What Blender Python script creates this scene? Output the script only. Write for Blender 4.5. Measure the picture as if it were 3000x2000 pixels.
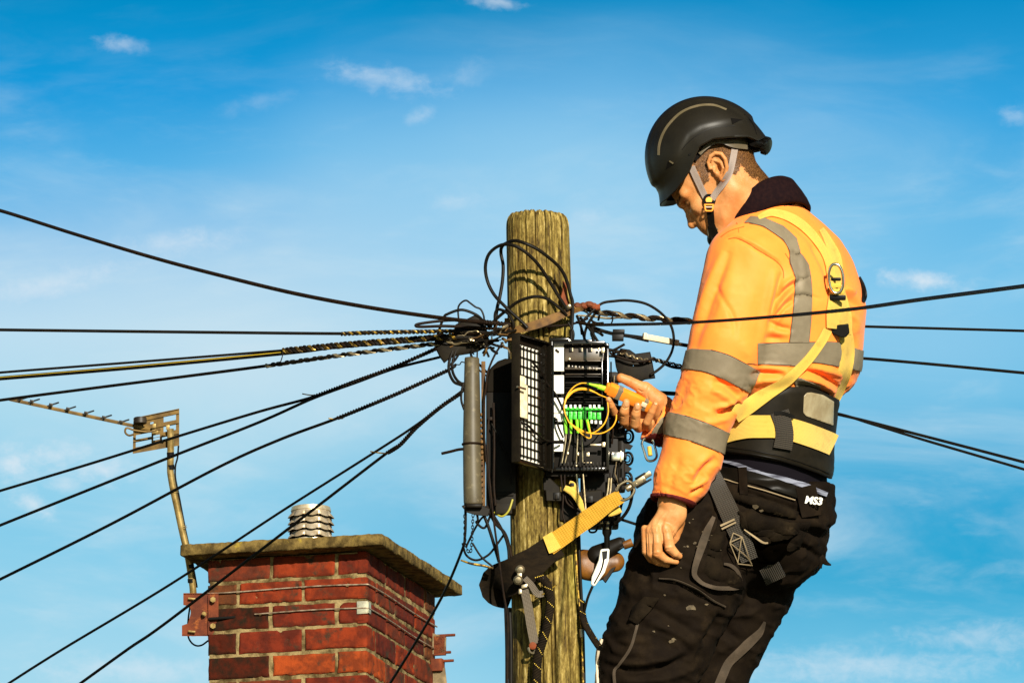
import bpy, bmesh, math, random
import numpy as np
from mathutils import Vector, Matrix
from mathutils.bvhtree import BVHTree
random.seed(7)
RNG = np.random.default_rng(11)
for o in list(bpy.data.objects): bpy.data.objects.remove(o)
SC = bpy.context.scene
COL = SC.collection

# ------------------------------------------------------------------ camera
PITCH = math.radians(12.0)
FPX = 32500.0                 # focal length in photo pixels (photo 3000 px wide)
D0 = 25.0                     # distance of the man / pole from the lens
S0 = FPX / D0                 # 1300 px per metre there
CAMZ = 1.6
FW = np.array([0.0, math.cos(PITCH), math.sin(PITCH)])
UP = np.array([0.0, -math.sin(PITCH), math.cos(PITCH)])
RT = np.array([1.0, 0.0, 0.0])
CAM = np.array([0.0, 0.0, CAMZ])
cd = bpy.data.cameras.new("camera"); cam = bpy.data.objects.new("camera", cd); COL.objects.link(cam)
cam.location = CAM; cam.rotation_euler = (math.pi/2 + PITCH, 0, 0)
cd.sensor_width = 36.0; cd.lens = FPX * 36.0 / 3000.0
cd.clip_start = 0.5; cd.clip_end = 6000
SC.camera = cam

# ------------------------------------------------------------------ sun + sky
SUN_EL = math.radians(21.0); SUN_AZ = math.radians(-17.0)    # azimuth off the camera's back, + = from the left
sd = np.array([-math.sin(SUN_AZ)*math.cos(SUN_EL), -math.cos(SUN_AZ)*math.cos(SUN_EL), math.sin(SUN_EL)])
sl = bpy.data.lights.new("sun", 'SUN'); sl.energy = 5.0; sl.angle = math.radians(0.5); sl.color = (1.0, 0.93, 0.80)
so = bpy.data.objects.new("sun", sl); COL.objects.link(so)
so.rotation_euler = Vector(sd).to_track_quat('Z', 'Y').to_euler()
so.location = (0, -5, 20)
SC.view_settings.view_transform = 'Standard'; SC.view_settings.look = 'None'
SC.view_settings.exposure = 0.76; SC.view_settings.gamma = 1.0
SC.render.resolution_x = 1024; SC.render.resolution_y = 682

def raydir(u, v):
    d = FW + RT*((u-1500)/FPX) + UP*((1000-v)/FPX)
    return d/np.linalg.norm(d)
def azel(u, v):
    d = raydir(u, v)
    return math.atan2(d[0], d[1]), math.asin(d[2])

W = bpy.data.worlds.new("World"); SC.world = W; W.use_nodes = True
nt = W.node_tree; nt.nodes.clear()
class NT:
    def __init__(s, nt): s.nt = nt
    def n(s, t, **kw):
        nd = s.nt.nodes.new(t)
        for k, v in kw.items(): setattr(nd, k, v)
        return nd
    def l(s, a, b): s.nt.links.new(a, b)
    def m(s, op, a, b=None, c=None, clamp=False):
        nd = s.nt.nodes.new('ShaderNodeMath'); nd.operation = op; nd.use_clamp = clamp
        for i, x in enumerate((a, b, c)):
            if x is None: continue
            if isinstance(x, (int, float)): nd.inputs[i].default_value = x
            else: s.l(x, nd.inputs[i])
        return nd.outputs[0]
    def mr(s, x, a, b, c=0.0, d=1.0, smooth=True):
        nd = s.nt.nodes.new('ShaderNodeMapRange'); nd.clamp = True
        if smooth: nd.interpolation_type = 'SMOOTHSTEP'
        s.l(x, nd.inputs[0])
        for i, q in enumerate((a, b, c, d)): nd.inputs[i+1].default_value = q
        return nd.outputs[0]
    def ramp(s, x, stops, interp='LINEAR'):
        nd = s.nt.nodes.new('ShaderNodeValToRGB'); s.l(x, nd.inputs[0]); cr = nd.color_ramp; cr.interpolation = interp
        while len(cr.elements) < len(stops): cr.elements.new(0.5)
        for e, (p, c) in zip(cr.elements, stops): e.position = p; e.color = (c[0], c[1], c[2], 1)
        return nd.outputs[0]
    def mix(s, f, a, b, mode='MIX'):
        nd = s.nt.nodes.new('ShaderNodeMix'); nd.data_type = 'RGBA'; nd.blend_type = mode
        if isinstance(f, (int, float)): nd.inputs[0].default_value = f
        else: s.l(f, nd.inputs[0])
        for i, x in ((6, a), (7, b)):
            if isinstance(x, tuple): nd.inputs[i].default_value = (x[0], x[1], x[2], 1)
            else: s.l(x, nd.inputs[i])
        return nd.outputs[2]
    def noise(s, vec, scale, det=4, rough=0.55, dist=0.0):
        nd = s.nt.nodes.new('ShaderNodeTexNoise'); nd.inputs['Scale'].default_value = scale
        nd.inputs['Detail'].default_value = det; nd.inputs['Roughness'].default_value = rough
        nd.inputs['Distortion'].default_value = dist
        s.l(vec, nd.inputs['Vector']); return nd.outputs['Fac']
def build_sky():
    N = NT(nt)
    sky = N.n('ShaderNodeTexSky'); sky.sky_type = 'NISHITA'; sky.sun_disc = False
    sky.sun_elevation = SUN_EL; sky.sun_rotation = math.atan2(sd[0], sd[1])
    sky.air_density = 1.0; sky.dust_density = 0.6; sky.ozone_density = 2.0
    tc = N.n('ShaderNodeTexCoord'); sp = N.n('ShaderNodeSeparateXYZ'); N.l(tc.outputs['Generated'], sp.inputs[0])
    x, y, z = sp.outputs
    az = N.m('MULTIPLY', N.m('ARCTAN2', x, y), 180/math.pi)
    el = N.m('MULTIPLY', N.m('ARCSINE', z), 180/math.pi)
    cb = N.n('ShaderNodeCombineXYZ'); N.l(az, cb.inputs[0]); N.l(el, cb.inputs[1])
    P2 = cb.outputs[0]
    # air colour graded against elevation (degrees 10..14 is what the lens sees)
    wob = N.noise(P2, 0.45, 2)
    e2 = N.m('ADD', N.m('ADD', el, N.m('MULTIPLY', az, SKY['tilt'])), N.m('MULTIPLY', N.m('SUBTRACT', wob, 0.5), 0.5))
    f = N.mr(e2, 9.5, 14.5, smooth=False)
    gl = N.ramp(f, SKY['rampL'], 'LINEAR'); gr = N.ramp(f, SKY['rampR'], 'LINEAR')
    side = N.mr(N.m('ADD', az, N.m('MULTIPLY', N.m('SUBTRACT', N.noise(P2, 0.6, 2), 0.5), 1.5)), -1.6, 2.4)
    grade = N.mix(side, gl, gr)
    base = N.mix(1.0, N.mix(1.0, sky.outputs[0], grade, 'MULTIPLY'), (2.0, 2.0, 2.0), 'MULTIPLY')
    # long thin veils
    def rot(ang, sx, sy, off=0.0):
        mp = N.n('ShaderNodeMapping'); N.l(P2, mp.inputs[0]); mp.inputs['Rotation'].default_value = (0, 0, ang)
        mp.inputs['Scale'].default_value = (sx, sy, 1); mp.inputs['Location'].default_value = (off, off*0.7, 0)
        return mp.outputs[0]
    n1 = N.noise(rot(-0.35, 0.5, 1.5, 3.1), 1.1, 7, 0.58, 0.6)
    n2 = N.noise(rot(-0.2, 0.8, 2.6, 9.7), 1.7, 8, 0.6, 0.3)
    veil = N.m('ADD', N.m('MULTIPLY', N.mr(n1, 0.42, 0.78), 0.75), N.m('MULTIPLY', N.mr(n2, 0.5, 0.8), 0.35))
    low = N.mr(el, 13.9, 12.2)
    veil = N.m('MULTIPLY', veil, N.m('ADD', N.m('MULTIPLY', low, 0.72), 0.04), clamp=True)
    # broad pale reach of thin high haze behind pole and worker
    for (u, v, su, sv, amp, colr) in SKY['haze']:
        a, e = azel(u, v); k = 180/math.pi/FPX; p = N.m('MULTIPLY', N.m('SUBTRACT', az, math.degrees(a)), 1/(su*k)); q = N.m('MULTIPLY', N.m('SUBTRACT', el, math.degrees(e)), 1/(sv*k))
        r = N.m('SQRT', N.m('ADD', N.m('MULTIPLY', p, p), N.m('MULTIPLY', q, q))); r = N.m('ADD', r, N.m('MULTIPLY', N.m('SUBTRACT', wob, 0.5), 0.9))
        base = N.mix(N.mr(r, 1.7, 0.0, 0.0, amp), base, colr)
    c = N.mix(veil, base, SKY['veil'])
    # separate small clouds, each at its own bearing
    det = N.noise(rot(-0.1, 1.0, 1.6, 1.0), 6.0, 8, 0.62, 0.4)
    det2 = N.noise(rot(0.15, 1.0, 1.3, 5.0), 14.0, 5, 0.6, 0.2)
    tot = None
    for (u, v, su, sv, ang, amp) in SKY['clouds']:
        a, e = azel(u, v); a = math.degrees(a); e = math.degrees(e); k = 180/math.pi/FPX
        dx = N.m('SUBTRACT', az, a); dy = N.m('SUBTRACT', el, e); ca, sa = math.cos(ang), math.sin(ang)
        p = N.m('ADD', N.m('MULTIPLY', dx, ca/(su*k)), N.m('MULTIPLY', dy, sa/(su*k)))
        q = N.m('ADD', N.m('MULTIPLY', dx, -sa/(sv*k)), N.m('MULTIPLY', dy, ca/(sv*k)))
        r = N.m('SQRT', N.m('ADD', N.m('MULTIPLY', p, p), N.m('MULTIPLY', q, q)))
        dens = N.m('ADD', N.m('SUBTRACT', 1.0, r), N.m('MULTIPLY', N.m('SUBTRACT', N.m('ADD', N.m('MULTIPLY', det, 0.7), N.m('MULTIPLY', det2, 0.3)), 0.5), 3.4))
        g = N.m('MULTIPLY', N.mr(dens, -0.35, 1.5), amp)
        g = N.m('MULTIPLY', g, N.mr(r, 2.0, 1.0))
        tot = g if tot is None else N.m('MAXIMUM', tot, g)
    c = N.mix(N.m('MULTIPLY', tot, 1.0, clamp=True), c, SKY['cloud'])
    bg = N.n('ShaderNodeBackground'); bg.inputs[1].default_value = 0.089
    N.l(c, bg.inputs[0]); ow = N.n('ShaderNodeOutputWorld'); N.l(bg.outputs[0], ow.inputs[0])
SKY = dict(tilt=0.0,
  # elevation 9.5 deg .. 14.5 deg; half the factor put on the clear-sky colour
  rampL=[(0.0, (.42, .44, .38)), (0.15, (.36, .43, .39)), (0.30, (.25, .40, .39)), (.43, (.40, .465, .41)), (.52, (.54, .50, .43)), (.60, (.38, .43, .42)), (.68, (.10, .32, .40)), (.76, (.010, .245, .365)), (.86, (.0, .20, .29)), (1.0, (.006, .06, .10))],
  rampR=[(0.0, (.30, .40, .37)), (0.15, (.16, .35, .37)), (0.25, (.02, .25, .31)), (.33, (.03, .255, .32)), (.45, (.15, .355, .385)), (.56, (.22, .40, .42)), (.64, (.15, .36, .41)), (.74, (.04, .28, .385)), (.86, (.0, .205, .30)), (1.0, (.006, .06, .10))],
  veil=(4.1, 5.2, 5.8), cloud=(4.9, 5.5, 6.0),
  haze=[(1750, 640, 900, 420, .75, (2.4, 4.4, 5.8)), (550, 1050, 800, 260, .5, (3.7, 5.0, 5.7)), (2750, 1020, 420, 200, .45, (2.3, 4.2, 5.6))],
  clouds=[(1450, 5, 95, 24, -0.1, .55), (350, 130, 80, 26, -0.1, .42), (1130, 235, 190, 42, -0.15, .42), (1235, 338, 46, 26, 0.3, .36),
          (1345, 587, 80, 28, 0, .3), (1715, 633, 60, 26, 0.1, .28), (2705, 822, 130, 30, -0.12, .8), (2990, 335, 60, 34, 0, .42),
          (40, 1355, 90, 60, 0, .8), (170, 1335, 110, 45, .1, .8), (300, 1375, 110, 45, -0.1, .7), (90, 1470, 80, 40, -0.5, .75), (190, 1420, 60, 30, 0, .5), (2500, 1950, 500, 60, 0, .5), (400, 1960, 330, 50, 0, .5), (520, 712, 190, 40, .1, .5), (150, 830, 260, 40, .25, .5), (2880, 1870, 300, 50, 0, .45), (760, 300, 120, 30, .2, .15), (1370, 210, 80, 40, .3, .2)])

# ------------------------------------------------------------------ helpers: mapping and meshes
def P(u, v, w=0.0, D=None):
    """photo pixel (u, v) at depth w (in pixels at the man's scale, + = farther), or at distance D metres -> world"""
    u = np.asarray(u, float); v = np.asarray(v, float); w = np.asarray(w, float)
    d = (D0 + w/S0) if D is None else np.asarray(D, float)
    dirs = FW[None] + RT[None]*((u.reshape(-1, 1)-1500)/FPX) + UP[None]*((1000-v.reshape(-1, 1))/FPX)
    return CAM[None] + dirs*(np.ones_like(u.reshape(-1))*d).reshape(-1, 1)
def P1(u, v, w=0.0, D=None): return P([u], [v], [w], D)[0]
def PP(pts): a = np.asarray(pts, float); return P(a[:, 0], a[:, 1], a[:, 2])

ALL = []
def settag(o, label, cat, group=None, kind=None):
    if label: o['label'] = label
    if cat: o['category'] = cat
    if group: o['group'] = group
    if kind: o['kind'] = kind
def rootloc(p):
    v = Vector((0, 0, 0))
    while p is not None: v = v + p.location; p = p.parent
    return np.array(v)
def thing(name, label, cat, loc, group=None):
    o = bpy.data.objects.new(name, None); COL.objects.link(o); o.location = Vector([float(q) for q in loc])
    o.empty_display_size = 0.05
    settag(o, label, cat, group); return o
class G:
    """collects geometry in world coordinates"""
    def __init__(s): s.V = []; s.F = []; s.M = []; s.n = 0
    def add(s, v, f, mi=0):
        v = np.asarray(v, float); s.V.append(v)
        for q in f: s.F.append(tuple(int(i)+s.n for i in q)); s.M.append(mi)
        s.n += len(v); return s
    def box(s, c, ax, ay, az_, mi=0, bev=0.0):
        """box with centre c and half axis vectors"""
        c, ax, ay, az_ = [np.asarray(q, float) for q in (c, ax, ay, az_)]
        if bev > 0:
            bm = bmesh.new(); bmesh.ops.create_cube(bm, size=2.0)
            L = [np.linalg.norm(q) for q in (ax, ay, az_)]
            for vv in bm.verts: vv.co = Vector((vv.co.x*L[0], vv.co.y*L[1], vv.co.z*L[2]))
            b = min(bev, min(L)*0.9)
            bmesh.ops.bevel(bm, geom=list(bm.edges), offset=b, segments=2, affect='EDGES', profile=0.6)
            U3 = [ax/L[0], ay/L[1], az_/L[2]]
            vs = np.array([c + U3[0]*q.co.x + U3[1]*q.co.y + U3[2]*q.co.z for q in bm.verts])
            bm.verts.index_update(); fs = [[q.index for q in f.verts] for f in bm.faces]; bm.free()
            if np.dot(np.cross(ax, ay), az_) < 0: fs = [f[::-1] for f in fs]
            return s.add(vs, fs, mi)
        vs = [c + ax*i + ay*j + az_*k for i in (-1, 1) for j in (-1, 1) for k in (-1, 1)]
        fs = [(0, 1, 3, 2), (4, 6, 7, 5), (0, 4, 5, 1), (2, 3, 7, 6), (0, 2, 6, 4), (1, 5, 7, 3)]
        if np.dot(np.cross(ax, ay), az_) < 0: fs = [f[::-1] for f in fs]
        return s.add(vs, fs, mi)
    def tube(s, pts, r, seg=10, mi=0, cap=True, closed=False):
        pts = np.asarray(pts, float); n = len(pts); r = np.ones(n)*r if np.isscalar(r) else np.asarray(r, float)
        T = np.zeros_like(pts)
        if closed: T = np.roll(pts, -1, 0) - np.roll(pts, 1, 0)
        else: T[1:-1] = pts[2:]-pts[:-2]; T[0] = pts[1]-pts[0]; T[-1] = pts[-1]-pts[-2]
        T /= np.linalg.norm(T, axis=1)[:, None]+1e-12
        a = np.array([0, 0, 1.0]) if abs(T[0][2]) < 0.9 else np.array([1.0, 0, 0])
        N_ = np.cross(T[0], a); N_ /= np.linalg.norm(N_); rings = []
        th = np.linspace(0, 2*math.pi, seg, endpoint=False)
        for i in range(n):
            N_ = N_ - T[i]*np.dot(N_, T[i]); N_ /= np.linalg.norm(N_); B = np.cross(T[i], N_)
            rings.append(pts[i] + r[i]*(np.cos(th)[:, None]*N_ + np.sin(th)[:, None]*B))
        V = np.concatenate(rings); F = []
        m = n if closed else n-1
        for i in range(m):
            i2 = (i+1) % n
            for j in range(seg):
                j2 = (j+1) % seg; F.append((i*seg+j, i*seg+j2, i2*seg+j2, i2*seg+j))
        if cap and not closed:
            F.append(tuple(range(seg))[::-1]); F.append(tuple((n-1)*seg+j for j in range(seg)))
        return s.add(V, F, mi)
    def cyl(s, a, b, ra, rb=None, seg=20, mi=0): return s.tube([a, b], [ra, ra if rb is None else rb], seg, mi)
    def lathe(s, c, axis, prof, seg=32, mi=0, cap=True):
        """prof: list of (distance along axis, radius)"""
        axis = np.asarray(axis, float); axis /= np.linalg.norm(axis); a = np.array([1.0, 0, 0]) if abs(axis[0]) < 0.8 else np.array([0, 1.0, 0])
        X = np.cross(axis, a); X /= np.linalg.norm(X); Y = np.cross(axis, X); th = np.linspace(0, 2*math.pi, seg, endpoint=False)
        V = []; F = []
        for (h, r) in prof: V.append(np.asarray(c)+axis*h + r*(np.cos(th)[:, None]*X + np.sin(th)[:, None]*Y))
        V = np.concatenate(V); n = len(prof)
        for i in range(n-1):
            for j in range(seg): j2 = (j+1) % seg; F.append((i*seg+j, i*seg+j2, (i+1)*seg+j2, (i+1)*seg+j))
        if cap: F.append(tuple(range(seg))[::-1]); F.append(tuple((n-1)*seg+j for j in range(seg)))
        return s.add(V, F, mi)
    def prism(s, poly, ext, mi=0):
        """poly: world points of a planar outline, ext: extrusion vector"""
        a = np.asarray(poly, float); n = len(a); b = a+np.asarray(ext, float)
        V = np.concatenate([a, b]); F = [tuple(range(n))[::-1], tuple(range(n, 2*n))]
        for i in range(n): j = (i+1) % n; F.append((i, j, j+n, i+n))
        return s.add(V, F, mi)
    def objs(s, name, mats, parent, **kw):
        k = 0; off = 0; fi = 0; F = s.F
        for v in s.V:
            g = G(); n = len(v); fs = []
            while fi < len(F) and min(F[fi]) >= off and max(F[fi]) < off+n: fs.append(tuple(i-off for i in F[fi])); fi += 1
            g.V = [v]; g.F = fs; g.M = [0]*len(fs); g.obj(name, mats, parent, **kw); off += n
    def obj(s, name, mats, parent=None, smooth=True, label=None, cat=None, group=None, kind=None, loc=None, bevel=0.0, auto=35):
        V = np.concatenate(s.V) if s.V else np.zeros((0, 3))
        if parent is not None: base = rootloc(parent)
        else: base = np.array(loc, float) if loc is not None else np.array([V[:, 0].mean(), V[:, 1].mean(), V[:, 2].min()])
        return mkobj(name, V, s.F, mats, parent, smooth, label, cat, group, kind, base, bevel, s.M, auto)
def mkobj(name, V, F, mats, parent=None, smooth=True, label=None, cat=None, group=None, kind=None, base=None, bevel=0.0, M=None, auto=35):
    V = np.asarray(V, float)
    if base is None: base = rootloc(parent) if parent is not None else np.array([V[:, 0].mean(), V[:, 1].mean(), V[:, 2].min()])
    me = bpy.data.meshes.new(name); me.from_pydata((V-base).tolist(), [], [tuple(int(i) for i in f) for f in F]); me.update()
    if not isinstance(mats, (list, tuple)): mats = [mats]
    for m in mats: me.materials.append(m)
    if M is not None and len(mats) > 1: me.polygons.foreach_set('material_index', np.array(M, dtype=np.int32))
    if smooth:
        me.polygons.foreach_set('use_smooth', np.ones(len(me.polygons), dtype=bool))
        if auto < 180:
            try: me.set_sharp_from_angle(angle=math.radians(auto))
            except Exception: pass
    o = bpy.data.objects.new(name, me); COL.objects.link(o)
    if parent is not None: o.parent = parent
    else: o.location = Vector([float(q) for q in base])
    settag(o, label, cat, group, kind)
    if bevel > 0:
        b = o.modifiers.new("bevel", 'BEVEL'); b.width = bevel; b.segments = 2; b.limit_method = 'ANGLE'
    return o
def smooth_path(pts, step=None, n=12):
    """centripetal-ish Catmull-Rom through the points, any dimension"""
    p = np.asarray(pts, float)
    if len(p) < 3: 
        t = np.linspace(0, 1, n)[:, None]; return p[0]*(1-t)+p[-1]*t
    q = np.vstack([2*p[0]-p[1], p, 2*p[-1]-p[-2]]); out = []
    for i in range(1, len(q)-2):
        t = np.linspace(0, 1, n, endpoint=False)[:, None]
        a, b, c, d = q[i-1], q[i], q[i+1], q[i+2]
        out.append(0.5*((2*b)+(-a+c)*t+(2*a-5*b+4*c-d)*t**2+(-a+3*b-3*c+d)*t**3))
    out.append(p[-1:]); return np.concatenate(out)
def px_path(pts, n=10): return PP(smooth_path(pts, n=n))

# ------------------------------------------------------------------ materials
DARK = 0.42
def mat(name, col, rough=0.6, metal=0.0, col2=None, nscale=20.0, stretch=(1, 1, 1), bump=0.0, bscale=None, bdist=0.002, spec=0.35,
        col3=None, n3scale=60.0, n3=(0.55, 0.7), sheen=0.0, coat=0.0, sss=0.0, fmin=0.35, fmax=0.65, weave=None):
    if max(col) < 0.04:
        q = DARK; col = tuple(x*q for x in col); col2 = tuple(x*q for x in col2) if col2 else None; col3 = tuple(x*q for x in col3) if col3 else None; spec = min(spec, 0.10) if rough > .3 else min(spec, .35)
    m = bpy.data.materials.new(name); m.use_nodes = True; t = m.node_tree; t.nodes.clear(); N = NT(t)
    b = N.n('ShaderNodeBsdfPrincipled'); o = N.n('ShaderNodeOutputMaterial'); N.l(b.outputs[0], o.inputs[0])
    b.inputs['Roughness'].default_value = rough; b.inputs['Metallic'].default_value = metal
    b.inputs['Specular IOR Level'].default_value = spec
    if sheen: b.inputs['Sheen Weight'].default_value = sheen
    if coat: b.inputs['Coat Weight'].default_value = coat
    if sss:
        b.inputs['Subsurface Weight'].default_value = sss; b.inputs['Subsurface Radius'].default_value = (0.9, 0.35, 0.15); b.inputs['Subsurface Scale'].default_value = 0.008
    tc = N.n('ShaderNodeTexCoord'); mp = N.n('ShaderNodeMapping'); N.l(tc.outputs['Object'], mp.inputs[0]); mp.inputs['Scale'].default_value = stretch
    vec = mp.outputs[0]
    c = None
    if col2 is not None:
        f = N.mr(N.noise(vec, nscale, 6, 0.6), fmin, fmax); c = N.mix(f, col, col2)
    if col3 is not None:
        f = N.mr(N.noise(vec, n3scale, 5, 0.65), n3[0], n3[1]); c = N.mix(f, c if c is not None else col, col3)
    if c is None: b.inputs['Base Color'].default_value = (col[0], col[1], col[2], 1)
    else: N.l(c, b.inputs['Base Color'])
    if bump:
        bn = N.n('ShaderNodeBump'); bn.inputs['Strength'].default_value = bump; bn.inputs['Distance'].default_value = bdist
        h = N.noise(vec, bscale or nscale*3, 6, 0.65)
        if weave:
            wv = N.n('ShaderNodeTexWave'); wv.bands_direction = weave[0]; wv.inputs['Scale'].default_value = weave[1]; N.l(tc.outputs[weave[2]], wv.inputs['Vector'])
            h = N.m('ADD', N.m('MULTIPLY', h, 0.4), wv.outputs['Fac'])
        N.l(h, bn.inputs['Height']); N.l(bn.outputs[0], b.inputs['Normal'])
    m['N'] = 1
    return m
build_sky()
# ------------------------------------------------------------------ ground (far below the frame)
g = G(); R_ = 3000.0
g.add([(-R_, -R_, 0), (R_, -R_, 0), (R_, R_, 0), (-R_, R_, 0)], [(0, 1, 2, 3)])
M_ground = mat('grass_ground', (0.06, 0.08, 0.03), 0.95, col2=(0.12, 0.10, 0.06), nscale=0.4, bump=0.3, bscale=3, bdist=0.05)
g.obj('ground', M_ground, kind='structure', loc=(0, 0, 0), smooth=False)

# ------------------------------------------------------------------ telegraph pole
M_wood = bpy.data.materials.new('weathered_pole_wood'); M_wood.use_nodes = True
def wood_nodes():
    t = M_wood.node_tree; t.nodes.clear(); N = NT(t)
    b = N.n('ShaderNodeBsdfPrincipled'); o = N.n('ShaderNodeOutputMaterial'); N.l(b.outputs[0], o.inputs[0])
    tc = N.n('ShaderNodeTexCoord')
    def mp(sx, sz, off=0):
        q = N.n('ShaderNodeMapping'); N.l(tc.outputs['Object'], q.inputs[0]); q.inputs['Scale'].default_value = (sx, sx, sz); q.inputs['Location'].default_value = (off, off, off); return q.outputs[0]
    n1 = N.noise(mp(1, 0.07), 120, 7, 0.62); n2 = N.noise(mp(1, 0.32, 3), 150, 7, 0.75); n3 = N.noise(mp(1, 0.5, 7), 14, 4, 0.6); n4 = N.noise(mp(1, 0.3, 5), 9, 3, 0.5)
    f = N.m('ADD', N.m('MULTIPLY', n1, 0.5), N.m('MULTIPLY', n2, 0.5))
    c = N.ramp(f, [(0.37, (0.016, 0.009, 0.0015)), (0.44, (0.075, 0.046, 0.006)), (0.51, (0.170, 0.116, 0.022)), (0.57, (0.30, 0.215, 0.055)), (.64, (.52, .40, .16))])
    c = N.mix(N.mr(n3, 0.5, 0.72), c, N.mix(1.0, c, (0.62, 0.55, 0.4), 'MULTIPLY'))
    # green algae on the right-hand side (+x) 
    sp = N.n('ShaderNodeSeparateXYZ'); N.l(tc.outputs['Object'], sp.inputs[0])
    alg = N.m('MULTIPLY', N.mr(sp.outputs[0], 0.015, 0.062), N.mr(n4, 0.35, 0.6))
    c = N.mix(N.m('MULTIPLY', alg, 0.75), c, N.mix(1.0, c, (0.62, 0.78, 0.10), 'MULTIPLY'))
    N.l(c, b.inputs['Base Color']); b.inputs['Roughness'].default_value = 0.8; b.inputs['Specular IOR Level'].default_value = 0.25
    bn = N.n('ShaderNodeBump'); bn.inputs['Strength'].default_value = 0.7; bn.inputs['Distance'].default_value = 0.0025
    N.l(f, bn.inputs['Height']); N.l(bn.outputs[0], b.inputs['Normal'])
wood_nodes()
def vnoise(p, seed=0):
    """smooth value noise, p: (n,3)"""
    p = np.asarray(p, float); i = np.floor(p).astype(np.int64); f = p-i; f = f*f*(3-2*f); out = 0
    def h(a, b, c):
        n = (a*73856093) ^ (b*19349663) ^ (c*83492791) ^ (seed*2654435761 & 0xffffffff)
        n = (n & 0x7fffffff); n = ((n >> 13) ^ n) & 0x7fffffff; n = (n*(n*n*15731+789221)+1376312589) & 0x7fffffff
        return n/0x7fffffff
    for dx in (0, 1):
        for dy in (0, 1):
            for dz in (0, 1):
                w = (f[:, 0] if dx else 1-f[:, 0])*(f[:, 1] if dy else 1-f[:, 1])*(f[:, 2] if dz else 1-f[:, 2])
                out = out + w*h(i[:, 0]+dx, i[:, 1]+dy, i[:, 2]+dz)
    return out*2-1
def fbm(p, oct=4, seed=0, gain=0.5):
    p = np.asarray(p, float); a = 1.0; o = 0; t = 0
    for k in range(oct): o = o + a*vnoise(p*(2**k)+17.3*k, seed+k); t += a; a *= gain
    return o/t
POLE_W = 150.0
ptop = P1(1574, 632, POLE_W); pbot = P1(1606, 2000, POLE_W)
pbot = ptop + (pbot-ptop)*(1.0)
pole_dir = (pbot-ptop)/(ptop[2]-pbot[2])     # per metre of descent
pole_dir[1] = 0.0                             # truly upright front to back
def pole_c(z): return ptop + pole_dir*(ptop[2]-z)
def pole_r(z): d = ptop[2]-z; return 0.0700 + 0.0112*min(d, 6.9)
def build_pole():
    nseg = 220; zt = ptop[2]; rows = list(np.concatenate([[0, .0015, .004, .007, .011, .016, .022, .03], np.arange(.036, 1.25, .006), [1.4, 2, 3, 4, 5, 6, zt]]))
    th = np.linspace(0, 2*math.pi, nseg, endpoint=False); V = []; F = []
    for d in rows:
        z = zt-d; c = pole_c(z); r = pole_r(z)
        if d < .03: r = r - .012*(1-math.sqrt(max(0, 1-((.03-d)/.03)**2)))
        q = np.stack([np.cos(th)*14, np.sin(th)*14, np.full(nseg, d*1.3)], 1)
        q2 = np.stack([np.cos(th)*30, np.sin(th)*30, np.full(nseg, d*3.0)], 1)
        n = fbm(q, 3, 5); n2 = fbm(q2, 2, 9)
        crack = -0.006*np.clip(1-np.abs(n+0.05)/0.035, 0, 1)*(fbm(q*[.5, .5, 1], 2, 3) > -0.15)
        # two long splits facing the lens
        for (ca, wd, dp, d0, d1) in ((-1.98, .024, .022, -1, .42), (-1.30, .028, .026, -1, .8), (-1.64, .02, .014, -1, .3), (-1.5, .02, .012, .22, 2), (-0.95, .022, .016, .3, 2), (-1.75, .022, .018, .75, 2), (-1.1, .02, .014, -1, .2), (-2.3, .02, .014, .1, .6), (-1.38, .02, .016, .8, 2), (-2.1, .018, .014, .9, 2)):
            if d0 < d < d1: crack = crack - dp*np.clip(1-np.abs(((th-(ca % (2*math.pi))-0.012*math.sin(d*9+ca)))/wd), 0, 1)
        rr = r + 0.0013*n + 0.0010*n2 + crack*0.8
        zj = (0.004*n2 if d < .03 else 0)
        V.append(np.stack([c[0]+np.cos(th)*rr, c[1]+np.sin(th)*rr, np.full(nseg, z)+zj], 1))
    V = np.concatenate(V)
    for i in range(len(rows)-1):
        for j in range(nseg): j2 = (j+1) % nseg; F.append((i*nseg+j2, i*nseg+j, (i+1)*nseg+j, (i+1)*nseg+j2))
    F.append(tuple(range(nseg)))
    base = np.array([pole_c(0)[0], pole_c(0)[1], 0]); base[0] = pole_c(zt-.6)[0]
    return mkobj('telegraph_pole', V, F, M_wood, None, True, 'weathered round wooden telegraph pole with rounded cracked top rising behind the cable boxes', 'pole', base=base, auto=60)
build_pole()
# point on the pole's surface nearest to pixel (u, v): returns depth w
def pole_w(u, v, off=0.0):
    for _ in range(1):
        q = P1(u, v, POLE_W); c = pole_c(q[2]); r = pole_r(q[2])+off; dx = q[0]-c[0]
    dy = math.sqrt(max(r*r-dx*dx, 0)); return POLE_W - dy*S0
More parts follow.
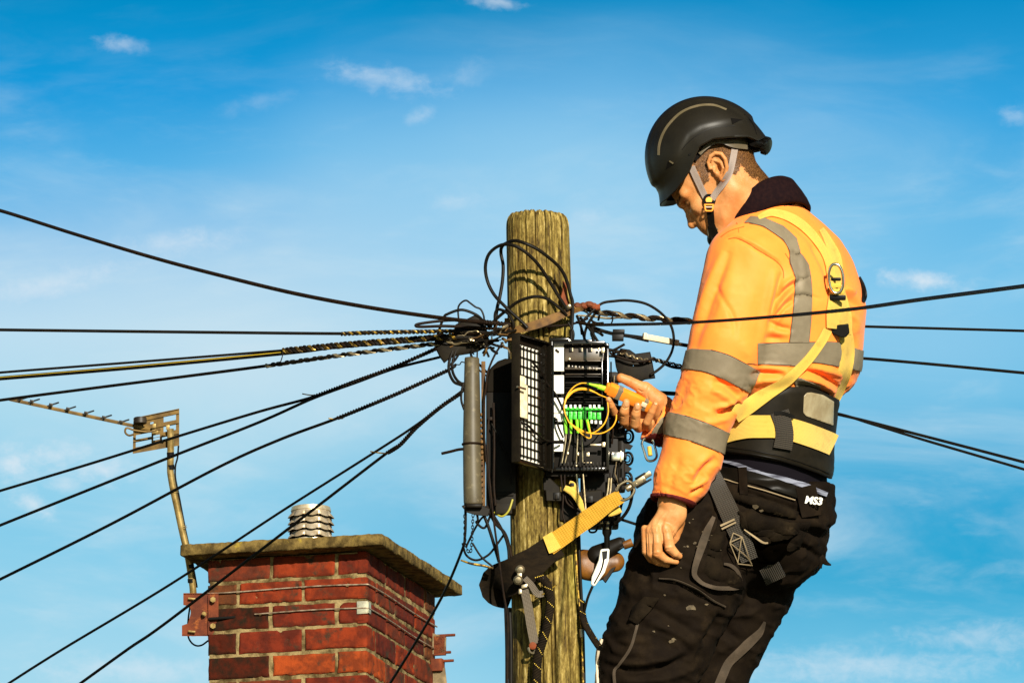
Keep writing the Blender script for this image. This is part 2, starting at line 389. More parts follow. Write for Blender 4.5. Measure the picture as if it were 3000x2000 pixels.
# ------------------------------------------------------------------ chimney
DCH = 37.9
def chimney():
    M_brick = []
    cols = [(0.135, 0.014, 0.002), (0.19, 0.022, 0.0025), (0.10, 0.0105, 0.0025), (0.060, 0.012, 0.004), (0.034, 0.015, 0.006), (0.28, 0.042, 0.0045), (0.10, 0.028, 0.006)]
    for i, c in enumerate(cols):
        c_b = (0.13, 0.018, 0.005) if i == 4 else ((0.14, 0.020, 0.004) if i == 3 else tuple(q*0.45 for q in c))
        M_brick.append(mat('brick_%s' % 'abcdefg'[i], c, 0.85, col2=c_b, nscale=19, bump=0.6, bscale=110, bdist=0.003, col3=(0.030, 0.018, 0.008), n3scale=15, n3=(0.54, 0.70), spec=0.2))
    M_mort = mat('mortar', (0.27, 0.195, 0.085), 0.95, col2=(0.055, 0.035, 0.012), nscale=22, bump=0.8, bscale=90, bdist=0.006, spec=0.1)
    M_cop = mat('lichened_concrete', (0.17, 0.112, 0.032), 0.95, col2=(0.050, 0.032, 0.009), nscale=26, bump=0.7, bscale=70, bdist=0.006, col3=(0.30, 0.21, 0.025), n3scale=16, n3=(0.58, 0.72), spec=0.15)
    a = math.radians(16.0)
    corner = P1(1076, 1612, 0, D=DCH)          # top of the near brick corner, under the coping
    e1 = np.array([-math.cos(a), math.sin(a), 0]); e2 = np.array([math.sin(a), math.cos(a), 0]); ez = np.array([0, 0, 1.0])
    L1, L2 = 0.570, 0.825; pitch = 0.0855; ch = thing('chimney', 'square red brick chimney stack with concrete coping and a metal cowl', 'chimney', corner+e1*L1/2+e2*L2/2-ez*3.2)
    ztop = corner[2]
    M_soot = None
    bl, bh, mo = 0.2225, 0.0738, 0.012; rec = 0.005
    g = G(); rng = random.Random(4)
    # mortar core
    nrows = 20; H = nrows*pitch
    g2 = G(); c = corner+e1*L1/2+e2*L2/2; c[2] = ztop-H/2-0.002
    g2.box(c, e1*(L1/2-rec), e2*(L2/2-rec), ez*(H/2-.001))
    core = g2.obj('mortar', M_mort, ch, smooth=False)
    # subdivide and roughen mortar
    def brick(o, ea, eb, n, x0, x1, z0, z1, mi):
        # o corner, ea along, n outward normal ; bevelled box 60 mm deep
        j = lambda s: rng.uniform(-s, s)
        x0 += j(.0025); x1 += j(.0025); z0 += j(.002); z1 += j(.002); d = rng.uniform(-.0012, .002)
        cc = o+ea*(x0+x1)/2 - n*(0.03-d) + ez*(z0+z1)/2
        if r > 9: g.box(cc, ea*(x1-x0)/2, n*0.03, ez*(z1-z0)/2, mi, bev=.004); return
        nx, nz = max(4, int((x1-x0)/.0055)), 14; A = np.linspace(0, 1, nx+1); B = np.linspace(0, 1, nz+1); aa, bb = np.meshgrid(A, B, indexing='ij'); aa = aa.ravel(); bb = bb.ravel()
        L_, H_ = x1-x0, z1-z0; seed = rng.randint(0, 9999); q3 = np.stack([aa*L_*60+seed, bb*H_*60, np.full(len(aa), seed*.37)], 1)
        e = np.minimum(np.minimum(aa, 1-aa)*L_, np.minimum(bb, 1-bb)*H_); er = .0045+.004*np.clip(vnoise(q3*.5, 3), -.3, 1); dep = np.where(e < er, er-np.sqrt(np.maximum(er**2-(er-e)**2, 0)), 0)
        chip = np.clip(fbm(q3*.7, 2, 9)-.38, 0, 1)*.02; off = d-dep-chip+.0007*fbm(q3*1.6, 2, 5); ins = .0012*vnoise(q3*.9, 7)
        V_ = (o+ez*0)+ea*((x0+aa*L_+np.where((aa < .01) | (aa > .99), ins, 0))[:, None])+n*off[:, None]+ez*((z0+bb*H_+np.where((bb < .01) | (bb > .99), ins, 0))[:, None]); m_ = len(V_)
        F_ = []; flip = np.dot(np.cross(ea, ez), n) < 0
        for i_ in range(nx):
            for k_ in range(nz): f_4 = (i_*(nz+1)+k_, (i_+1)*(nz+1)+k_, (i_+1)*(nz+1)+k_+1, i_*(nz+1)+k_+1); F_.append(f_4[::-1] if flip else f_4)
        rim = [i_*(nz+1) for i_ in range(nx+1)]+[nx*(nz+1)+k_ for k_ in range(1, nz+1)]+[i_*(nz+1)+nz for i_ in range(nx-1, -1, -1)]+[k_ for k_ in range(nz-1, 0, -1)]
        V_ = np.concatenate([V_, V_[rim]-n*.03]); k2 = len(rim)
        for i_ in range(k2): a_, b_ = i_, (i_+1) % k2; f_4 = (rim[b_], rim[a_], m_+a_, m_+b_); F_.append(f_4[::-1] if flip else f_4)
        g.add(V_, F_, mi)
    topcol = {0: (3, 0, 1), 1: (4, 0, 5), 2: (3, 1, 1), 3: (4, 0, 0), 4: (4, 0, 0), 5: (4, 2, 2)}
    for r in range(nrows):
        z1 = ztop-r*pitch-0.004; z0 = z1-bh
        # front face, running from the near corner to the left
        n1 = -e2; n2 = -e1
        if r % 2 == 0: edges = [0.0, .103-.0, .103+mo+bl, ]
        xs = []; x = -0.0
        first = 0.1035 if r % 2 == 0 else bl
        x = 0.0; k = first
        while x < L1-0.01:
            x1 = min(x+k, L1); xs.append((x, x1)); x = x1+mo; k = bl
            if L1-x < 0.03: break
        if L1-xs[-1][1] > 0.001: xs[-1] = (xs[-1][0], L1)
        xs[0] = (0.0025, xs[0][1]); cmi = None
        for i, (p0, p1) in enumerate(xs):
            far = i == len(xs)-1
            if far: mi = rng.choice([3, 4, 6] if r < 3 else [4, 4, 3])
            else: mi = rng.choice([0, 1, 5] if r < 5 else [0, 2, 2, 3, 1])
            cmi = mi if i == 0 else cmi; brick(corner*[1, 1, 0], e1, None, n1, p0, p1, z0, z1, mi)
        # right face, from the near corner backwards
        x = 0.0035; k = (bl if r % 2 == 0 else 0.1035)-0.06
        x = 0.0012; k = bl if r % 2 == 0 else 0.1035; xs = []
        while x < L2-0.01:
            x1 = min(x+k, L2); xs.append((x, x1)); x = x1+mo; k = bl
            if L2-x < 0.03: break
        xs[-1] = (xs[-1][0], L2)
        for i, (p0, p1) in enumerate(xs):
            mi = rng.choice([0, 2, 3, 2, 6, 3, 1]); 
            if i == 0: mi = cmi
            brick(corner*[1, 1, 0], e2, None, n2*-1*-1, p0, p1, z0, z1, mi)
        # left and back faces (seen only from elsewhere)
        for (o, ea, n) in ((corner*[1, 1, 0]+e1*L1, e2, e1), (corner*[1, 1, 0]+e2*L2, e1, e2)):
            L = L2 if n is e1 else L1; x = 0.061; k = bl-0.06 if r % 2 else .06
            while x < L-0.06:
                x1 = min(x+k, L-0.061); brick(o, ea, None, n, x, x1, z0, z1, rng.choice([2, 3, 6])); x = x1+mo; k = bl
    g.obj('brickwork', M_brick, ch, smooth=True, auto=50)
    # coping slab with worn edges
    ov = 0.077; th = 0.040
    bm = bmesh.new(); bmesh.ops.create_cube(bm, size=2.0)
    for v in bm.verts: v.co = Vector((v.co.x*(L1/2+ov), v.co.y*(L2/2+ov), v.co.z*th/2))
    bmesh.ops.bevel(bm, geom=list(bm.edges), offset=.004, segments=1, affect='EDGES')
    bmesh.ops.subdivide_edges(bm, edges=[e for e in bm.edges if e.calc_length() > .3], cuts=110, use_grid_fill=True)
    V = np.array([v.co for v in bm.verts]); nz = fbm(V*25, 3, 2); nn = np.array([v.normal for v in bm.verts])
    V = V+nn*(nz[:, None]*0.004+0.0016*fbm(V*90, 2, 12)[:, None])
    bm.verts.index_update(); F = [[q.index for q in f.verts] for f in bm.faces]; bm.free()
    cc = corner+e1*L1/2+e2*L2/2+ez*(th/2+.002)
    Vw = cc+V[:, :1]*e1+V[:, 1:2]*e2+V[:, 2:3]*ez
    F = [f[::-1] for f in F] if np.dot(np.cross(e1, e2), ez) < 0 else F
    mkobj('coping_slab', Vw, F, M_cop, ch, True, auto=50)
    # flaunching bed under the cowl
    top = corner+e1*(L1*0.495+.031)+e2*(L2*0.44)+ez*(th+.002)
    g = G(); g.lathe(top, ez, [(0, .14), (.03, .12), (.07, .085), (.0715, .062)], 32); g.obj('mortar_bed', M_cop, ch)
    # louvred cowl: four rings of pressed hoods
    M_al = mat('aluminium_cowl', (0.80, 0.66, 0.46), 0.34, 0.7, col2=(0.6, 0.45, 0.26), nscale=30, bump=0.1)
    seg = 192; V = []; prof = []
    R0 = .0665; H = .122; z0 = .070
    ths = np.linspace(0, 2*math.pi, seg, endpoint=False)
    zs = []
    rows = [('b', 0.0), ('b', .006)]
    def ring(z, r): V.append(top+ez*z+np.stack([np.cos(ths)*r, np.sin(ths)*r, 0*ths], 1))
    one = np.ones(seg)
    ring(z0, one*.060); ring(z0, one*R0); ring(z0+.008, one*R0)
    rh = .0242
    for k in range(4):
        zb = z0+.009+k*rh
        lobe = .12+.88*np.abs(np.cos(ths*4.5+.55))**0.9
        lip = zb+.004+0.010*(1-lobe)*0
        for (t, am) in ((0.0, 0.0), (0.02, 1.0), (0.06, 1.03), (.3, .82), (.55, .5), (.8, .18), (1.0, 0.0)):
            arch = lobe*am
            zz = zb+t*rh + 0.013*np.where(t < .1, (1-lobe), 0)
            r = R0+.0150*arch - (0.009 if t == 0 else 0)
            V.append(top+np.stack([np.cos(ths)*r, np.sin(ths)*r, zz], 1))
    zt = z0+.009+4*rh
    for (dz, r) in ((.002, R0), (.003, R0+.003), (.010, R0+.003), (.011, R0+.001), (.017, R0+.001), (.019, R0-.006), (.020, R0-.02), (.021, .001)): ring(zt+dz, one*r)
    nr = len(V); V = np.concatenate(V); F = []
    for i in range(nr-1):
        for j in range(seg): j2 = (j+1) % seg; F.append((i*seg+j, i*seg+j2, (i+1)*seg+j2, (i+1)*seg+j))
    under = [1 if ((fi//seg)-2) % 7 in (0, 1) and 2 <= fi//seg < 2+28 else 0 for fi in range(len(F))]  # hood undersides coloured near-black for the shade beneath each lip
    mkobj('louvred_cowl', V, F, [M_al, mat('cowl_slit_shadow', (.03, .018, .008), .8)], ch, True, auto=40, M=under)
    # lashing wires round the stack and the corner plate
    M_wire = mat('lashing_wire', (0.5, 0.38, 0.26), 0.5, 0.6, col2=(0.2, 0.13, 0.08), nscale=40)
    def face_pt(s, z, off=.006):      # s along front (neg = along right face)
        return (corner*[1, 1, 0]+(e1*s-e2*off if s >= 0 else e2*(-s)-e1*off))+ez*z
    z1 = ztop-.150; z2 = ztop-.232
    for (za, zb_, smax) in ((ztop-.118, ztop-.118, L1), (ztop-.200, ztop-.200, .40)):
        g = G(); ss = np.concatenate([np.linspace(smax, 0.003, 40), [0.0]]); pts = [face_pt(s, za-0.0+.003*math.sin(s*9)) for s in ss]
        pts.append(corner*[1, 1, 0]-e1*.004-e2*.004+ez*za)
        pts += [face_pt(-s, za+.002*math.sin(s*8)-.0*s) for s in np.linspace(0.01, L2, 50)]
        g.tube(pts, .0026, 8); g.obj('lashing_wire', M_wire, ch)
    M_pl = mat('galvanised_plate', (0.62, 0.58, 0.42), 0.45, 0.7, col2=(.4, .36, .25), nscale=30)
    g = G(); cz = ztop-.197
    g.box(corner*[1, 1, 0]+ez*cz+e1*.016-e2*.004, e1*.019, e2*.0015, ez*.022, bev=.001)
    g.box(corner*[1, 1, 0]+ez*cz+e2*.012-e1*.0045, e2*.016, e1*.0015, ez*.020, bev=.001)
    g.obj('corner_plate', M_pl, ch)
    # broken bracket and loose plates at the far right edge
    M_rust = mat('rusty_steel', (0.17, 0.035, 0.008), 0.8, 0.2, col2=(0.08, 0.016, 0.005), nscale=18, bump=0.4, bscale=60, col3=(0.26, 0.07, 0.012), n3scale=30)
    M_lead = mat('lead_scrap', (0.28, 0.2, 0.1), 0.7, 0.2, col2=(.14, .1, .05), nscale=30)
    ro = corner*[1, 1, 0]+e2*L2
    g = G(); zc = ztop-.30+.02
    g.box(ro+ez*(ztop-.19)-e1*.025-e2*.03, e1*.022, e2*.006, ez*.035, bev=.002); g.box(ro+ez*(ztop-.26)-e1*.018-e2*.03, e1*.02, e2*.02, ez*.022, bev=.002)
    for zz, xx in ((ztop-.155, .05), (ztop-.215, .035), (ztop-.245, .045)): g.cyl(ro+ez*zz-e2*.03, ro+ez*zz-e1*(xx+.03)-e2*.03, .005, seg=8)
    g.obj('anchor_bracket', M_rust, ch, auto=50)
    g = G(); p0 = ro+ez*(ztop-.27)-e2*.035
    g.prism([p0, p0-e1*.045+ez*.0, p0-e1*.052-ez*.06, p0-e1*.072-ez*.115, p0-e1*.0-ez*.075], e2*.004)
    p0 = ro+ez*(ztop-.145)-e2*.036; g.prism([p0, p0-e1*.05-ez*.02, p0-e1*.045-ez*.07, p0-ez*.075], e2*.004); g.obj('flashing_scrap', M_lead, ch, smooth=False)
    # the stack stands on a house ridge below the frame
    return corner, e1, e2, L1, L2, ztop, M_rust
CH = chimney()
# ------------------------------------------------------------------ television aerial on its bracket
def aerial():
    corner, e1, e2, L1, L2, ztop, M_rust = CH
    D = DCH+0.22
    q = lambda u, v, d=0.0: P1(u, v, 0, D=D+d)
    M_gal = mat('aerial_aluminium', (0.46, 0.32, 0.12), 0.38, 0.6, col2=(0.22, 0.14, 0.04), nscale=25, bump=0.15, bscale=60)
    M_dull = mat('aerial_dull_metal', (0.17, 0.098, 0.020), 0.55, 0.3, col2=(0.08, 0.045, 0.010), nscale=20)
    M_dark = mat('aerial_dark_plastic', (0.04, 0.028, 0.012), 0.5, col2=(0.015, 0.01, 0.006), nscale=30)
    M_tape = mat('black_tape', (0.012, 0.010, 0.008), 0.6)
    t = thing('television_aerial', 'yagi television aerial with perforated reflector on a bent mast bracketed to the chimney', 'aerial', q(565, 1860))
    px = D/FPX
    # mast
    pts = [(499, 1255), (500, 1300), (499, 1370), (501, 1395), (509, 1440), (520, 1490), (535, 1560), (549, 1620), (559, 1680), (566, 1735), (571, 1862)]
    g = G(); path = smooth_path([list(q(u, v)) for u, v in pts], n=8); g.tube(path, 10.2*px, 18)
    mast = g.obj('mast', M_gal, t)
    g = G()
    for (u, v, dv) in ((499, 1331, 7), (500, 1368, 7), (560, 1700, 6)):
        g.cyl(q(u, v-dv), q(u+1, v+dv), 10.9*px, seg=18)
    g.cyl(q(557, 1652), q(559, 1664), 11.0*px, seg=18); g.objs('tape_band', M_tape, mast)
    g = G()
    for i in range(4): a = q(508.5+i*1.2, 1429+i*4); b = q(508.8+i*1.2, 1431+i*4); g.cyl(a, b, 11*px, seg=16)
    for i in range(2): a = q(536+i*1.2, 1540+i*5); b = q(536.4+i*1.2, 1542+i*5); g.cyl(a, b, 11*px, seg=16)
    g.objs('cable_tie', M_gal, mast)
    # coax down the mast
    g = G(); pts = [(523, 1305), (520, 1340), (514, 1365), (514, 1400), (524, 1450), (541, 1540), (556, 1610), (570, 1680), (577, 1720)]
    g.tube(smooth_path([list(q(u, v, 0.03)) for u, v in pts], n=6), 2.6*px, 8)
    pts = [(566, 1735), (556, 1780), (551, 1820), (551, 1860), (560, 1880), (575, 1890), (592, 1888), (610, 1875)]
    g.tube(smooth_path([list(q(u, v, 0.03)) for u, v in pts], n=6), 2.6*px, 8); g.objs('coax_cable', M_tape, t)
    # boom
    A = q(28, 1169, -0.10); B = q(462, 1262, -0.02); d = (B-A)/np.linalg.norm(B-A)
    up = np.cross(d, FW); up /= np.linalg.norm(up); side = np.cross(up, d)
    g = G(); g.box((A+B)/2, d*np.linalg.norm(B-A)/2, up*5.0*px, side*6*px, bev=.001); boom = g.obj('boom', M_dull, t)
    # directors, receding away from the lens
    for (u, v) in ((60, 1176), (93, 1182), (149, 1192), (199, 1204), (252, 1216), (304, 1229), (355, 1242)):
        g = G(); c = q(u, v-6, -0.09); e = q(u+22, v-13, 0.20); s_ = q(u-9, v-3, -.22)
        g.tube([s_, e], 2.6*px, 8); g.box(c, d*5*px, up*5*px, side*8*px, bev=.0008); g.obj('director', M_dark, t)
    # dipole box, folded dipole
    g = G(); c = q(411, 1231, -0.05); g.lathe(c-up*0+np.array([0, 0, -.012]), (0, 0, 1), [(0, .019), (.002, .022), (.020, .022), (.022, .020), (.023, .004)], 24); g.obj('dipole_box', M_dark, t)
    g = G(); pts = [(392, 1272), (378, 1275), (368, 1268), (367, 1258), (374, 1253), (395, 1260), (430, 1264), (450, 1262), (470, 1256)]
    g.tube(smooth_path([list(q(u, v, -.06)) for u, v in pts], n=6), 3.0*px, 8); g.obj('folded_dipole', M_dull, t)
    # reflector: framed plate with slots (parallelogram seen from below)
    c00 = np.array([391., 1224.]); c10 = np.array([525., 1196.]); c01 = np.array([389., 1328.]); c11 = np.array([525., 1304.])
    def rp(a, b, dd=0):
        p = c00*(1-a)*(1-b)+c10*a*(1-b)+c01*(1-a)*b+c11*a*b; return q(p[0], p[1], -0.02+0.10*(1-a)*0+dd+0.05*a)
    g = G()
    def patch(a0, a1, b0, b1):
        g.prism([rp(a0, b0), rp(a1, b0), rp(a1, b1), rp(a0, b1)], FW*.003)
    cuts_a = [0, .06, .40, .47, .65, .92, 1]; cuts_b = [0, .13, .22, .30, .48, .56, .70, .76, .86, 1]
    holes = [(.66, .93, .15, .29), (.66, .93, .42, .56), (.06, .40, .50, .62), (.06, .40, .70, .84), (.44, .58, .60, .74), (.63, .80, .70, .80), (.37, .44, .22, .27)]
    xs = sorted(set([0, 1]+[h[0] for h in holes]+[h[1] for h in holes])); ys = sorted(set([0, 1]+[h[2] for h in holes]+[h[3] for h in holes]))
    for i in range(len(xs)-1):
        for j in range(len(ys)-1):
            ma, mb = (xs[i]+xs[i+1])/2, (ys[j]+ys[j+1])/2
            if not any(h[0] < ma < h[1] and h[2] < mb < h[3] for h in holes): patch(xs[i], xs[i+1], ys[j], ys[j+1])
    for b in (.0, .12, .38, .66, .99):
        g.prism([rp(0, b), rp(1, b), rp(1, b+.015), rp(0, b+.015)], -FW*.006)
    g.obj('reflector', M_dull, t, smooth=False)
    g = G(); g.box(q(492, 1252, -.05), RT*5*px, FW*.01, UP*7*px, bev=.001); g.box(q(452, 1247, -.05), RT*5*px, FW*.01, UP*6*px, bev=.001); g.box(q(455, 1264, -.05), RT*9*px, FW*.012, UP*6*px, bev=.001); g.objs('clamp_bolt', M_gal, t)
    # rusty bracket: channel plate with two jaws
    D2 = DCH+0.10; b = lambda u, v, dd=0: P1(u, v, 0, D=D2+dd)
    poly = [(537, 1738), (640, 1738), (640, 1860), (533, 1860), (533, 1831), (551, 1825), (560, 1790), (556, 1775), (537, 1771)]
    g = G(); g.prism([b(u, v) for u, v in poly], FW*.006)
    g.prism([b(u, v) for u, v in ((537, 1737), (640, 1737), (640, 1741), (537, 1741))], FW*.045)
    g.prism([b(u, v) for u, v in ((533, 1858), (640, 1858), (640, 1862), (533, 1862))], FW*.045)
    g.prism([b(u, v) for u, v in ((610, 1741), (613, 1741), (613, 1858), (610, 1858))], -FW*.008)
    br = g.obj('wall_bracket', M_rust, t, smooth=False)
    g = G()
    for (u, v) in ((562, 1753), (562, 1849)): g.tube([b(u-10, v-1, -.008), b(u+10, v+1, -.008)], 3.6*px, 10)
    g.lathe(b(598, 1797, -.012), -FW, [(0, .008), (.004, .008), (.004, .004), (.012, .004)], 12)
    g.lathe(b(624, 1755, -.012), -FW, [(0, .010), (.005, .010), (.005, .004)], 6); g.lathe(b(624, 1832, -.012), -FW, [(0, .010), (.005, .010), (.005, .004)], 6)
    g.objs('bolt', M_gal, br)
    g = G(); g.tube([b(612, 1812, -.01), b(705, 1806, -.01)], 4.5*px, 8); g.obj('hook_bolt', M_tape, br)
aerial()
# ------------------------------------------------------------------ implicit surfaces, in photo pixel space (u, v, depth w)
class Field:
    def __init__(s, lo, hi, h):
        s.lo = np.array(lo, float); s.h = float(h); s.n = np.ceil((np.array(hi, float)-s.lo)/h).astype(int)+1
        ax = [np.float32(s.lo[i]+h*np.arange(s.n[i])) for i in range(3)]
        s.X = ax[0][:, None, None]; s.Y = ax[1][None, :, None]; s.Z = ax[2][None, None, :]
        s.d = np.full(tuple(s.n), 1e3, np.float32)
    def _sl(s, lo, hi):
        a = np.clip(np.floor((np.array(lo)-s.lo)/s.h).astype(int), 0, s.n-1); b = np.clip(np.ceil((np.array(hi)-s.lo)/s.h).astype(int)+1, 1, s.n)
        return tuple(slice(a[i], max(b[i], a[i]+1)) for i in range(3))
    def _comb(s, sl, e, k, op):
        d = s.d[sl]
        if op == 'add':
            if k > 0: h = np.clip(0.5+0.5*(d-e)/k, 0, 1); s.d[sl] = d*(1-h)+e*h - k*h*(1-h)
            else: s.d[sl] = np.minimum(d, e)
        else:
            if k > 0: h = np.clip(0.5-0.5*(d+e)/k, 0, 1); s.d[sl] = d*(1-h)-e*h + k*h*(1-h)
            else: s.d[sl] = np.maximum(d, -e)
    def cone(s, a, b, ra, rb, k=0, op='add', flat=None):
        """capsule from a to b with radii ra, rb; flat=(axis vector, factor): squash"""
        a = np.array(a, float); b = np.array(b, float); R = max(ra, rb)*1.3+k+3*s.h
        sl = s._sl(np.minimum(a, b)-R, np.maximum(a, b)+R); X = s.X[sl[0]]-a[0]; Y = s.Y[:, sl[1]]-a[1]; Z = s.Z[:, :, sl[2]]-a[2]
        ab = b-a; L2 = float(ab@ab)+1e-9; t = np.clip((X*ab[0]+Y*ab[1]+Z*ab[2])/L2, 0, 1)
        dx, dy, dz = X-t*ab[0], Y-t*ab[1], Z-t*ab[2]
        if flat is not None:
            n = np.array(flat[0], float); n /= np.linalg.norm(n); q = dx*n[0]+dy*n[1]+dz*n[2]; f = flat[1]-1.0
            dx, dy, dz = dx+q*f*n[0], dy+q*f*n[1], dz+q*f*n[2]
        e = np.sqrt(dx*dx+dy*dy+dz*dz)-(ra+(rb-ra)*t); s._comb(sl, e.astype(np.float32), k, op); return s
    def chain(s, pts, rs, k=0, k2=None, flat=None):
        for i in range(len(pts)-1): s.cone(pts[i], pts[i+1], rs[i], rs[i+1], k if i == 0 else (k2 if k2 is not None else 4), flat=flat)
        return s
    def ell(s, c, r, k=0, op='add', axes=None):
        """ellipsoid, radii r along axes (rows), default u, v, w"""
        c = np.array(c, float); r = np.array(r, float); R = r.max()+k+3*s.h
        sl = s._sl(c-R, c+R); X = s.X[sl[0]]-c[0]; Y = s.Y[:, sl[1]]-c[1]; Z = s.Z[:, :, sl[2]]-c[2]
        if axes is None: A = np.eye(3)
        else:
            A = np.array(axes, float); A[0] /= np.linalg.norm(A[0]); A[1] -= A[0]*(A[0]@A[1]); A[1] /= np.linalg.norm(A[1])
            A = np.array([A[0], A[1], np.cross(A[0], A[1])])
        q = [(X*A[i][0]+Y*A[i][1]+Z*A[i][2]) for i in range(3)]
        k0 = np.sqrt((q[0]/r[0])**2+(q[1]/r[1])**2+(q[2]/r[2])**2); k1 = np.sqrt((q[0]/r[0]**2)**2+(q[1]/r[1]**2)**2+(q[2]/r[2]**2)**2)+1e-9
        e = k0*(k0-1)/k1; s._comb(sl, e.astype(np.float32), k, op); return s
    def loft(s, rows, yaw, k=0, pw=2.0, cap=None):
        """stack of level ovals: rows of (v, cu, cw, half across the shoulders, half front-back)"""
        rows = np.array(rows, float); v = s.Y[0, :, 0]; c = [np.interp(v, rows[:, 0], rows[:, i]).astype(np.float32)[None, :, None] for i in range(1, 5)]
        ks = 9
        ker = np.hanning(ks+2)[1:-1]; ker /= ker.sum()
        def sm(a): b = np.pad(a[0, :, 0], ks//2, mode='edge'); return np.convolve(b, ker, 'valid').astype(np.float32)[None, :, None]
        c = [sm(a) for a in c]
        X = s.X-c[0]; Z = s.Z-c[1]; sh = (math.sin(yaw), math.cos(yaw)); fr = (-math.cos(yaw), math.sin(yaw))
        a = X*sh[0]+Z*sh[1]; b = X*fr[0]+Z*fr[1]
        q = (np.abs(a/c[2])**pw+np.abs(b/c[3])**pw)**(1.0/pw); e = (q-1)*np.minimum(c[2], c[3])
        v0, v1 = rows[0, 0], rows[-1, 0]; e = np.maximum(e, np.maximum(v0-s.Y, s.Y-v1)); e = np.broadcast_to(e, s.d.shape)
        s._comb((slice(None),)*3, e.astype(np.float32), k, 'add'); return s
    def cut(s, pt, n, k=0):
        """remove the side the normal points to"""
        n = np.array(n, float); n /= np.linalg.norm(n)
        e = (s.X-pt[0])*n[0]+(s.Y-pt[1])*n[1]+(s.Z-pt[2])*n[2]
        if k > 0: h = np.clip(0.5+0.5*(s.d-e)/k, 0, 1); s.d = (e*(1-h)+s.d*h + k*h*(1-h)).astype(np.float32)
        else: s.d = np.maximum(s.d, e).astype(np.float32)
        return s
    def mesh(s, iters=1):
        """surface nets -> verts (px space), quads wound outwards"""
        d = s.d; n = d.shape; ins = d < 0
        c = [(i, j, k) for i in (0, 1) for j in (0, 1) for k in (0, 1)]
        def corner(a, o): return a[o[0]:n[0]-1+o[0], o[1]:n[1]-1+o[1], o[2]:n[2]-1+o[2]]
        cnt = sum(corner(ins, o).astype(np.int8) for o in c); act = (cnt > 0) & (cnt < 8)
        idx = np.argwhere(act); m = len(idx); acc = np.zeros((m, 3)); num = np.zeros(m)
        vals = {o: d[idx[:, 0]+o[0], idx[:, 1]+o[1], idx[:, 2]+o[2]].astype(float) for o in c}
        for a in c:
            for ax in range(3):
                if a[ax]: continue
                b = list(a); b[ax] = 1; b = tuple(b); va, vb = vals[a], vals[b]; hit = (va < 0) != (vb < 0)
                t = np.where(hit, va/np.where(hit, va-vb, 1), 0); p = np.zeros((m, 3)); p += np.array(a); p[:, ax] = t
                acc[hit] += p[hit]; num[hit] += 1
        V = s.lo + s.h*(idx+acc/num[:, None])
        vid = np.full(act.shape, -1, np.int64); vid[tuple(idx.T)] = np.arange(m); F = []
        for ax in range(3):
            o1, o2 = (ax+1) % 3, (ax+2) % 3
            sl0 = [slice(1, n[i]-1) for i in range(3)]; sl0[ax] = slice(0, n[ax]-1); sl1 = list(sl0); sl1[ax] = slice(1, n[ax])
            a = ins[tuple(sl0)]; b = ins[tuple(sl1)]; e = np.argwhere(a != b)
            if len(e) == 0: continue
            inside_first = a[tuple(e.T)]
            base = e.copy(); base[:, o1] += 1; base[:, o2] += 1       # grid point index
            def cell(q1, q2): z = base.copy(); z[:, o1] -= q1; z[:, o2] -= q2; return vid[tuple(z.T)]
            q = np.stack([cell(1, 1), cell(0, 1), cell(0, 0), cell(1, 0)], 1)
            q[~inside_first] = q[~inside_first][:, ::-1]; F.append(q)
        F = np.concatenate(F); F = F[(F >= 0).all(1)]
        V = taubin(V, F, iters); return V, F
def quad_edges(F):
    e = np.concatenate([F[:, [i, (i+1) % F.shape[1]]] for i in range(F.shape[1])]); e.sort(axis=1); return np.unique(e, axis=0)
def taubin(V, F, it=2, lam=0.5, mu=-0.52):
    if it == 0: return V
    e = quad_edges(F); n = len(V); deg = np.bincount(e.ravel(), minlength=n).astype(float); deg[deg == 0] = 1
    for _ in range(it):
        for l in (lam, mu):
            s = np.stack([np.bincount(e[:, 0], V[e[:, 1], k], n)+np.bincount(e[:, 1], V[e[:, 0], k], n) for k in range(3)], 1)
            V = V + l*(s/deg[:, None]-V)
    return V
def vnormals(V, F):
    fn = np.cross(V[F[:, 2]]-V[F[:, 0]], V[F[:, 3]]-V[F[:, 1]]) if F.shape[1] == 4 else np.cross(V[F[:, 1]]-V[F[:, 0]], V[F[:, 2]]-V[F[:, 0]])
    n = np.zeros_like(V)
    for i in range(F.shape[1]):
        for k in range(3): n[:, k] += np.bincount(F[:, i], fn[:, k], len(V))
    return n/(np.linalg.norm(n, axis=1)[:, None]+1e-12)
def bvh_of(V, F): return BVHTree.FromPolygons([tuple(q) for q in V.tolist()], [tuple(q) for q in F.tolist()])
def front_w(bvh, u, v, w0=-900.0):
    h = bvh.ray_cast(Vector((u, v, w0)), Vector((0, 0, 1.0)))
    return h[0].z if h[0] is not None else None
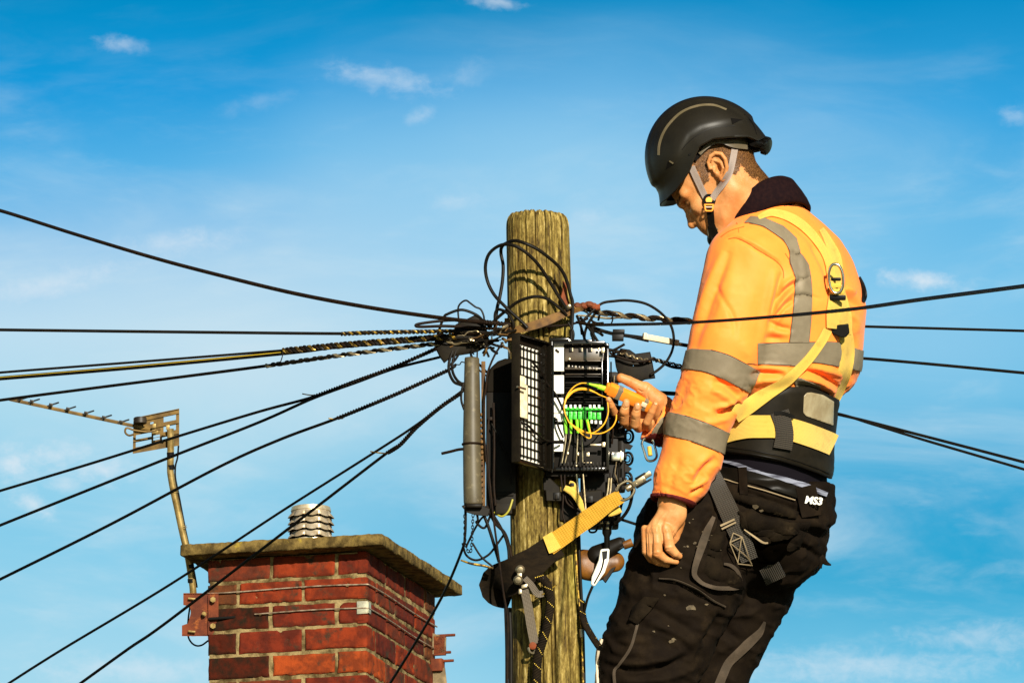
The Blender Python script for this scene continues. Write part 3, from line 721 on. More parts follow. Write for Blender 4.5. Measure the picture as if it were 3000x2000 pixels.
# 2-d distances, vectorised: signed distance inside a closed outline (+ inside) and distance to an open line
def poly_sd(p, poly):
    poly = np.asarray(poly, float); n = len(poly); d = np.full(len(p), 1e9); ins = np.zeros(len(p), bool)
    for i in range(n):
        a = poly[i]; b = poly[(i+1) % n]; ab = b-a; t = np.clip(((p-a)@ab)/(ab@ab+1e-9), 0, 1); q = p-(a+t[:, None]*ab); d = np.minimum(d, (q**2).sum(1))
        c = (a[1] > p[:, 1]) != (b[1] > p[:, 1]); xi = (b[0]-a[0])*(p[:, 1]-a[1])/((b[1]-a[1]) if b[1] != a[1] else 1e-9)+a[0]; ins ^= c & (p[:, 0] < xi)
    d = np.sqrt(d); return np.where(ins, d, -d)
def line_d(p, line):
    line = np.asarray(line, float); d = np.full(len(p), 1e9); tt = np.zeros(len(p)); sg = np.zeros(len(p))
    for i in range(len(line)-1):
        a, b = line[i], line[i+1]; ab = b-a; t = np.clip(((p-a)@ab)/(ab@ab+1e-9), 0, 1); q = p-(a+t[:, None]*ab); e = np.sqrt((q**2).sum(1)); m = e < d
        d = np.where(m, e, d); tt = np.where(m, (i+t)/(len(line)-1), tt); cr = ab[0]*q[:, 1]-ab[1]*q[:, 0]; sg = np.where(m, np.sign(cr), sg)
    return d, tt, sg
def clip_mesh(V, F, f):
    """part of the mesh where vertex field f > 0 (exact cut along the zero line)"""
    if F.shape[1] == 4: T = np.concatenate([F[:, [0, 1, 2]], F[:, [0, 2, 3]]])
    else: T = F
    pos = f > 0; c = pos[T].sum(1); full = T[c == 3]; part = T[(c == 1) | (c == 2)]
    newv = []; em = {}; nv = len(V); out = full.tolist()
    def cutv(a, b):
        k = (a, b) if a < b else (b, a)
        if k not in em: t = f[a]/(f[a]-f[b]); em[k] = nv+len(newv); newv.append(V[a]+(V[b]-V[a])*t)
        return em[k]
    for tri in part.tolist():
        r = []
        for i in range(3):
            a, b = tri[i], tri[(i+1) % 3]
            if pos[a]: r.append(a)
            if pos[a] != pos[b]: r.append(cutv(a, b))
        if len(r) == 3: out.append(r)
        elif len(r) == 4: out.append([r[0], r[1], r[2]]); out.append([r[0], r[2], r[3]])
    A = np.concatenate([V, np.array(newv)]) if newv else V
    T = np.array(out, dtype=np.int64)
    if len(T) == 0: return np.zeros((0, 3)), np.zeros((0, 3), int)
    used = np.unique(T); mp = np.full(len(A), -1); mp[used] = np.arange(len(used)); return A[used], mp[T]
def shell(V, F, f, off, th):
    """clipped skin lifted by off and closed to a sheet of thickness th"""
    if not isinstance(off, np.ndarray): off = np.full(len(V), float(off))
    N_ = vnormals(V, F); ext = np.concatenate([V, N_, off[:, None]], 1); A, T = clip_mesh(ext, F, f)
    if len(T) == 0: return A[:, :3], T
    Nn = A[:, 3:6]/(np.linalg.norm(A[:, 3:6], axis=1)[:, None]+1e-9); top = A[:, :3]+Nn*(A[:, 6:7]+th); bot = A[:, :3]+Nn*A[:, 6:7]
    n = len(top); e = np.concatenate([T[:, [0, 1]], T[:, [1, 2]], T[:, [2, 0]]]); key = np.sort(e, 1); _, inv, cnt = np.unique(key, axis=0, return_inverse=True, return_counts=True)
    be = e[cnt[inv.ravel()] == 1]; faces = T.tolist()+(T[:, ::-1]+n).tolist()
    side = [(b, a, a+n, b+n) for a, b in be.tolist()]
    return np.concatenate([top, bot]), faces+side
def pxobj(name, V, F, mats, parent=None, **kw):
    """make an object from pixel-space geometry"""
    Wd = PP(V); F = [tuple(f) for f in (F.tolist() if isinstance(F, np.ndarray) else F)]
    kw.setdefault('auto', 180); return mkobj(name, Wd, F, mats, parent, True, **kw)
def ribbon(line, wid, surf, off=3.0, th=3.0, nx=6, step=8.0, smooth=3, wfun=None, taper=None):
    """strap laid over a surface: line in (u, v) [or (u, v, w)], width in px; returns pixel-space verts, faces, uvs"""
    p = smooth_path(line, n=14); p2 = p[:, :2]; L = np.concatenate([[0], np.cumsum(np.linalg.norm(np.diff(p2, axis=0), axis=1))])
    n = max(int(L[-1]/step), 2); s = np.linspace(0, L[-1], n+1); c = np.stack([np.interp(s, L, p[:, i]) for i in range(p.shape[1])], 1)
    t = np.gradient(c[:, :2], axis=0); t /= np.linalg.norm(t, axis=1)[:, None]; nr = np.stack([-t[:, 1], t[:, 0]], 1)
    wd = np.full(n+1, float(wid)) if np.isscalar(wid) else np.interp(s/L[-1], np.linspace(0, 1, len(wid)), wid)
    Wm = np.full((n+1, nx+1), np.nan); UV = np.zeros((n+1, nx+1, 2))
    for i in range(n+1):
        for j in range(nx+1):
            q = c[i, :2]+nr[i]*wd[i]*(j/nx-0.5); UV[i, j] = q
            if surf is not None:
                w = None
                for sf in (surf if isinstance(surf, list) else [surf]):
                    w_ = front_w(sf, q[0], q[1]); w = w_ if w is None else (w if w_ is None else min(w, w_))
                if w is not None: Wm[i, j] = w
            else: Wm[i, j] = c[i, 2]
    idx = np.arange(n+1)
    row = np.nanmedian(Wm, axis=1) if np.isfinite(Wm).any() else np.zeros(n+1)
    good = np.isfinite(row); row = np.interp(idx, idx[good], row[good])
    for i in range(n+1):
        for j in range(nx+1):
            if not np.isfinite(Wm[i, j]): Wm[i, j] = row[i]
            Wm[i, j] = np.clip(Wm[i, j], row[i]-40, row[i]+40)
    for _ in range(smooth):
        Q = np.pad(Wm, 1, mode='edge'); Wm = (Q[1:-1, 1:-1]*2+Q[:-2, 1:-1]+Q[2:, 1:-1]+Q[1:-1, :-2]+Q[1:-1, 2:])/6
    if p.shape[1] == 3 and surf is not None: Wm = Wm + c[:, 2:3]
    V = np.concatenate([UV, Wm[:, :, None]-off], 2).reshape(-1, 3); F = [(i*(nx+1)+j, i*(nx+1)+j+1, (i+1)*(nx+1)+j+1, (i+1)*(nx+1)+j) for i in range(n) for j in range(nx)]
    F = np.array(F); N_ = vnormals(V, F)
    if N_[:, 2].mean() > 0: N_ = -N_; F = F[:, ::-1]
    bot = V; top = V+N_*th; m = len(V); faces = F.tolist()
    faces2 = [tuple(f) for f in faces]+[tuple(q+m for q in f[::-1]) for f in faces]
    e = np.concatenate([F[:, [0, 1]], F[:, [1, 2]], F[:, [2, 3]], F[:, [3, 0]]]); key = np.sort(e, 1); _, inv, cnt = np.unique(key, axis=0, return_inverse=True, return_counts=True)
    side = [(b, a, a+m, b+m) for a, b in e[cnt[inv.ravel()] == 1].tolist()]
    uv = np.stack([np.repeat(s, nx+1), np.tile(np.linspace(0, 1, nx+1), n+1)*np.repeat(wd, nx+1)], 1)
    return np.concatenate([top, bot]), faces2+side, np.concatenate([uv, uv])
def set_uv(o, uv):
    me = o.data; lay = me.uv_layers.new(name='UVMap'); li = np.zeros(len(me.loops), dtype=np.int32); me.loops.foreach_get('vertex_index', li)
    lay.data.foreach_set('uv', (uv[li]/S0).astype(np.float32).ravel())
def strap(name, line, wid, surf, mats, parent, off=3.0, th=3.0, **kw):
    rk = {k: kw.pop(k) for k in ('nx', 'step', 'smooth') if k in kw}
    V, F, uv = ribbon(line, wid, surf, off, th, **rk); o = pxobj(name, V, F, mats, parent, **kw); 
    try: o.data.set_sharp_from_angle(angle=math.radians(50))
    except Exception: pass
    set_uv(o, uv); return o
def webmat(name, col, col2, rough=0.65, pitch=0.0022, axis='X', depth=0.6, along=True):
    """woven webbing: ribs across the strap, from the strap's own uv (metres)"""
    m = bpy.data.materials.new(name); m.use_nodes = True; t = m.node_tree; t.nodes.clear(); N = NT(t)
    b = N.n('ShaderNodeBsdfPrincipled'); o = N.n('ShaderNodeOutputMaterial'); N.l(b.outputs[0], o.inputs[0]); b.inputs['Roughness'].default_value = rough
    b.inputs['Sheen Weight'].default_value = 0.15; b.inputs['Specular IOR Level'].default_value = 0.35
    uv = N.n('ShaderNodeUVMap'); uv.uv_map = 'UVMap'; sp = N.n('ShaderNodeSeparateXYZ'); N.l(uv.outputs[0], sp.inputs[0])
    tc = N.n('ShaderNodeTexCoord')
    wv = N.m('SINE', N.m('MULTIPLY', sp.outputs[0 if along else 1], 2*math.pi/pitch)); wv2 = N.m('SINE', N.m('MULTIPLY', sp.outputs[1 if along else 0], 2*math.pi/(pitch*1.3)))
    f = N.mr(wv, -1, 1); n = N.noise(tc.outputs['Object'], 45, 5, 0.6)
    c = N.mix(N.m('MULTIPLY', f, 0.55), col, col2); c = N.mix(N.mr(n, 0.5, 0.8), c, N.mix(1.0, c, (0.82, 0.76, 0.66), 'MULTIPLY')); N.l(c, b.inputs['Base Color'])
    bn = N.n('ShaderNodeBump'); bn.inputs['Strength'].default_value = depth; bn.inputs['Distance'].default_value = 0.0008
    N.l(N.m('ADD', wv, N.m('MULTIPLY', wv2, 0.4)), bn.inputs['Height']); N.l(bn.outputs[0], b.inputs['Normal']); return m
# ------------------------------------------------------------------ the man
M_orange = mat('hi_vis_orange', (1.0, 0.255, 0.036), 0.6, col2=(1.0, 0.225, 0.026), nscale=7, bump=0.3, bscale=420, bdist=0.0006, sheen=0.1, spec=0.2, fmin=.3, fmax=.7)
M_reflect = mat('reflective_tape', (0.205, 0.165, 0.105), 0.55, 0.1, col2=(0.165, 0.130, 0.082), nscale=14, bump=0.35, bscale=600, bdist=0.0006, col3=(0.27, 0.225, 0.15), n3scale=30, n3=(.6, .85), spec=.2)
M_pipe = mat('dark_red_piping', (0.10, 0.006, 0.004), 0.8)
M_collar = mat('dark_collar_fleece', (0.014, 0.004, 0.006), 0.9, col2=(0.026, 0.008, 0.008), nscale=120, bump=0.4, bscale=300, bdist=0.001)
M_skin = mat('skin', (0.55, 0.25, 0.088), 0.5, col2=(0.48, 0.185, 0.052), nscale=26, bump=0.45, bscale=230, bdist=0.0009, sss=0.06, col3=(0.50, 0.17, 0.055), n3scale=18, n3=(.56, .8), spec=0.3)
M_trouser = mat('black_work_cloth', (0.013, 0.0070, 0.003), 0.85, col2=(0.021, 0.0122, 0.0052), nscale=26, bump=0.35, bscale=240, bdist=0.001, col3=(0.05, 0.030, 0.013), n3scale=11, n3=(.52, .8), spec=0.08)
M_tgrey = mat('grey_trouser_trim', (0.062, 0.042, 0.025), 0.85, col2=(0.038, 0.026, 0.015), nscale=30, bump=0.3, bscale=200, bdist=0.001)
M_pad = mat('black_padded_belt', (0.022, 0.017, 0.010), 0.5, col2=(0.034, 0.026, 0.015), nscale=20, bump=0.2, bscale=200, bdist=0.0008)
M_shirt = mat('navy_tee', (0.010, 0.007, 0.012), 0.9, bump=0.3, bscale=150, bdist=0.001)
M_leather = mat('black_leather', (0.014, 0.011, 0.007), 0.4, bump=0.2, bscale=120, bdist=0.0006)
M_yweb = webmat('yellow_webbing', (0.72, 0.47, 0.075), (0.48, 0.29, 0.03))
M_bweb = webmat('black_webbing', (0.034, 0.024, 0.012), (0.004, 0.003, 0.002), pitch=0.0042, depth=1.0)
M_black = mat('black_plastic', (0.012, 0.010, 0.008), 0.42)
M_blackgloss = mat('gloss_black_plastic', (0.010, 0.009, 0.007), 0.2, spec=0.6)
M_chrome = mat('polished_steel', (0.75, 0.68, 0.55), 0.18, 1.0)
M_stitch = mat('pale_stitching', (0.22, 0.16, 0.085), 0.8)
def plane_cut(V, F, pt, n): pass

MAN = thing('person', 'worker in orange hi-vis jacket, black helmet and yellow harness looking down at a hand-held tester', 'person', P1(2200, 2330, 0))
# ---- jacket
J = Field((1830, 560, -345), (2560, 1500, 300), 4.2)
YAW = math.radians(35)
J.loft([(575, 2268, 20, 60, 50), (600, 2268, 20, 90, 70), (630, 2270, 20, 140, 92), (660, 2275, 20, 186, 110), (700, 2285, 20, 226, 134), (760, 2300, 20, 245, 155), (840, 2316, 20, 255, 170), (900, 2326, 20, 255, 177), (1000, 2319, 20, 250, 178),
        (1090, 2313, 20, 245, 174), (1130, 2303, 20, 232, 160), (1165, 2290, 24, 206, 144), (1200, 2276, 22, 180, 128)], YAW, pw=2.25)
sh = [(2188, 775, -125), (2130, 1010, -185), (2084, 1150, -200), (2042, 1255, -210), (2028, 1335, -215), (1998, 1400, -220), (1961, 1476, -226)]
J2 = Field((1830, 560, -345), (2560, 1500, 300), 4.2)
J2.chain(sh, [122, 112, 101, 92, 90, 82, 58], 0, 6, flat=((0, 0, 1), 1.12))
J2.cut((1961, 1468, -225), (-.209, .96, -.22))
J2.cone((1985, 1400, -222), (1960, 1478, -227), 46, 54, 0, 'cut')
h = np.clip(0.5+0.5*(J.d-J2.d)/26, 0, 1); J.d = J.d*(1-h)+J2.d*h-26*h*(1-h)
JF = Field((1830, 560, -345), (2560, 1500, 300), 4.2)
JF.chain([(2375, 790, 170), (2150, 1325, 60), (1905, 1232, -95)], [92, 72, 58], 0, 6)
JF.cut((1912, 1236, -95), (-.80, -.55, -.22)); JF.cone((1960, 1262, -75), (1885, 1222, -102), 44, 52, 0, 'cut')
h = np.clip(0.5+0.5*(J.d-JF.d)/16, 0, 1); J.d = J.d*(1-h)+JF.d*h-16*h*(1-h)
J.cone((2256, 632, 20), (2215, 552, 15), 82, 84, 6, 'cut')           # neck opening
JV, JFc = J.mesh(2)
def lap_scalar(x, F, it):
    e = quad_edges(F); n = len(x); deg = np.maximum(np.bincount(e.ravel(), minlength=n), 1)
    for _ in range(it): x = 0.4*x+0.6*(np.bincount(e[:, 0], x[e[:, 1]], n)+np.bincount(e[:, 1], x[e[:, 0]], n))/deg
    return x
def folds(V, N_, items, side=-0.15):
    d = np.zeros(len(V)); p = V[:, :2]; m = N_[:, 2] < side
    for line, amp, wd in items:
        ln = smooth_path(line, n=5) if len(line) > 2 else np.array(line, float)
        lo = ln.min(0)-4*wd; hi = ln.max(0)+4*wd; s = m & (p > lo).all(1) & (p < hi).all(1)
        if not s.any(): continue
        q, t, _ = line_d(p[s], ln); e = np.sin(np.pi*np.clip(t, 0.0, 1.0))**0.5*0.85+0.15
        x = q/wd; d[s] += amp*e*np.exp(-x*x)
    return d
jn = vnormals(JV, JFc)
jf = [([(2134, 702), (2157, 698), (2190, 712), (2218, 730), (2250, 750), (2280, 770), (2296, 800)], -5, 5), ([(2134, 694), (2170, 694), (2225, 722), (2285, 760)], 3, 8),
      ([(2136, 735), (2112, 800), (2092, 850), (2070, 915), (2050, 965), (2032, 1020)], -9, 13), ([(2118, 735), (2090, 800), (2060, 880), (2036, 950)], 6, 12),
      ([(2336, 812), (2312, 826), (2290, 846)], 9, 9), ([(2334, 826), (2310, 842), (2288, 868), (2276, 886)], -13, 8), ([(2322, 852), (2300, 872), (2276, 905), (2262, 925)], 9, 8), ([(2326, 876), (2300, 895), (2270, 930)], -9, 7),
      ([(2250, 940), (2285, 958), (2318, 964)], -9, 7), ([(2245, 968), (2280, 975), (2314, 980)], 6, 9), ([(2240, 990), (2290, 992)], -5, 7), ([(2300, 900), (2280, 935), (2262, 970)], 6, 8),
      ([(2270, 790), (2262, 840), (2248, 900), (2238, 960), (2230, 1010)], 7, 12), ([(2290, 800), (2276, 860), (2258, 930)], -8, 7),
      ([(2090, 1116), (2118, 1124), (2145, 1142), (2166, 1165)], -13, 11), ([(2085, 1140), (2120, 1158), (2150, 1180)], 9, 12), ([(2098, 1214), (2130, 1206), (2158, 1194), (2172, 1180)], -15, 10), ([(2090, 1196), (2125, 1188), (2160, 1172)], 8, 9),
      ([(2060, 1240), (2100, 1235), (2140, 1225)], 5, 10), ([(2100, 1340), (2070, 1366), (2050, 1392), (2035, 1425)], -11, 12), ([(2085, 1332), (2050, 1362), (2020, 1400)], 6, 13), ([(2060, 1425), (2040, 1438), (2020, 1448)], -8, 6), ([(2075, 1400), (2045, 1420), (2022, 1432)], 6, 7),
      ([(1990, 1340), (1975, 1390), (1955, 1440)], -5, 12), ([(2010, 1110), (1995, 1160), (1972, 1215)], -6, 14),
      ([(2150, 800), (2130, 880), (2120, 960)], 4, 26), ([(2075, 950), (2095, 900), (2110, 850)], -3, 10), ([(2094, 835), (2120, 880), (2148, 930), (2155, 985)], -4, 8),
      ([(2330, 1105), (2380, 1110), (2420, 1128), (2446, 1150)], 12, 10), ([(2350, 1092), (2400, 1100), (2440, 1122), (2455, 1136)], -9, 8), ([(2380, 1078), (2430, 1088), (2465, 1100)], 8, 9), ([(2332, 1128), (2380, 1140), (2430, 1160)], -10, 8), ([(2360, 1085), (2410, 1092)], -6, 6),
      ([(2220, 1075), (2260, 1080), (2310, 1085)], 9, 12), ([(2190, 1120), (2230, 1112), (2280, 1108), (2320, 1090)], 12, 13), ([(2200, 1094), (2250, 1092), (2300, 1098)], -9, 9),
      ([(2470, 860), (2500, 880), (2525, 905)], -13, 9), ([(2478, 842), (2508, 858)], 7, 9), ([(2495, 980), (2500, 1010), (2490, 1060)], -8, 9), ([(2490, 920), (2510, 940), (2514, 975)], 6, 10), ([(2500, 1090), (2480, 1120), (2462, 1160)], -12, 9),
      ([(2378, 720), (2402, 760), (2420, 800), (2428, 850)], -7, 8), ([(2300, 640), (2360, 690), (2400, 740)], -4, 10), ([(2320, 868), (2370, 868), (2410, 876)], -3, 5), ([(2180, 700), (2230, 680), (2290, 690)], -3, 22),
      ([(2440, 700), (2465, 750), (2485, 810)], 3, 14), ([(2160, 720), (2175, 780), (2170, 860)], -3, 30), ([(2180, 1000), (2200, 1060), (2196, 1110)], 3, 18), ([(2344, 745), (2352, 800), (2350, 860)], 3, 9), ([(2320, 735), (2335, 745), (2345, 742)], -6, 5), ([(2326, 812), (2350, 818), (2372, 812)], -4, 5), ([(2326, 866), (2352, 862), (2378, 868)], -4, 4)]
disp = 1.35*folds(JV, jn, jf)
disp += 3.0*fbm(JV/np.array([90, 140, 80]), 2, 21)+0.8*fbm(JV/np.array([22, 40, 25]), 2, 31)
# sharp crease network: ridged noise, stronger at the elbow and waist
rid = 1-np.abs(fbm(np.stack([(JV[:, 0]+0.8*JV[:, 1])/75, (JV[:, 1]-0.5*JV[:, 0])/38, JV[:, 2]/60], 1), 3, 41))*3.2
wk = np.exp(-((JV[:, 1]-1170)/90)**2)*0.6+np.exp(-((JV[:, 1]-1400)/60)**2)*0.5+0.12*np.exp(-((JV[:, 1]-900)/120)**2)
disp += np.clip(rid, 0, 1)**1.3*6.0*wk
disp[(JV[:, 2] < -100) & (JV[:, 1] < 1050) & (JV[:, 0] < 2230)] *= 1.0
edge = 1.0
JV = JV+jn*disp[:, None]
jb = bvh_of(JV, JFc)
jacket = pxobj('hi_vis_jacket', JV, JFc, M_orange, MAN)
jn = vnormals(JV, JFc); front = np.clip((0.35-jn[:, 2])*40, -30, 30)
def panel(name, V, F, fld, mats, parent, off=1.2, th=2.0, **kw):
    A, T = shell(V, F, fld, off, th); return pxobj(name, A, T, mats, parent, **kw)
BU = [(1970, 1040), (1992, 1033), (2028, 1022), (2084, 1024), (2134, 1039), (2180, 1062), (2228, 1090), (2196, 1152), (2180, 1141), (2122, 1111), (2065, 1088), (2011, 1080), (1982, 1094), (1962, 1100)]
BL = [(1945, 1203), (1965, 1208), (2007, 1216), (2057, 1233), (2103, 1252), (2148, 1273), (2125, 1334), (2111, 1325), (2076, 1310), (2026, 1291), (1950, 1273), (1925, 1266)]
BF = [(1937, 1224), (1955, 1216), (1990, 1205), (1985, 1262), (1932, 1286), (1900, 1289), (1913, 1258)]
BT = [(2195, 1003), (2227, 1005), (2313, 1003), (2420, 1001), (2455, 1003), (2501, 1018), (2560, 1038), (2560, 1098), (2512, 1086), (2489, 1079), (2459, 1073), (2382, 1061), (2332, 1071), (2218, 1066), (2190, 1064)]
BV = [(2180, 655), (2195, 654), (2237, 664), (2294, 703), (2313, 737), (2314, 768), (2329, 810), (2328, 863), (2323, 921), (2313, 1004), (2369, 1004), (2375, 940), (2378, 867), (2375, 814), (2367, 775), (2344, 741), (2332, 699), (2294, 664), (2241, 641), (2200, 636)]
BW = [(2325, 1106), (2345, 1106), (2405, 1130), (2400, 1140), (2330, 1132)]
p2 = JV[:, :2]; armw = JV[:, 2] < -118+0.0*p2[:, 0]
isarm = (np.minimum.reduce([line_d(p2, [s_[:2] for s_ in sh])[0]-118, ]) < 0) & (JV[:, 2] < -95)
def armf(s): return np.where(s, 30.0, -30.0)
nearf = np.clip((-JV[:, 2]-60)*1.0, -30, 30); farf = np.clip(JV[:, 2]+100, -30, 30)
panel('reflective_band', JV, JFc, np.minimum(np.minimum(poly_sd(p2, BU), front), nearf), M_reflect, jacket)
panel('reflective_band', JV, JFc, np.minimum(np.minimum(poly_sd(p2, BL), front), np.clip(-JV[:, 2]-168, -30, 30)), M_reflect, jacket)
panel('reflective_band', JV, JFc, np.minimum(poly_sd(p2, BF), np.clip(JV[:, 2]+168, -30, 30)), M_reflect, jacket)
tors = np.clip((JV[:, 2]+262), -30, 30)
BTs = poly_sd(p2, BT)
dseam = line_d(p2, [(2222, 995), (2218, 1010), (2214, 1070)])
panel('reflective_band', JV, JFc, np.minimum.reduce([BTs, np.clip(0.62*30-jn[:, 2]*30, -30, 30), p2[:, 0]-2219]), M_reflect, jacket)
panel('reflective_band', JV, JFc, np.minimum(poly_sd(p2, BV), front), M_reflect, jacket, off=2.4)
panel('reflective_band', JV, JFc, np.minimum(poly_sd(p2, BW), front), M_reflect, jacket)
# dark piping at the near and far cuffs
cn = (p2[:, 0]-1961)*-.209+(p2[:, 1]-1468)*.96+(JV[:, 2]+225)*-.22
panel('cuff_piping', JV, JFc, np.where((JV[:, 2] < -100) & (p2[:, 1] > 1400), cn+9, -30.0), M_pipe, jacket, off=1.0, th=2.5)
cf = (p2[:, 0]-1912)*-.80+(p2[:, 1]-1236)*-.55+(JV[:, 2]+95)*-.22
lowf = (p2[:, 1]-1272)
panel('cuff_piping', JV, JFc, np.minimum(np.where((JV[:, 2] > -168) & (p2[:, 0] < 1990), cf+60, -30.0), np.where(jn[:, 1] > .55, 5.0, -5.0)), M_pipe, jacket, off=1.0, th=2.5)
# knitted / fleece collar: a band standing round the neck
def collar():
    th = np.linspace(0, 2*math.pi, 72, endpoint=False); c = np.array([2243, 626, 20.0]); A = np.array([98, -58, 12.0]); B = np.array([-24, -44, -92.0])
    ax = np.array([.30, .55, -.02])*1.0
    V = []; F = []; prof = [(-40, -8), (-42, -2), (-34, 6), (0, 13), (22, 15), (42, 14), (46, 8), (44, 0), (20, -3), (0, -5)]
    axn = np.array([-.46, -.86, .18]); axn /= np.linalg.norm(axn)
    for t in th:
        rad = A*math.cos(t)+B*math.sin(t); rn = rad/np.linalg.norm(rad)
        for (hh, oo) in prof:
            drape = 1.0+0.10*math.sin(t*2+.6)
            V.append(c+rad - axn*hh*drape + rn*oo)
    n = len(prof); V = np.array(V)
    V[:, :] += (1.6*fbm(V/30.0, 2, 77))[:, None]*np.array([.4, -.5, -.6])
    for i in range(72):
        for j in range(n): F.append((i*n+j, i*n+(j+1) % n, ((i+1) % 72)*n+(j+1) % n, ((i+1) % 72)*n+j))
    F = np.array(F); N_ = vnormals(V, F); ctr = c
    if ((V-c)*N_).sum(1)[np.arange(len(V)) % n == 3].mean() < 0: F = F[:, ::-1]
    V2, F2 = V, F
    o = pxobj('collar', V2, F2, M_collar, jacket); return bvh_of(V2, F2)
cb = collar()
M_seam = mat('seam_thread_orange', (0.62, 0.10, 0.008), 0.8)
for ln in ([(2134, 700), (2157, 697), (2190, 711), (2218, 730), (2250, 749), (2278, 768), (2294, 790), (2296, 815)], [(2112, 694), (2140, 676), (2180, 664)], [(2158, 652), (2162, 664), (2166, 690)], [(2300, 742), (2312, 760)]):
    strap('stitched_seam', ln, 1.8, [jb], M_seam, jacket, off=0.5, th=1.2, nx=2)
M_bedge = mat('band_edge_stitch', (0.09, 0.06, 0.03), 0.8)
for bp, a, b in ((BU, 3, 6), (BU, 8, 11), (BL, 2, 5), (BL, 7, 9), (BV, 1, 9), (BV, 10, 18), (BT, 1, 5), (BT, 10, 14)):
    ctr_ = np.mean(bp, 0); ln = [tuple(np.array(q)+(ctr_-np.array(q))*.0+np.array([0, 0])) for q in bp[a:b+1]]; strap('band_stitching', ln, 1.5, [jb], M_bedge, jacket, off=4.2, th=1.0, nx=2)
# ---- waist: tee shirt, padded belt
Wst = Field((2010, 1090, -260), (2480, 1520, 260), 5.0)
Wst.loft([(1085, 2286, 16, 192, 162), (1150, 2270, 12, 194, 164), (1210, 2258, 8, 192, 160), (1300, 2254, 0, 184, 155), (1400, 2247, 0, 186, 160), (1515, 2236, 0, 194, 172)], YAW, pw=2.3)
WV, WF = Wst.mesh(2); wn = vnormals(WV, WF); WV = WV+wn*(3*fbm(WV/np.array([80, 22, 80]), 3, 5))[:, None]*np.clip((WV[:, 1:2]-1300)/80, 0, 1)
pxobj('tee_shirt', WV, WF, M_shirt, MAN)
wp = WV[:, :2]; 
# heights of the wrap-around bands are level rings in the world: v grows with depth
vt = np.interp(wp[:, 0], [2080, 2130, 2250, 2310, 2370, 2443, 2480], [1200, 1180, 1150, 1132, 1132, 1166, 1190]); vb = np.interp(wp[:, 0], [2080, 2114, 2200, 2280, 2340, 2400, 2438, 2480], [1322, 1325, 1336, 1352, 1370, 1392, 1409, 1425])
ff = np.where(WV[:, 2] > 20, 1.0, 0.0); vt = vt+ff*40; vb = vb+ff*40*0
padf = np.minimum(wp[:, 1]-vt, vb-wp[:, 1])
puff = 8+5*np.clip(padf/14, 0, 1)
A, T = shell(WV, WF, padf, puff, 6.0); pad = pxobj('padded_belt', A, T, M_pad, None) if False else None
HAR = pxobj('harness_back_pad', A, T, M_pad, MAN)
n_ = len(A)//2; Tt = np.array([t for t in T if len(t) == 3 and max(t) < n_]); pb = bvh_of(A[:n_], Tt)
# bound edges of the pad
def edge_line(us, vfun, name, r, m, off):
    pts = []
    for u in us:
        w = front_w(pb, u, vfun(u)) 
        if w is not None: pts.append((u, vfun(u), w-off))
    g = G(); g.tube(PP(smooth_path(pts, n=3)), r/S0, 8); return g.obj(name, m, HAR)
edge_line(np.arange(2116, 2434, 8), lambda u: np.interp(u, [2080, 2114, 2200, 2280, 2340, 2400, 2438], [1322, 1325, 1336, 1352, 1370, 1392, 1409])-7, 'edge_binding', 3.5, M_leather, 1)
edge_line(np.arange(2116, 2434, 8), lambda u: np.interp(u, [2080, 2114, 2200, 2280, 2340, 2400, 2438], [1322, 1325, 1336, 1352, 1370, 1392, 1409])-18, 'stitched_groove', 1.6, M_black, 0)
# yellow harness straps lying on jacket and pad
S_ = [jb, pb]
strap('waist_strap', [(2118, 1268), (2150, 1257), (2190, 1250), (2230, 1249), (2275, 1250), (2325, 1260), (2380, 1278), (2424, 1295), (2441, 1303)], [62, 66, 66, 66, 65, 65, 65, 64, 64], [pb], M_yweb, HAR, off=4, th=4)
strap('shoulder_strap', [(2222, 640), (2240, 631), (2264, 625), (2306, 635), (2340, 654), (2371, 681), (2398, 714), (2417, 745), (2428, 775), (2434, 812), (2436, 850)], [12, 20, 24, 26, 26, 25, 23, 22, 22, 24, 24], [jb], M_yweb, HAR, off=4, th=4)
strap('shoulder_strap', [(2404, 672), (2416, 690), (2430, 718), (2444, 750), (2449, 790), (2451, 850)], [14, 22, 30, 36, 36, 34], [jb], M_yweb, HAR, off=5, th=4)
strap('back_strap', [(2452, 838), (2446, 880), (2440, 920), (2436, 962)], [42, 40, 40, 30], [jb], M_yweb, HAR, off=10, th=4)
strap('back_strap', [(2448, 838), (2462, 890), (2473, 935), (2472, 978)], [40, 42, 42, 40], [jb], M_yweb, HAR, off=7, th=4)
strap('lower_strap', [(2424, 965), (2406, 1000), (2370, 1050), (2330, 1092), (2290, 1126), (2240, 1158), (2195, 1188), (2150, 1215)], [26, 26, 27, 29, 32, 40, 46, 48], S_, M_yweb, HAR, off=6, th=4, smooth=8)
strap('lower_strap', [(2474, 970), (2479, 1000), (2480, 1040), (2472, 1095), (2458, 1145), (2446, 1186)], [40, 42, 42, 38, 26, 12], [jb], M_yweb, HAR, off=6, th=4, smooth=8)
strap('strap_keeper', [(2284, 1206), (2294, 1240), (2298, 1275), (2292, 1314)], [54, 50, 52, 54], [pb], M_bweb, HAR, off=10, th=4)
strap('strap_keeper_end', [(2268, 1210), (2296, 1210), (2326, 1222)], 10, [pb], M_black, HAR, off=14, th=3)
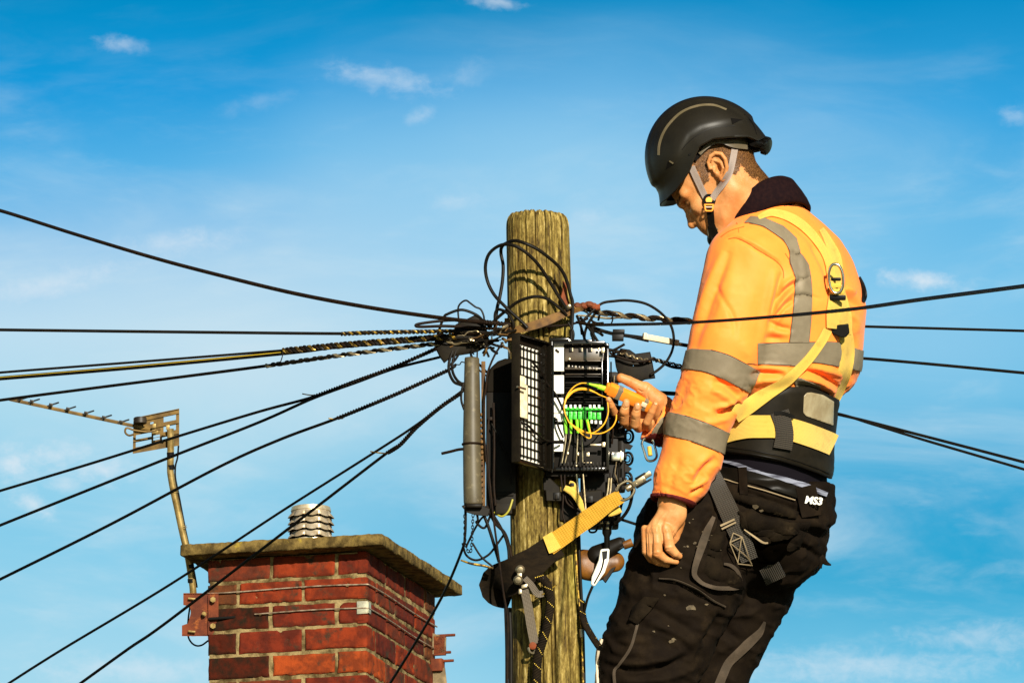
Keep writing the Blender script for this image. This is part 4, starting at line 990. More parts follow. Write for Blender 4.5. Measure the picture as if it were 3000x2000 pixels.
# label window on the pad
lab = [(2354, 1160), (2362, 1150), (2376, 1149), (2410, 1157), (2441, 1176), (2439, 1246), (2400, 1232), (2360, 1218), (2352, 1208)]
AV = A[:n_]; ap = AV[:, :2]; an = vnormals(AV, Tt)
M_label = mat('clear_label_window', (0.34, 0.28, 0.165), 0.3, 0.0, col2=(0.26, 0.20, 0.11), nscale=30, stretch=(1, 1, .4), coat=0.4, fmin=.4, fmax=.6)
panel('label_window', AV, Tt, np.minimum(poly_sd(ap, lab), np.where(an[:, 2] < 0.2, 30, -30.)), M_label, HAR, off=1.0, th=2.0)
# black slider where the straps cross
slw = front_w(jb, 2450, 965)
M_ring = M_chrome
def dring():
    w = min(q for q in (front_w(jb, a, b) for a in (2424, 2436, 2448, 2460, 2472) for b in (775, 800, 825, 850)) if q is not None)-20; g = G(); pts = []
    for t in np.linspace(0, 2*math.pi, 48, endpoint=False):
        c, s = math.cos(t), math.sin(t); u = 2449+21*np.sign(c)*abs(c)**0.8; v = 816-42*s
        pts.append((u+(818-v)*-.06, v, w-8))
    g.tube(PP(pts), 4.4/S0, 12, closed=True, cap=False); g.obj('dorsal_ring', M_ring, HAR)
    g = G(); g.box(P1(2450, 836, w-6), RT*20/S0, UP*9/S0, FW*5/S0, bev=.003); g.box(P1(2452, 858, w-4), RT*23/S0, UP*7/S0, FW*5/S0, bev=.003); 
    w = w+8; g2 = G(); g2.box(P1(2451, 836, w-10), RT*19/S0, UP*7/S0, FW*4/S0, bev=.003); g2.obj('ring_webbing', mat('yellow_loop', (.56, .36, .04), .7), HAR)
    g2 = G(); g2.box(P1(2453, 854, w-8), RT*20/S0, UP*8/S0, FW*5/S0, bev=.003); g2.obj('ring_webbing', bpy.data.materials['yellow_loop'], HAR)
    g = G(); g.box(P1(2449, 818, w-3), RT*15/S0, UP*5/S0, FW*6/S0, bev=.003); g.obj('ring_slot_bar', M_black, HAR)
    g = G(); g.box(P1(2454, 872, w-3), RT*24/S0, UP*8/S0, FW*5/S0, bev=.003); g.obj('ring_base_plate', M_black, HAR)
    w2 = front_w(jb, 2452, 965)-18
    g = G(); pl = [(2420, 944), (2436, 962), (2450, 952), (2486, 948), (2489, 975), (2478, 988), (2462, 988), (2440, 978), (2424, 962)]
    g.prism(PP([(a, b, w2) for a, b in pl]), FW*8/S0); g.obj('strap_slider', M_black, HAR, bevel=.002)
dring()
strap('far_shoulder_loop', [(2519, 812), (2528, 836), (2532, 862), (2526, 884)], [6, 12, 16, 8], [jb], M_black, HAR, off=4, th=5)
# ---- leather belt, waistband vest, loops (on the trousers)
T_ = Field((1700, 1380, -330), (2480, 2350, 290), 5.5)
T_.loft([(1420, 2248, 0, 208, 182), (1480, 2240, 0, 214, 190), (1530, 2236, 0, 222, 196)], YAW, pw=2.2)
T_.ell((2238, 1545, 0), (186, 150, 200), 30); T_.ell((2268, 1605, 20), (152, 118, 175), 25)
T_.cone((2062, 1568, -60), (1908, 1925, -110), 188, 150, 40, flat=((0, 0, 1), 1.15))
T_.ell((1985, 1560, -20), (112, 120, 130), 30)
T_.cone((1908, 1925, -110), (1890, 2010, -115), 150, 138, 10, flat=((0, 0, 1), 1.1)); T_.cone((1890, 2010, -115), (1975, 2340, -70), 136, 90, 20)
T_.cone((2222, 1640, 95), (2085, 1975, 90), 140, 100, 25); T_.cone((2085, 1975, 90), (2120, 2340, 110), 100, 82, 15)
TV, TF = T_.mesh(2); tn = vnormals(TV, TF)
tf = [([(1928, 1694), (1980, 1696), (2040, 1722), (2090, 1756), (2128, 1774)], 7, 6), ([(1920, 1704), (1980, 1708), (2040, 1738), (2100, 1775)], -9, 6),
      ([(1780, 1950), (1850, 1965), (1940, 1955), (2010, 1920)], -9, 9), ([(1775, 1930), (1850, 1945), (1930, 1935), (2000, 1905)], 8, 9), ([(1800, 1990), (1880, 1995), (1960, 1985), (2020, 1960)], 7, 9), ([(1880, 1760), (1930, 1790), (1990, 1830), (2030, 1850)], -8, 14),
      ([(1870, 1800), (1940, 1840), (2010, 1870), (2060, 1860)], 6, 16), ([(2160, 1430), (2220, 1455), (2300, 1480), (2370, 1512)], -8, 7), ([(2150, 1445), (2210, 1472), (2290, 1500), (2360, 1535)], 6, 8), ([(2330, 1540), (2380, 1560), (2415, 1580)], -9, 8), ([(2340, 1520), (2390, 1535), (2420, 1552)], 7, 8),
      ([(2330, 1600), (2370, 1610), (2410, 1640)], -8, 8), ([(2250, 1690), (2300, 1700), (2340, 1690)], 7, 12), ([(2210, 1730), (2260, 1745), (2300, 1740)], -8, 12), ([(2060, 1880), (2090, 1850), (2110, 1800)], -12, 14),
      ([(2130, 1800), (2180, 1800), (2230, 1780)], 6, 8), ([(2110, 1830), (2160, 1880), (2170, 1930)], -6, 12), ([(2060, 1960), (2090, 1920), (2150, 1880)], 5, 12), ([(1850, 1640), (1880, 1660), (1900, 1700)], -7, 12), ([(2100, 1480), (2060, 1520), (2040, 1570)], -6, 12), ([(1915, 1845), (1960, 1860), (2010, 1890)], -5, 8),
      ([(1790, 1870), (1830, 1890), (1900, 1890)], -5, 9), ([(1800, 1850), (1850, 1840), (1870, 1800)], 6, 9)]
td = folds(TV, tn, tf)*2.0+9*fbm(np.stack([(TV[:, 0]+.5*TV[:, 1])/170, (TV[:, 1]-.35*TV[:, 0])/75, TV[:, 2]/110], 1), 2, 61)
rid = 1-np.abs(fbm(np.stack([(TV[:, 0]+0.4*TV[:, 1])/110, (TV[:, 1]-0.3*TV[:, 0])/45, TV[:, 2]/80], 1), 3, 47))*3.0
td += np.clip(rid, 0, 1)**2*8.0; td = lap_scalar(td, TF, 2)
TV = TV+tn*td[:, None]; tb = bvh_of(TV, TF); tn = vnormals(TV, TF)
TR = pxobj('work_trousers', TV, TF, M_trouser, MAN); tp = TV[:, :2]
tfront = np.where(tn[:, 2] < 0.3, 30., -30.)
SB = [tb, bvh_of(WV, WF)]
strap('vest_hem', [(2118, 1350), (2160, 1360), (2200, 1378), (2240, 1392), (2300, 1404), (2360, 1424), (2422, 1448)], [6, 12, 17, 16, 14, 16, 12], SB, mat('pale_vest_cloth', (0.20, 0.21, 0.26), .9, col2=(.05, .05, .07), nscale=60, stretch=(.2, .2, 3), fmin=.45, fmax=.6), TR, off=8, th=3)
strap('leather_belt', [(2106, 1385), (2150, 1388), (2200, 1398), (2250, 1412), (2300, 1430), (2345, 1448)], [34, 36, 36, 34, 30, 26], SB, M_leather, TR, off=8, th=4)
strap('belt_loop', [(2176, 1368), (2178, 1400), (2180, 1448)], [24, 23, 24], SB, M_trouser, TR, off=14, th=4)
strap('belt_loop', [(2358, 1424), (2366, 1460), (2376, 1512)], [58, 60, 56], SB, M_trouser, TR, off=14, th=4)
strap('stretch_panel_seam', [(2120, 1402), (2160, 1414), (2240, 1436), (2330, 1464)], 3, SB, M_stitch, TR, off=8, th=1.5)
def brand_text():
    cu = bpy.data.curves.new('t', 'FONT'); cu.body = 'MS3'; cu.size = 0.0225; cu.extrude = 0.0006; cu.shear = 0.12; cu.space_character = 1.02; cu.offset = 0.0009
    to = bpy.data.objects.new('t', cu); COL.objects.link(to); dg = bpy.context.evaluated_depsgraph_get(); me = bpy.data.meshes.new_from_object(to.evaluated_get(dg))
    V = np.array([v.co[:] for v in me.vertices]); F = [tuple(p.vertices) for p in me.polygons]; bpy.data.objects.remove(to)
    ang = math.radians(7); u0, v0 = 2357, 1472; q = V*S0
    sb = [tb, SB[1]]; w = min([z for z in (front_w(s, a, b) for s in sb for a in (2360, 2376, 2392) for b in (1455, 1470)) if z is not None])-24
    u = u0+q[:, 0]*math.cos(ang)+q[:, 1]*math.sin(ang); v = v0+q[:, 0]*math.sin(ang)-q[:, 1]*math.cos(ang)
    wn_ = w+ np.clip(u-2360, 0, 99)*0.1 - q[:, 2]
    pxobj('brand_lettering', np.stack([u, v, wn_], 1), F, mat('white_lettering', (.8, .76, .66), .6), TR)
brand_text()
# pockets
def lift(poly, off, th, m, name, par=None, rim=None):
    f = np.minimum(np.minimum(poly_sd(tp, poly), tfront), np.clip(40-TV[:, 2], -30, 30))
    offv = off+np.clip(f, 0, 14)*0.5
    A_, T__ = shell(TV, TF, f, offv, th); return pxobj(name, A_, T__, m, par or TR)
pk = [(2088, 1508), (2062, 1560), (2040, 1622), (2026, 1680), (2040, 1702), (2062, 1720), (2100, 1728), (2150, 1728), (2177, 1722), (2180, 1704), (2168, 1672), (2150, 1655), (2118, 1652), (2114, 1622), (2122, 1590), (2126, 1560), (2108, 1530)]
pocket = lift(pk, 4, 5, M_trouser, 'holster_pocket')
strap('pocket_trim', [(2092, 1514), (2070, 1560), (2048, 1622), (2034, 1676), (2046, 1698), (2066, 1712), (2102, 1721), (2150, 1721), (2172, 1712)], [10, 20, 24, 20, 16, 12, 10, 12, 14], [tb], M_tgrey, pocket, off=16, th=4)
strap('pocket_trim', [(2120, 1650), (2140, 1655), (2160, 1672), (2170, 1700)], [6, 10, 10, 8], [tb], M_tgrey, pocket, off=18, th=3)
flap = [(2160, 1495), (2200, 1498), (2260, 1510), (2310, 1530), (2328, 1548), (2318, 1562), (2285, 1578), (2246, 1590), (2236, 1590), (2210, 1570), (2185, 1552), (2168, 1530)]
M_worn = mat('worn_brown_black_cloth', (0.030, 0.019, 0.0085), 0.9, col2=(0.011, 0.0065, 0.003), nscale=16, bump=.6, bscale=120, col3=(0.085, 0.057, 0.028), n3scale=22, n3=(.6, .75), spec=.08)
M_void = mat('pocket_painted_shade', (0.003, 0.002, 0.001), 1.0, spec=0.0)
lift([(2178, 1548), (2236, 1592), (2252, 1592), (2320, 1566), (2306, 1612), (2270, 1650), (2222, 1640), (2190, 1600)], 4, 4, M_void, 'pocket_mouth_shade')  # near-black sheet painted in for the shade under the flap
fl = lift(flap, 16, 7, M_worn, 'pocket_flap')
lift([(2098, 1524), (2076, 1570), (2058, 1630), (2050, 1670), (2070, 1700), (2110, 1708), (2116, 1660), (2110, 1622), (2118, 1590), (2122, 1560), (2108, 1534)], 9, 3, M_worn, 'pocket_panel')
lift([(2128, 1656), (2150, 1662), (2164, 1680), (2170, 1704), (2140, 1716), (2112, 1712), (2118, 1680)], 9, 3, M_worn, 'pocket_panel')
strap('flap_edge', [(2180, 1550), (2208, 1570), (2236, 1588), (2250, 1589)], [3, 5, 6, 4], [tb], mat('frayed_edge', (.30, .22, .12), .9), fl, off=32, th=3)
lift([(2300, 1530), (2372, 1528), (2356, 1560), (2340, 1600), (2310, 1615), (2292, 1600), (2318, 1566)], 5, 5, M_worn, 'pocket_gusset')
lift([(1890, 1745), (1935, 1752), (1900, 1800), (1868, 1830), (1846, 1822), (1858, 1780)], 6, 4, M_worn, 'knee_pocket_flap')
lift([(2140, 1440), (2260, 1470), (2340, 1500), (2330, 1520), (2230, 1496), (2140, 1462)], 3, 3, M_worn, 'hip_yoke')
strap('leg_piping', [(2240, 1820), (2226, 1850), (2196, 1880), (2165, 1910), (2135, 1940), (2118, 1975), (2104, 2010), (2085, 2060)], [6, 22, 28, 26, 25, 26, 28, 28], [tb], M_tgrey, TR, off=5, th=3)
strap('thigh_seam', [(1890, 1762), (1874, 1800), (1862, 1850), (1846, 1900), (1815, 1945), (1800, 1965), (1802, 2010)], [10, 9, 8, 8, 8, 8, 8], [tb], M_tgrey, TR, off=3, th=2)
strap('thigh_seam', [(1931, 1693), (1980, 1698), (2040, 1724), (2090, 1758), (2126, 1776)], [3, 4, 4, 5, 4], [tb], M_tgrey, TR, off=2, th=2)
strap('knee_pad_edge', [(1768, 1872), (1758, 1900), (1753, 1950), (1756, 2020)], [4, 5, 5, 5], None if False else [tb], mat('pale_knee_pad', (.6, .5, .35), .5), TR, off=-6, th=10)
V_, F_, uv_ = ribbon([(2396, 1628, -20), (2408, 1636, -24), (2420, 1648, -22), (2434, 1654, -18)], [26, 22, 14, 4], None, 0, 6, nx=3, step=4); pxobj('strap_tab', V_, F_, M_trouser, TR)
V_, F_, uv_ = ribbon([(2390, 1610, -24), (2402, 1640, -26), (2404, 1664, -24)], [18, 16, 8], None, 0, 6, nx=3, step=4); pxobj('strap_tab', V_, F_, M_worn, TR)
V_, F_, uv_ = ribbon([(2196, 1886, 60), (2208, 1904, 60), (2220, 1924, 60)], [20, 14, 3], None, 0, 6, nx=3, step=4); pxobj('strap_tab', V_, F_, M_trouser, TR)
# leg straps of the harness
strap('leg_strap', [(2084, 1376), (2096, 1410), (2122, 1468), (2150, 1530), (2172, 1580), (2196, 1640)], [44, 52, 56, 58, 56, 50], [tb, SB[1]], M_bweb, HAR, off=14, th=5, smooth=8)
strap('leg_strap', [(2236, 1690), (2262, 1676), (2290, 1662)], [46, 50, 50], [tb], M_bweb, HAR, off=10, th=5)
strap('strap_stitching', [(2110, 1540), (2152, 1520)], 6, [tb], M_stitch, HAR, off=24, th=2); strap('strap_stitching', [(2114, 1549), (2156, 1529)], 5, [tb], M_stitch, HAR, off=24, th=2)
for ln in ([(2148, 1560), (2174, 1572)], [(2174, 1572), (2138, 1588)], [(2148, 1560), (2138, 1590)], [(2138, 1590), (2162, 1648)], [(2174, 1572), (2202, 1654)], [(2172, 1575), (2161, 1648)], [(2140, 1590), (2186, 1628), (2202, 1650)], [(2160, 1650), (2204, 1655)]):
    strap('strap_stitching', ln, 2.6, [tb], M_stitch, HAR, off=26, th=2)
# paint flecks on the thigh
fg = RNG
def flecks():
    Vs, Fs, n = [], [], 0
    spots = [(2020, 1530, 4), (2035, 1590, 7), (2045, 1600, 5), (2015, 1600, 5), (2085, 1565, 6), (2078, 1580, 4), (2105, 1575, 7), (2100, 1560, 4), (2005, 1600, 4), (1998, 1620, 3), (2068, 1650, 4), (1968, 1878, 9), (1975, 1872, 7), (1915, 1848, 6), (1958, 1832, 3), (1948, 1742, 5), (2060, 1556, 4), (2030, 1520, 3), (2110, 1610, 4), (2090, 1600, 3), (1995, 1662, 3), (2212, 1485, 12), (2196, 1500, 8), (2230, 1495, 7), (2025, 1780, 14), (2070, 1770, 6), (2090, 1590, 5)]
    for (u, v, r) in spots:
        k = 7; a0 = fg.uniform(0, 6); ring = []
        w = front_w(tb, u, v); 
        if w is None: continue
        for i in range(k):
            a = a0+i*2*math.pi/k; rr = r*fg.uniform(.4, 1.1); uu, vv = u+rr*math.cos(a)*1.2, v+rr*math.sin(a)*.7; ww = front_w(tb, uu, vv) or w; ring.append((uu, vv, ww-2.2-(14 if 2036 < u < 2180 and 1540 < v < 1700 else 0)-(22 if 2160 < u < 2300 and v < 1510 else 0)))
        Vs += ring; Fs.append(tuple(range(n, n+k))[::-1]); n += k
    return pxobj('paint_splashes', np.array(Vs), Fs, mat('dried_paint', (.13, .095, .05), .85, col2=(.05, .036, .02), nscale=60), TR)
flecks()
# ------------------------------------------------------------------ head, neck, hands (one body mesh), hair, helmet
psi = math.radians(8); f0 = np.array([-.743, .654, -.139]); g_ = np.array([-.669, -.727, .155]); kk = np.array([0, .208, .978])
f_ = f0*math.cos(psi)+kk*math.sin(psi); l_ = f0*math.sin(psi)-kk*math.cos(psi)
f_ /= np.linalg.norm(f_); g_ = g_-f_*(f_@g_); g_ /= np.linalg.norm(g_); l_ = l_-f_*(l_@f_)-g_*(l_@g_); l_ /= np.linalg.norm(l_)
HE = np.array([2110., 498., 8.])
def Hp(a, b, c): return HE+f_*a+g_*b+l_*c
M2 = np.array([[f_[0], g_[0]], [f_[1], g_[1]]]); M2i = np.linalg.inv(M2)
def Q(u, v, c):
    """head point seen at pixel (u, v) with sideways offset c from the mid plane (+ towards the lens)"""
    r = M2i@(np.array([u, v])-HE[:2]-l_[:2]*c); return Hp(r[0], r[1], c)
AX = [f_, g_, l_]
Hd = Field((1950, 340, -190), (2380, 760, 190), 2.3)
Hd.ell(Hp(14, 38, 0), (138, 122, 99), 0, axes=AX)
Hd.ell(Hp(72, -50, 0), (84, 100, 74), 22, axes=AX)
Hd.ell(Hp(96, 22, 0), (58, 50, 74), 18, axes=AX)
Hd.cone(Q(2112, 505, 0)+l_*0, (2236, 648, 22), 90, 88, 26)
Hd.cone((2150, 560, 12), (2232, 645, 20), 94, 86, 20)
for s in (1, -1):
    Hd.cone(Hp(149, 4, 10*s), Hp(124, 10, 62*s), 13, 15, 14)            # brow
    Hd.ell(Hp(112, -40, 52*s), (30, 24, 22), 16, axes=AX)                # cheek bone
    Hd.cone(Hp(12, -78, 62*s), Hp(120, -140, 26*s), 24, 20, 26)          # jaw
    Hd.cone(Hp(8, -50, 66*s), Hp(12, -80, 62*s), 26, 24, 20)
Hd.ell(Hp(128, -88, 0), (36, 40, 40), 16, axes=AX)
Hd.cone(Hp(142, -4, 0), Hp(150, -20, 0), 12, 9, 8)
Hd.chain([Hp(143, -14, 0), Hp(156, -38, 0), Hp(166, -60, 0)], [9, 11, 13], 6, 4)   # nose bridge
Hd.ell(Hp(168, -63, 0), (13, 12, 12), 6, axes=AX)
for s in (1, -1):
    Hd.ell(Hp(151, -68, 12*s), (14, 10, 9), 6, axes=AX)
    Hd.ell(Hp(144, -16, 37*s), (17, 15, 19), 10, 'cut', axes=AX)         # eye socket
    Hd.ell(Hp(122, -14, 38*s), (20, 16, 19), 4, axes=AX)                 # lidded eye
    Hd.cone(Hp(141, -23, 26*s), Hp(131, -24, 50*s), 2.4, 2.0, 3, 'cut')  # lash line
    Hd.cone(Hp(138, -3, 24*s), Hp(128, -3, 52*s), 2.0, 1.8, 3, 'cut')    # lid fold
    Hd.ell(Hp(157, -77, 8*s), (6, 4, 4), 3, 'cut', axes=AX)
    Hd.cone(Hp(146, -78, 20*s), Hp(128, -112, 34*s), 2.6, 2.0, 8, 'cut') # cheek fold
Hd.ell(Hp(126, -112, 0), (32, 44, 38), 14, axes=AX)
Hd.cone(Hp(150, -94, -13), Hp(150, -94, 13), 8, 8, 5); Hd.cone(Hp(146, -110, -12), Hp(146, -110, 12), 8.5, 8.5, 5)
Hd.cone(Hp(161, -102, -22), Hp(154, -102, 22), 2.6, 2.6, 2, 'cut')
Hd.ell(Hp(146, -124, 0), (10, 7, 20), 6, 'cut', axes=AX)
Hd.ell(Hp(134, -144, 0), (25, 23, 27), 14, axes=AX)
# ear on the near side
ec = np.array([2103., 489.]); el_ = np.array([.27, .96]); es = np.array([.96, -.27])
eax = [np.array([el_[0], el_[1], 0.0]), np.array([es[0]*.94, es[1]*.94, -.34]), np.array([0.30, -.05, .95])]
def E(a, b, c=0):
    """ear point: a down its length, b towards the back, c outwards"""
    return np.array([ec[0]+el_[0]*a+es[0]*b, ec[1]+el_[1]*a+es[1]*b, -104-0.32*b-c])
Hd.ell(E(0, 2, -8), (40, 24, 13), 4, axes=eax)
Hd.ell(E(-4, -2, 9), (29, 16, 12), 3, 'cut', axes=eax)
helix = [E(-2, -24, 1), E(-20, -24, 4), E(-36, -12, 5), E(-41, 4, 5), E(-34, 20, 5), E(-16, 27, 5), E(8, 25, 4), E(26, 16, 2), E(38, 4, 0)]
Hd.chain(helix, [5, 5.5, 6, 6, 6, 6, 6, 7, 8], 2, 1)
Hd.chain([E(-2, -24, 1), E(2, -12, -1), E(4, -4, -2)], [5, 4, 3], 2, 1)
Hd.chain([E(-22, -6, -2), E(-10, 12, 1), E(8, 14, 1), E(18, 6, 0)], [4, 5, 5, 5], 2, 1)
Hd.ell(E(36, 2, 0), (10, 10, 7), 4, axes=eax)
Hd.ell(E(6, 0, 2), (11, 8, 16), 3, 'cut', axes=eax)
Hd.ell(E(8, -13, 0), (9, 5, 7), 4, axes=eax)
for s in (-1,):                                                        # far ear, simple
    Hd.ell(Hp(-12, -8, -98), (20, 36, 12), 4, axes=AX)
HV, HF = Hd.mesh(1)
hn = vnormals(HV, HF)
HV = HV+hn*(0.3*fbm(HV/8.0, 2, 3))[:, None]
HV = HV+hn*folds(HV, hn, [([(2135, 590), (2150, 620), (2150, 655)], -1.5, 9), ([(2180, 520), (2210, 555), (2230, 580)], -1.5, 8), ([(2052, 560), (2060, 600), (2056, 640)], -2, 10), ([(2110, 600), (2120, 640), (2128, 670)], 2.0, 10)])[:, None]
hb = bvh_of(HV, HF)
# near hand, hanging with curled fingers, back of the hand to the lens
A_ = Field((1860, 1420, -330), (2040, 1690, -150), 1.8)
A_.chain([(1985, 1400, -222), (1968, 1475, -228), (1972, 1508, -232)], [44, 40, 36], 0, 8, flat=((.1, 0, 1), 1.25))
A_.cone((1972, 1500, -232), (1945, 1548, -238), 38, 38, 14, flat=((.15, 0, 1), 1.9))
A_.cone((1950, 1520, -236), (1914, 1556, -234), 32, 24, 12, flat=((-.15, 0, 1), 1.6))
A_.cone((1930, 1545, -240), (1955, 1556, -244), 24, 22, 10, flat=((0, 0, 1), 1.4))
fing = [([(1951, 1548, -252), (1957, 1580, -262), (1962, 1604, -262), (1978, 1620, -256), (1990, 1628, -244)], [17, 16, 16, 12.5, 9.5]),
        ([(1922, 1552, -252), (1925, 1590, -262), (1926, 1620, -262), (1950, 1638, -252), (1981, 1645, -238)], [16.5, 15.5, 15.5, 11.5, 8.5]),
        ([(1904, 1552, -244), (1906, 1590, -252), (1907, 1622, -250), (1926, 1645, -236), (1955, 1654, -222)], [12.5, 12, 12, 11, 8.5]),
        ([(1889, 1548, -232), (1890, 1586, -238), (1891, 1615, -236), (1906, 1638, -222), (1932, 1650, -208)], [11, 10.5, 10.5, 9.5, 8])]
for i, (pts, rs) in enumerate(fing): A_.chain(pts[:2], rs[:2], 6); A_.chain(pts[1:], rs[1:], 1.0, 1.0)
A_.chain([(1990, 1530, -215), (1978, 1575, -206), (1968, 1605, -200), (1962, 1625, -204)], [17, 15, 13, 10], 10, 2)
NV, NF = A_.mesh(1); nn = vnormals(NV, NF)
hf = [([(1941, 1560), (1943, 1590), (1948, 1614), (1966, 1632)], -5, 2.2), ([(1911, 1560), (1911, 1590), (1911, 1622)], -4, 2.0), ([(1897, 1560), (1898, 1592), (1899, 1622)], -3.5, 1.8),
      ([(1946, 1604), (1960, 1602), (1974, 1600)], 1.6, 3), ([(1948, 1609), (1962, 1608)], -1.6, 1.3), ([(1914, 1618), (1928, 1616), (1938, 1620)], 1.6, 3), ([(1916, 1623), (1930, 1624)], -1.6, 1.3),
      ([(1970, 1556), (1976, 1564), (1976, 1572)], -2, 2), ([(1978, 1552), (1970, 1566)], -1.5, 1.6), ([(1945, 1552), (1952, 1520), (1966, 1495)], 1.5, 4), ([(1922, 1552), (1934, 1522), (1955, 1495)], 1.5, 4), ([(1905, 1552), (1920, 1520)], 1.2, 4),
      ([(1934, 1552), (1944, 1520)], -1.2, 4), ([(1950, 1555), (1958, 1552)], 1.8, 6), ([(1920, 1556), (1928, 1555)], 2.0, 6), ([(1902, 1556), (1908, 1556)], 1.6, 5)]
NV = NV+nn*folds(NV, nn, hf, 0.2)[:, None]
# far hand, palm up to the lens round the tester
DW = -105.0
B_ = Field((1755, 1080, -90), (2010, 1310, 110), 1.8)
B_.chain([(2010, 1262, 40), (1958, 1222, 30), (1935, 1200, 26)], [36, 33, 34], 0, 8, flat=((0, 0, 1), 1.1))
B_.cone((1940, 1195, 28), (1900, 1165, 22), 38, 34, 14, flat=((0, 0, 1), 1.6))
B_.cone((1925, 1175, 10), (1890, 1140, 0), 28, 22, 12)                     # ball of the thumb
B_.cone((1905, 1205, 36), (1860, 1205, 36), 34, 30, 14, flat=((0, 0, 1), 1.9))
B_.cone((1880, 1170, 34), (1850, 1190, 38), 26, 26, 14, flat=((0, 0, 1), 1.7))
B_.chain([(1890, 1142, 0), (1862, 1126, -6), (1842, 1116, -10), (1819, 1106, -14)], [20, 15.5, 15, 13], 8, 2)     # thumb
B_.chain([(1850, 1205, 38), (1818, 1222, 34), (1800, 1208, 8), (1791, 1188, -14), (1783, 1170, -26)], [13, 12, 11.5, 10.5, 8.5], 6, 1.5)
B_.chain([(1868, 1222, 36), (1842, 1244, 24), (1828, 1232, -6), (1829, 1205, -30), (1835, 1178, -40)], [15, 15, 15, 14, 10.5], 6, 1.5)
B_.chain([(1888, 1232, 34), (1872, 1252, 20), (1860, 1242, -8), (1863, 1212, -30), (1868, 1188, -40)], [15, 15, 15, 14, 10.5], 6, 1.5)
B_.chain([(1908, 1236, 30), (1900, 1250, 14), (1896, 1236, -10), (1910, 1205, -26), (1921, 1184, -30)], [13, 13, 12, 11, 9], 6, 1.5)
B_.cone((1890, 1244, 24), (1866, 1247, 20), 14, 12, 8)
PV, PF = B_.mesh(1); PV[:, 2] += DW; pn = vnormals(PV, PF)
pf2 = [([(1868, 1140), (1878, 1146), (1886, 1146)], -3, 2), ([(1822, 1192), (1832, 1196), (1842, 1192)], -2.4, 1.6), ([(1856, 1200), (1866, 1204), (1874, 1200)], -2.4, 1.6), ([(1817, 1218), (1830, 1222)], -1.8, 1.6), ([(1850, 1226), (1862, 1230)], -1.8, 1.6), ([(1850, 1118), (1846, 1130)], -1.5, 2),
       ([(1905, 1120), (1896, 1150), (1902, 1180)], -1.6, 3), ([(1786, 1178), (1796, 1180)], -1.5, 1.5)]
PV = PV+pn*folds(PV, pn, pf2, 0.2)[:, None]
# hidden trunk and limbs complete the figure under the clothes
C_ = Field((1850, 600, -280), (2500, 2340, 260), 12.0)
C_.loft([(640, 2255, 20, 60, 50), (700, 2285, 20, 170, 100), (900, 2326, 20, 190, 120), (1100, 2300, 20, 170, 110), (1300, 2255, 0, 150, 120), (1500, 2240, 0, 160, 130)], YAW)
C_.chain([(2188, 785, -120), (2084, 1150, -200), (1975, 1450, -226)], [62, 52, 36], 10); C_.chain([(2375, 790, 150), (2150, 1325, 60), (1940, 1215, -75)], [60, 48, 32], 10)
C_.chain([(2120, 1560, -60), (1912, 1930, -105), (1968, 2330, -70)], [110, 90, 60], 10); C_.chain([(2220, 1620, 80), (2085, 1975, 90), (2120, 2330, 110)], [100, 70, 55], 10)
CV, CF = C_.mesh(1)
allV, allF, n = [], [], 0
for v_, f2 in ((HV, HF), (NV, NF), (PV, PF), (CV, CF)): allV.append(v_); allF.append(f2+n); n += len(v_)
BODY = pxobj('body', np.concatenate(allV), np.concatenate(allF), M_skin, MAN)
# nails
M_nail = mat('fingernail', (0.52, 0.25, 0.11), 0.35, coat=0.15)
nbv = bvh_of(np.concatenate([NV, PV]), np.concatenate([NF, PF+len(NV)]))
def nail(u, v, ru, rv, ang):
    w = front_w(nbv, u, v)
    if w is None: return
    ring = []; c, s = math.cos(ang), math.sin(ang); F = []; V = [(u, v, w-2.2)]
    for i in range(12):
        t = i*math.pi/6; x, y = math.cos(t)*ru, math.sin(t)*rv; uu, vv = u+x*c-y*s, v+x*s+y*c; V.append((uu, vv, (front_w(nbv, uu, vv) or w)-1.2))
    for i in range(12): F.append((0, (i+1) % 12+1, i+1))
    return V, F
nv_, nf_ = [], []
for a in ((1836, 1182, 7, 9, 0.1), (1868, 1190, 7, 9, 0.05), (1921, 1180, 5, 6, 0.3), (1786, 1172, 4, 6, -.3)):
    r = nail(*a)
    if r: nf_ += [tuple(q+len(nv_) for q in f) for f in r[1]]; nv_ += r[0]
pxobj('fingernails', np.array(nv_), nf_, M_nail, BODY)
# ---- short hair: many fine blades rooted on the scalp, dense skin cap below them
M_hair = mat('short_brown_hair', (0.075, 0.030, 0.008), 0.5, col2=(0.21, 0.092, 0.026), nscale=300, spec=.3)
hairpoly = [(2040, 480), (2035, 455), (2060, 405), (2160, 380), (2230, 420), (2262, 505), (2272, 540), (2236, 545), (2222, 515), (2198, 505), (2180, 480), (2165, 470), (2150, 500), (2138, 478), (2120, 448), (2096, 444), (2074, 462), (2068, 486), (2072, 520), (2062, 530), (2056, 500)]
hairline = poly_sd(HV[:, :2], hairpoly)+6*fbm(HV/9.0, 2, 8)
back = (HV[:, 0] > 2140) & (hn[:, 2] > .2) & (HV[:, 1] < 540)
hfld = np.where(hn[:, 2] < .35, hairline, np.where(HV[:, 1] < 505+(HV[:, 0]-2200)*.3, 8.0, -8.0)); hfld = np.minimum(hfld, 60); 
notear = np.where((HV[:, 2] < -103) & (HV[:, 0] > 2066) & (HV[:, 0] < 2140) & (HV[:, 1] > 440), -5.0, 30.0); hfld = np.minimum(hfld, notear)
HA, HT = shell(HV, HF, hfld-7, 0.6, 1.0)
HAIR = pxobj('hair', HA, HT, M_hair, BODY)
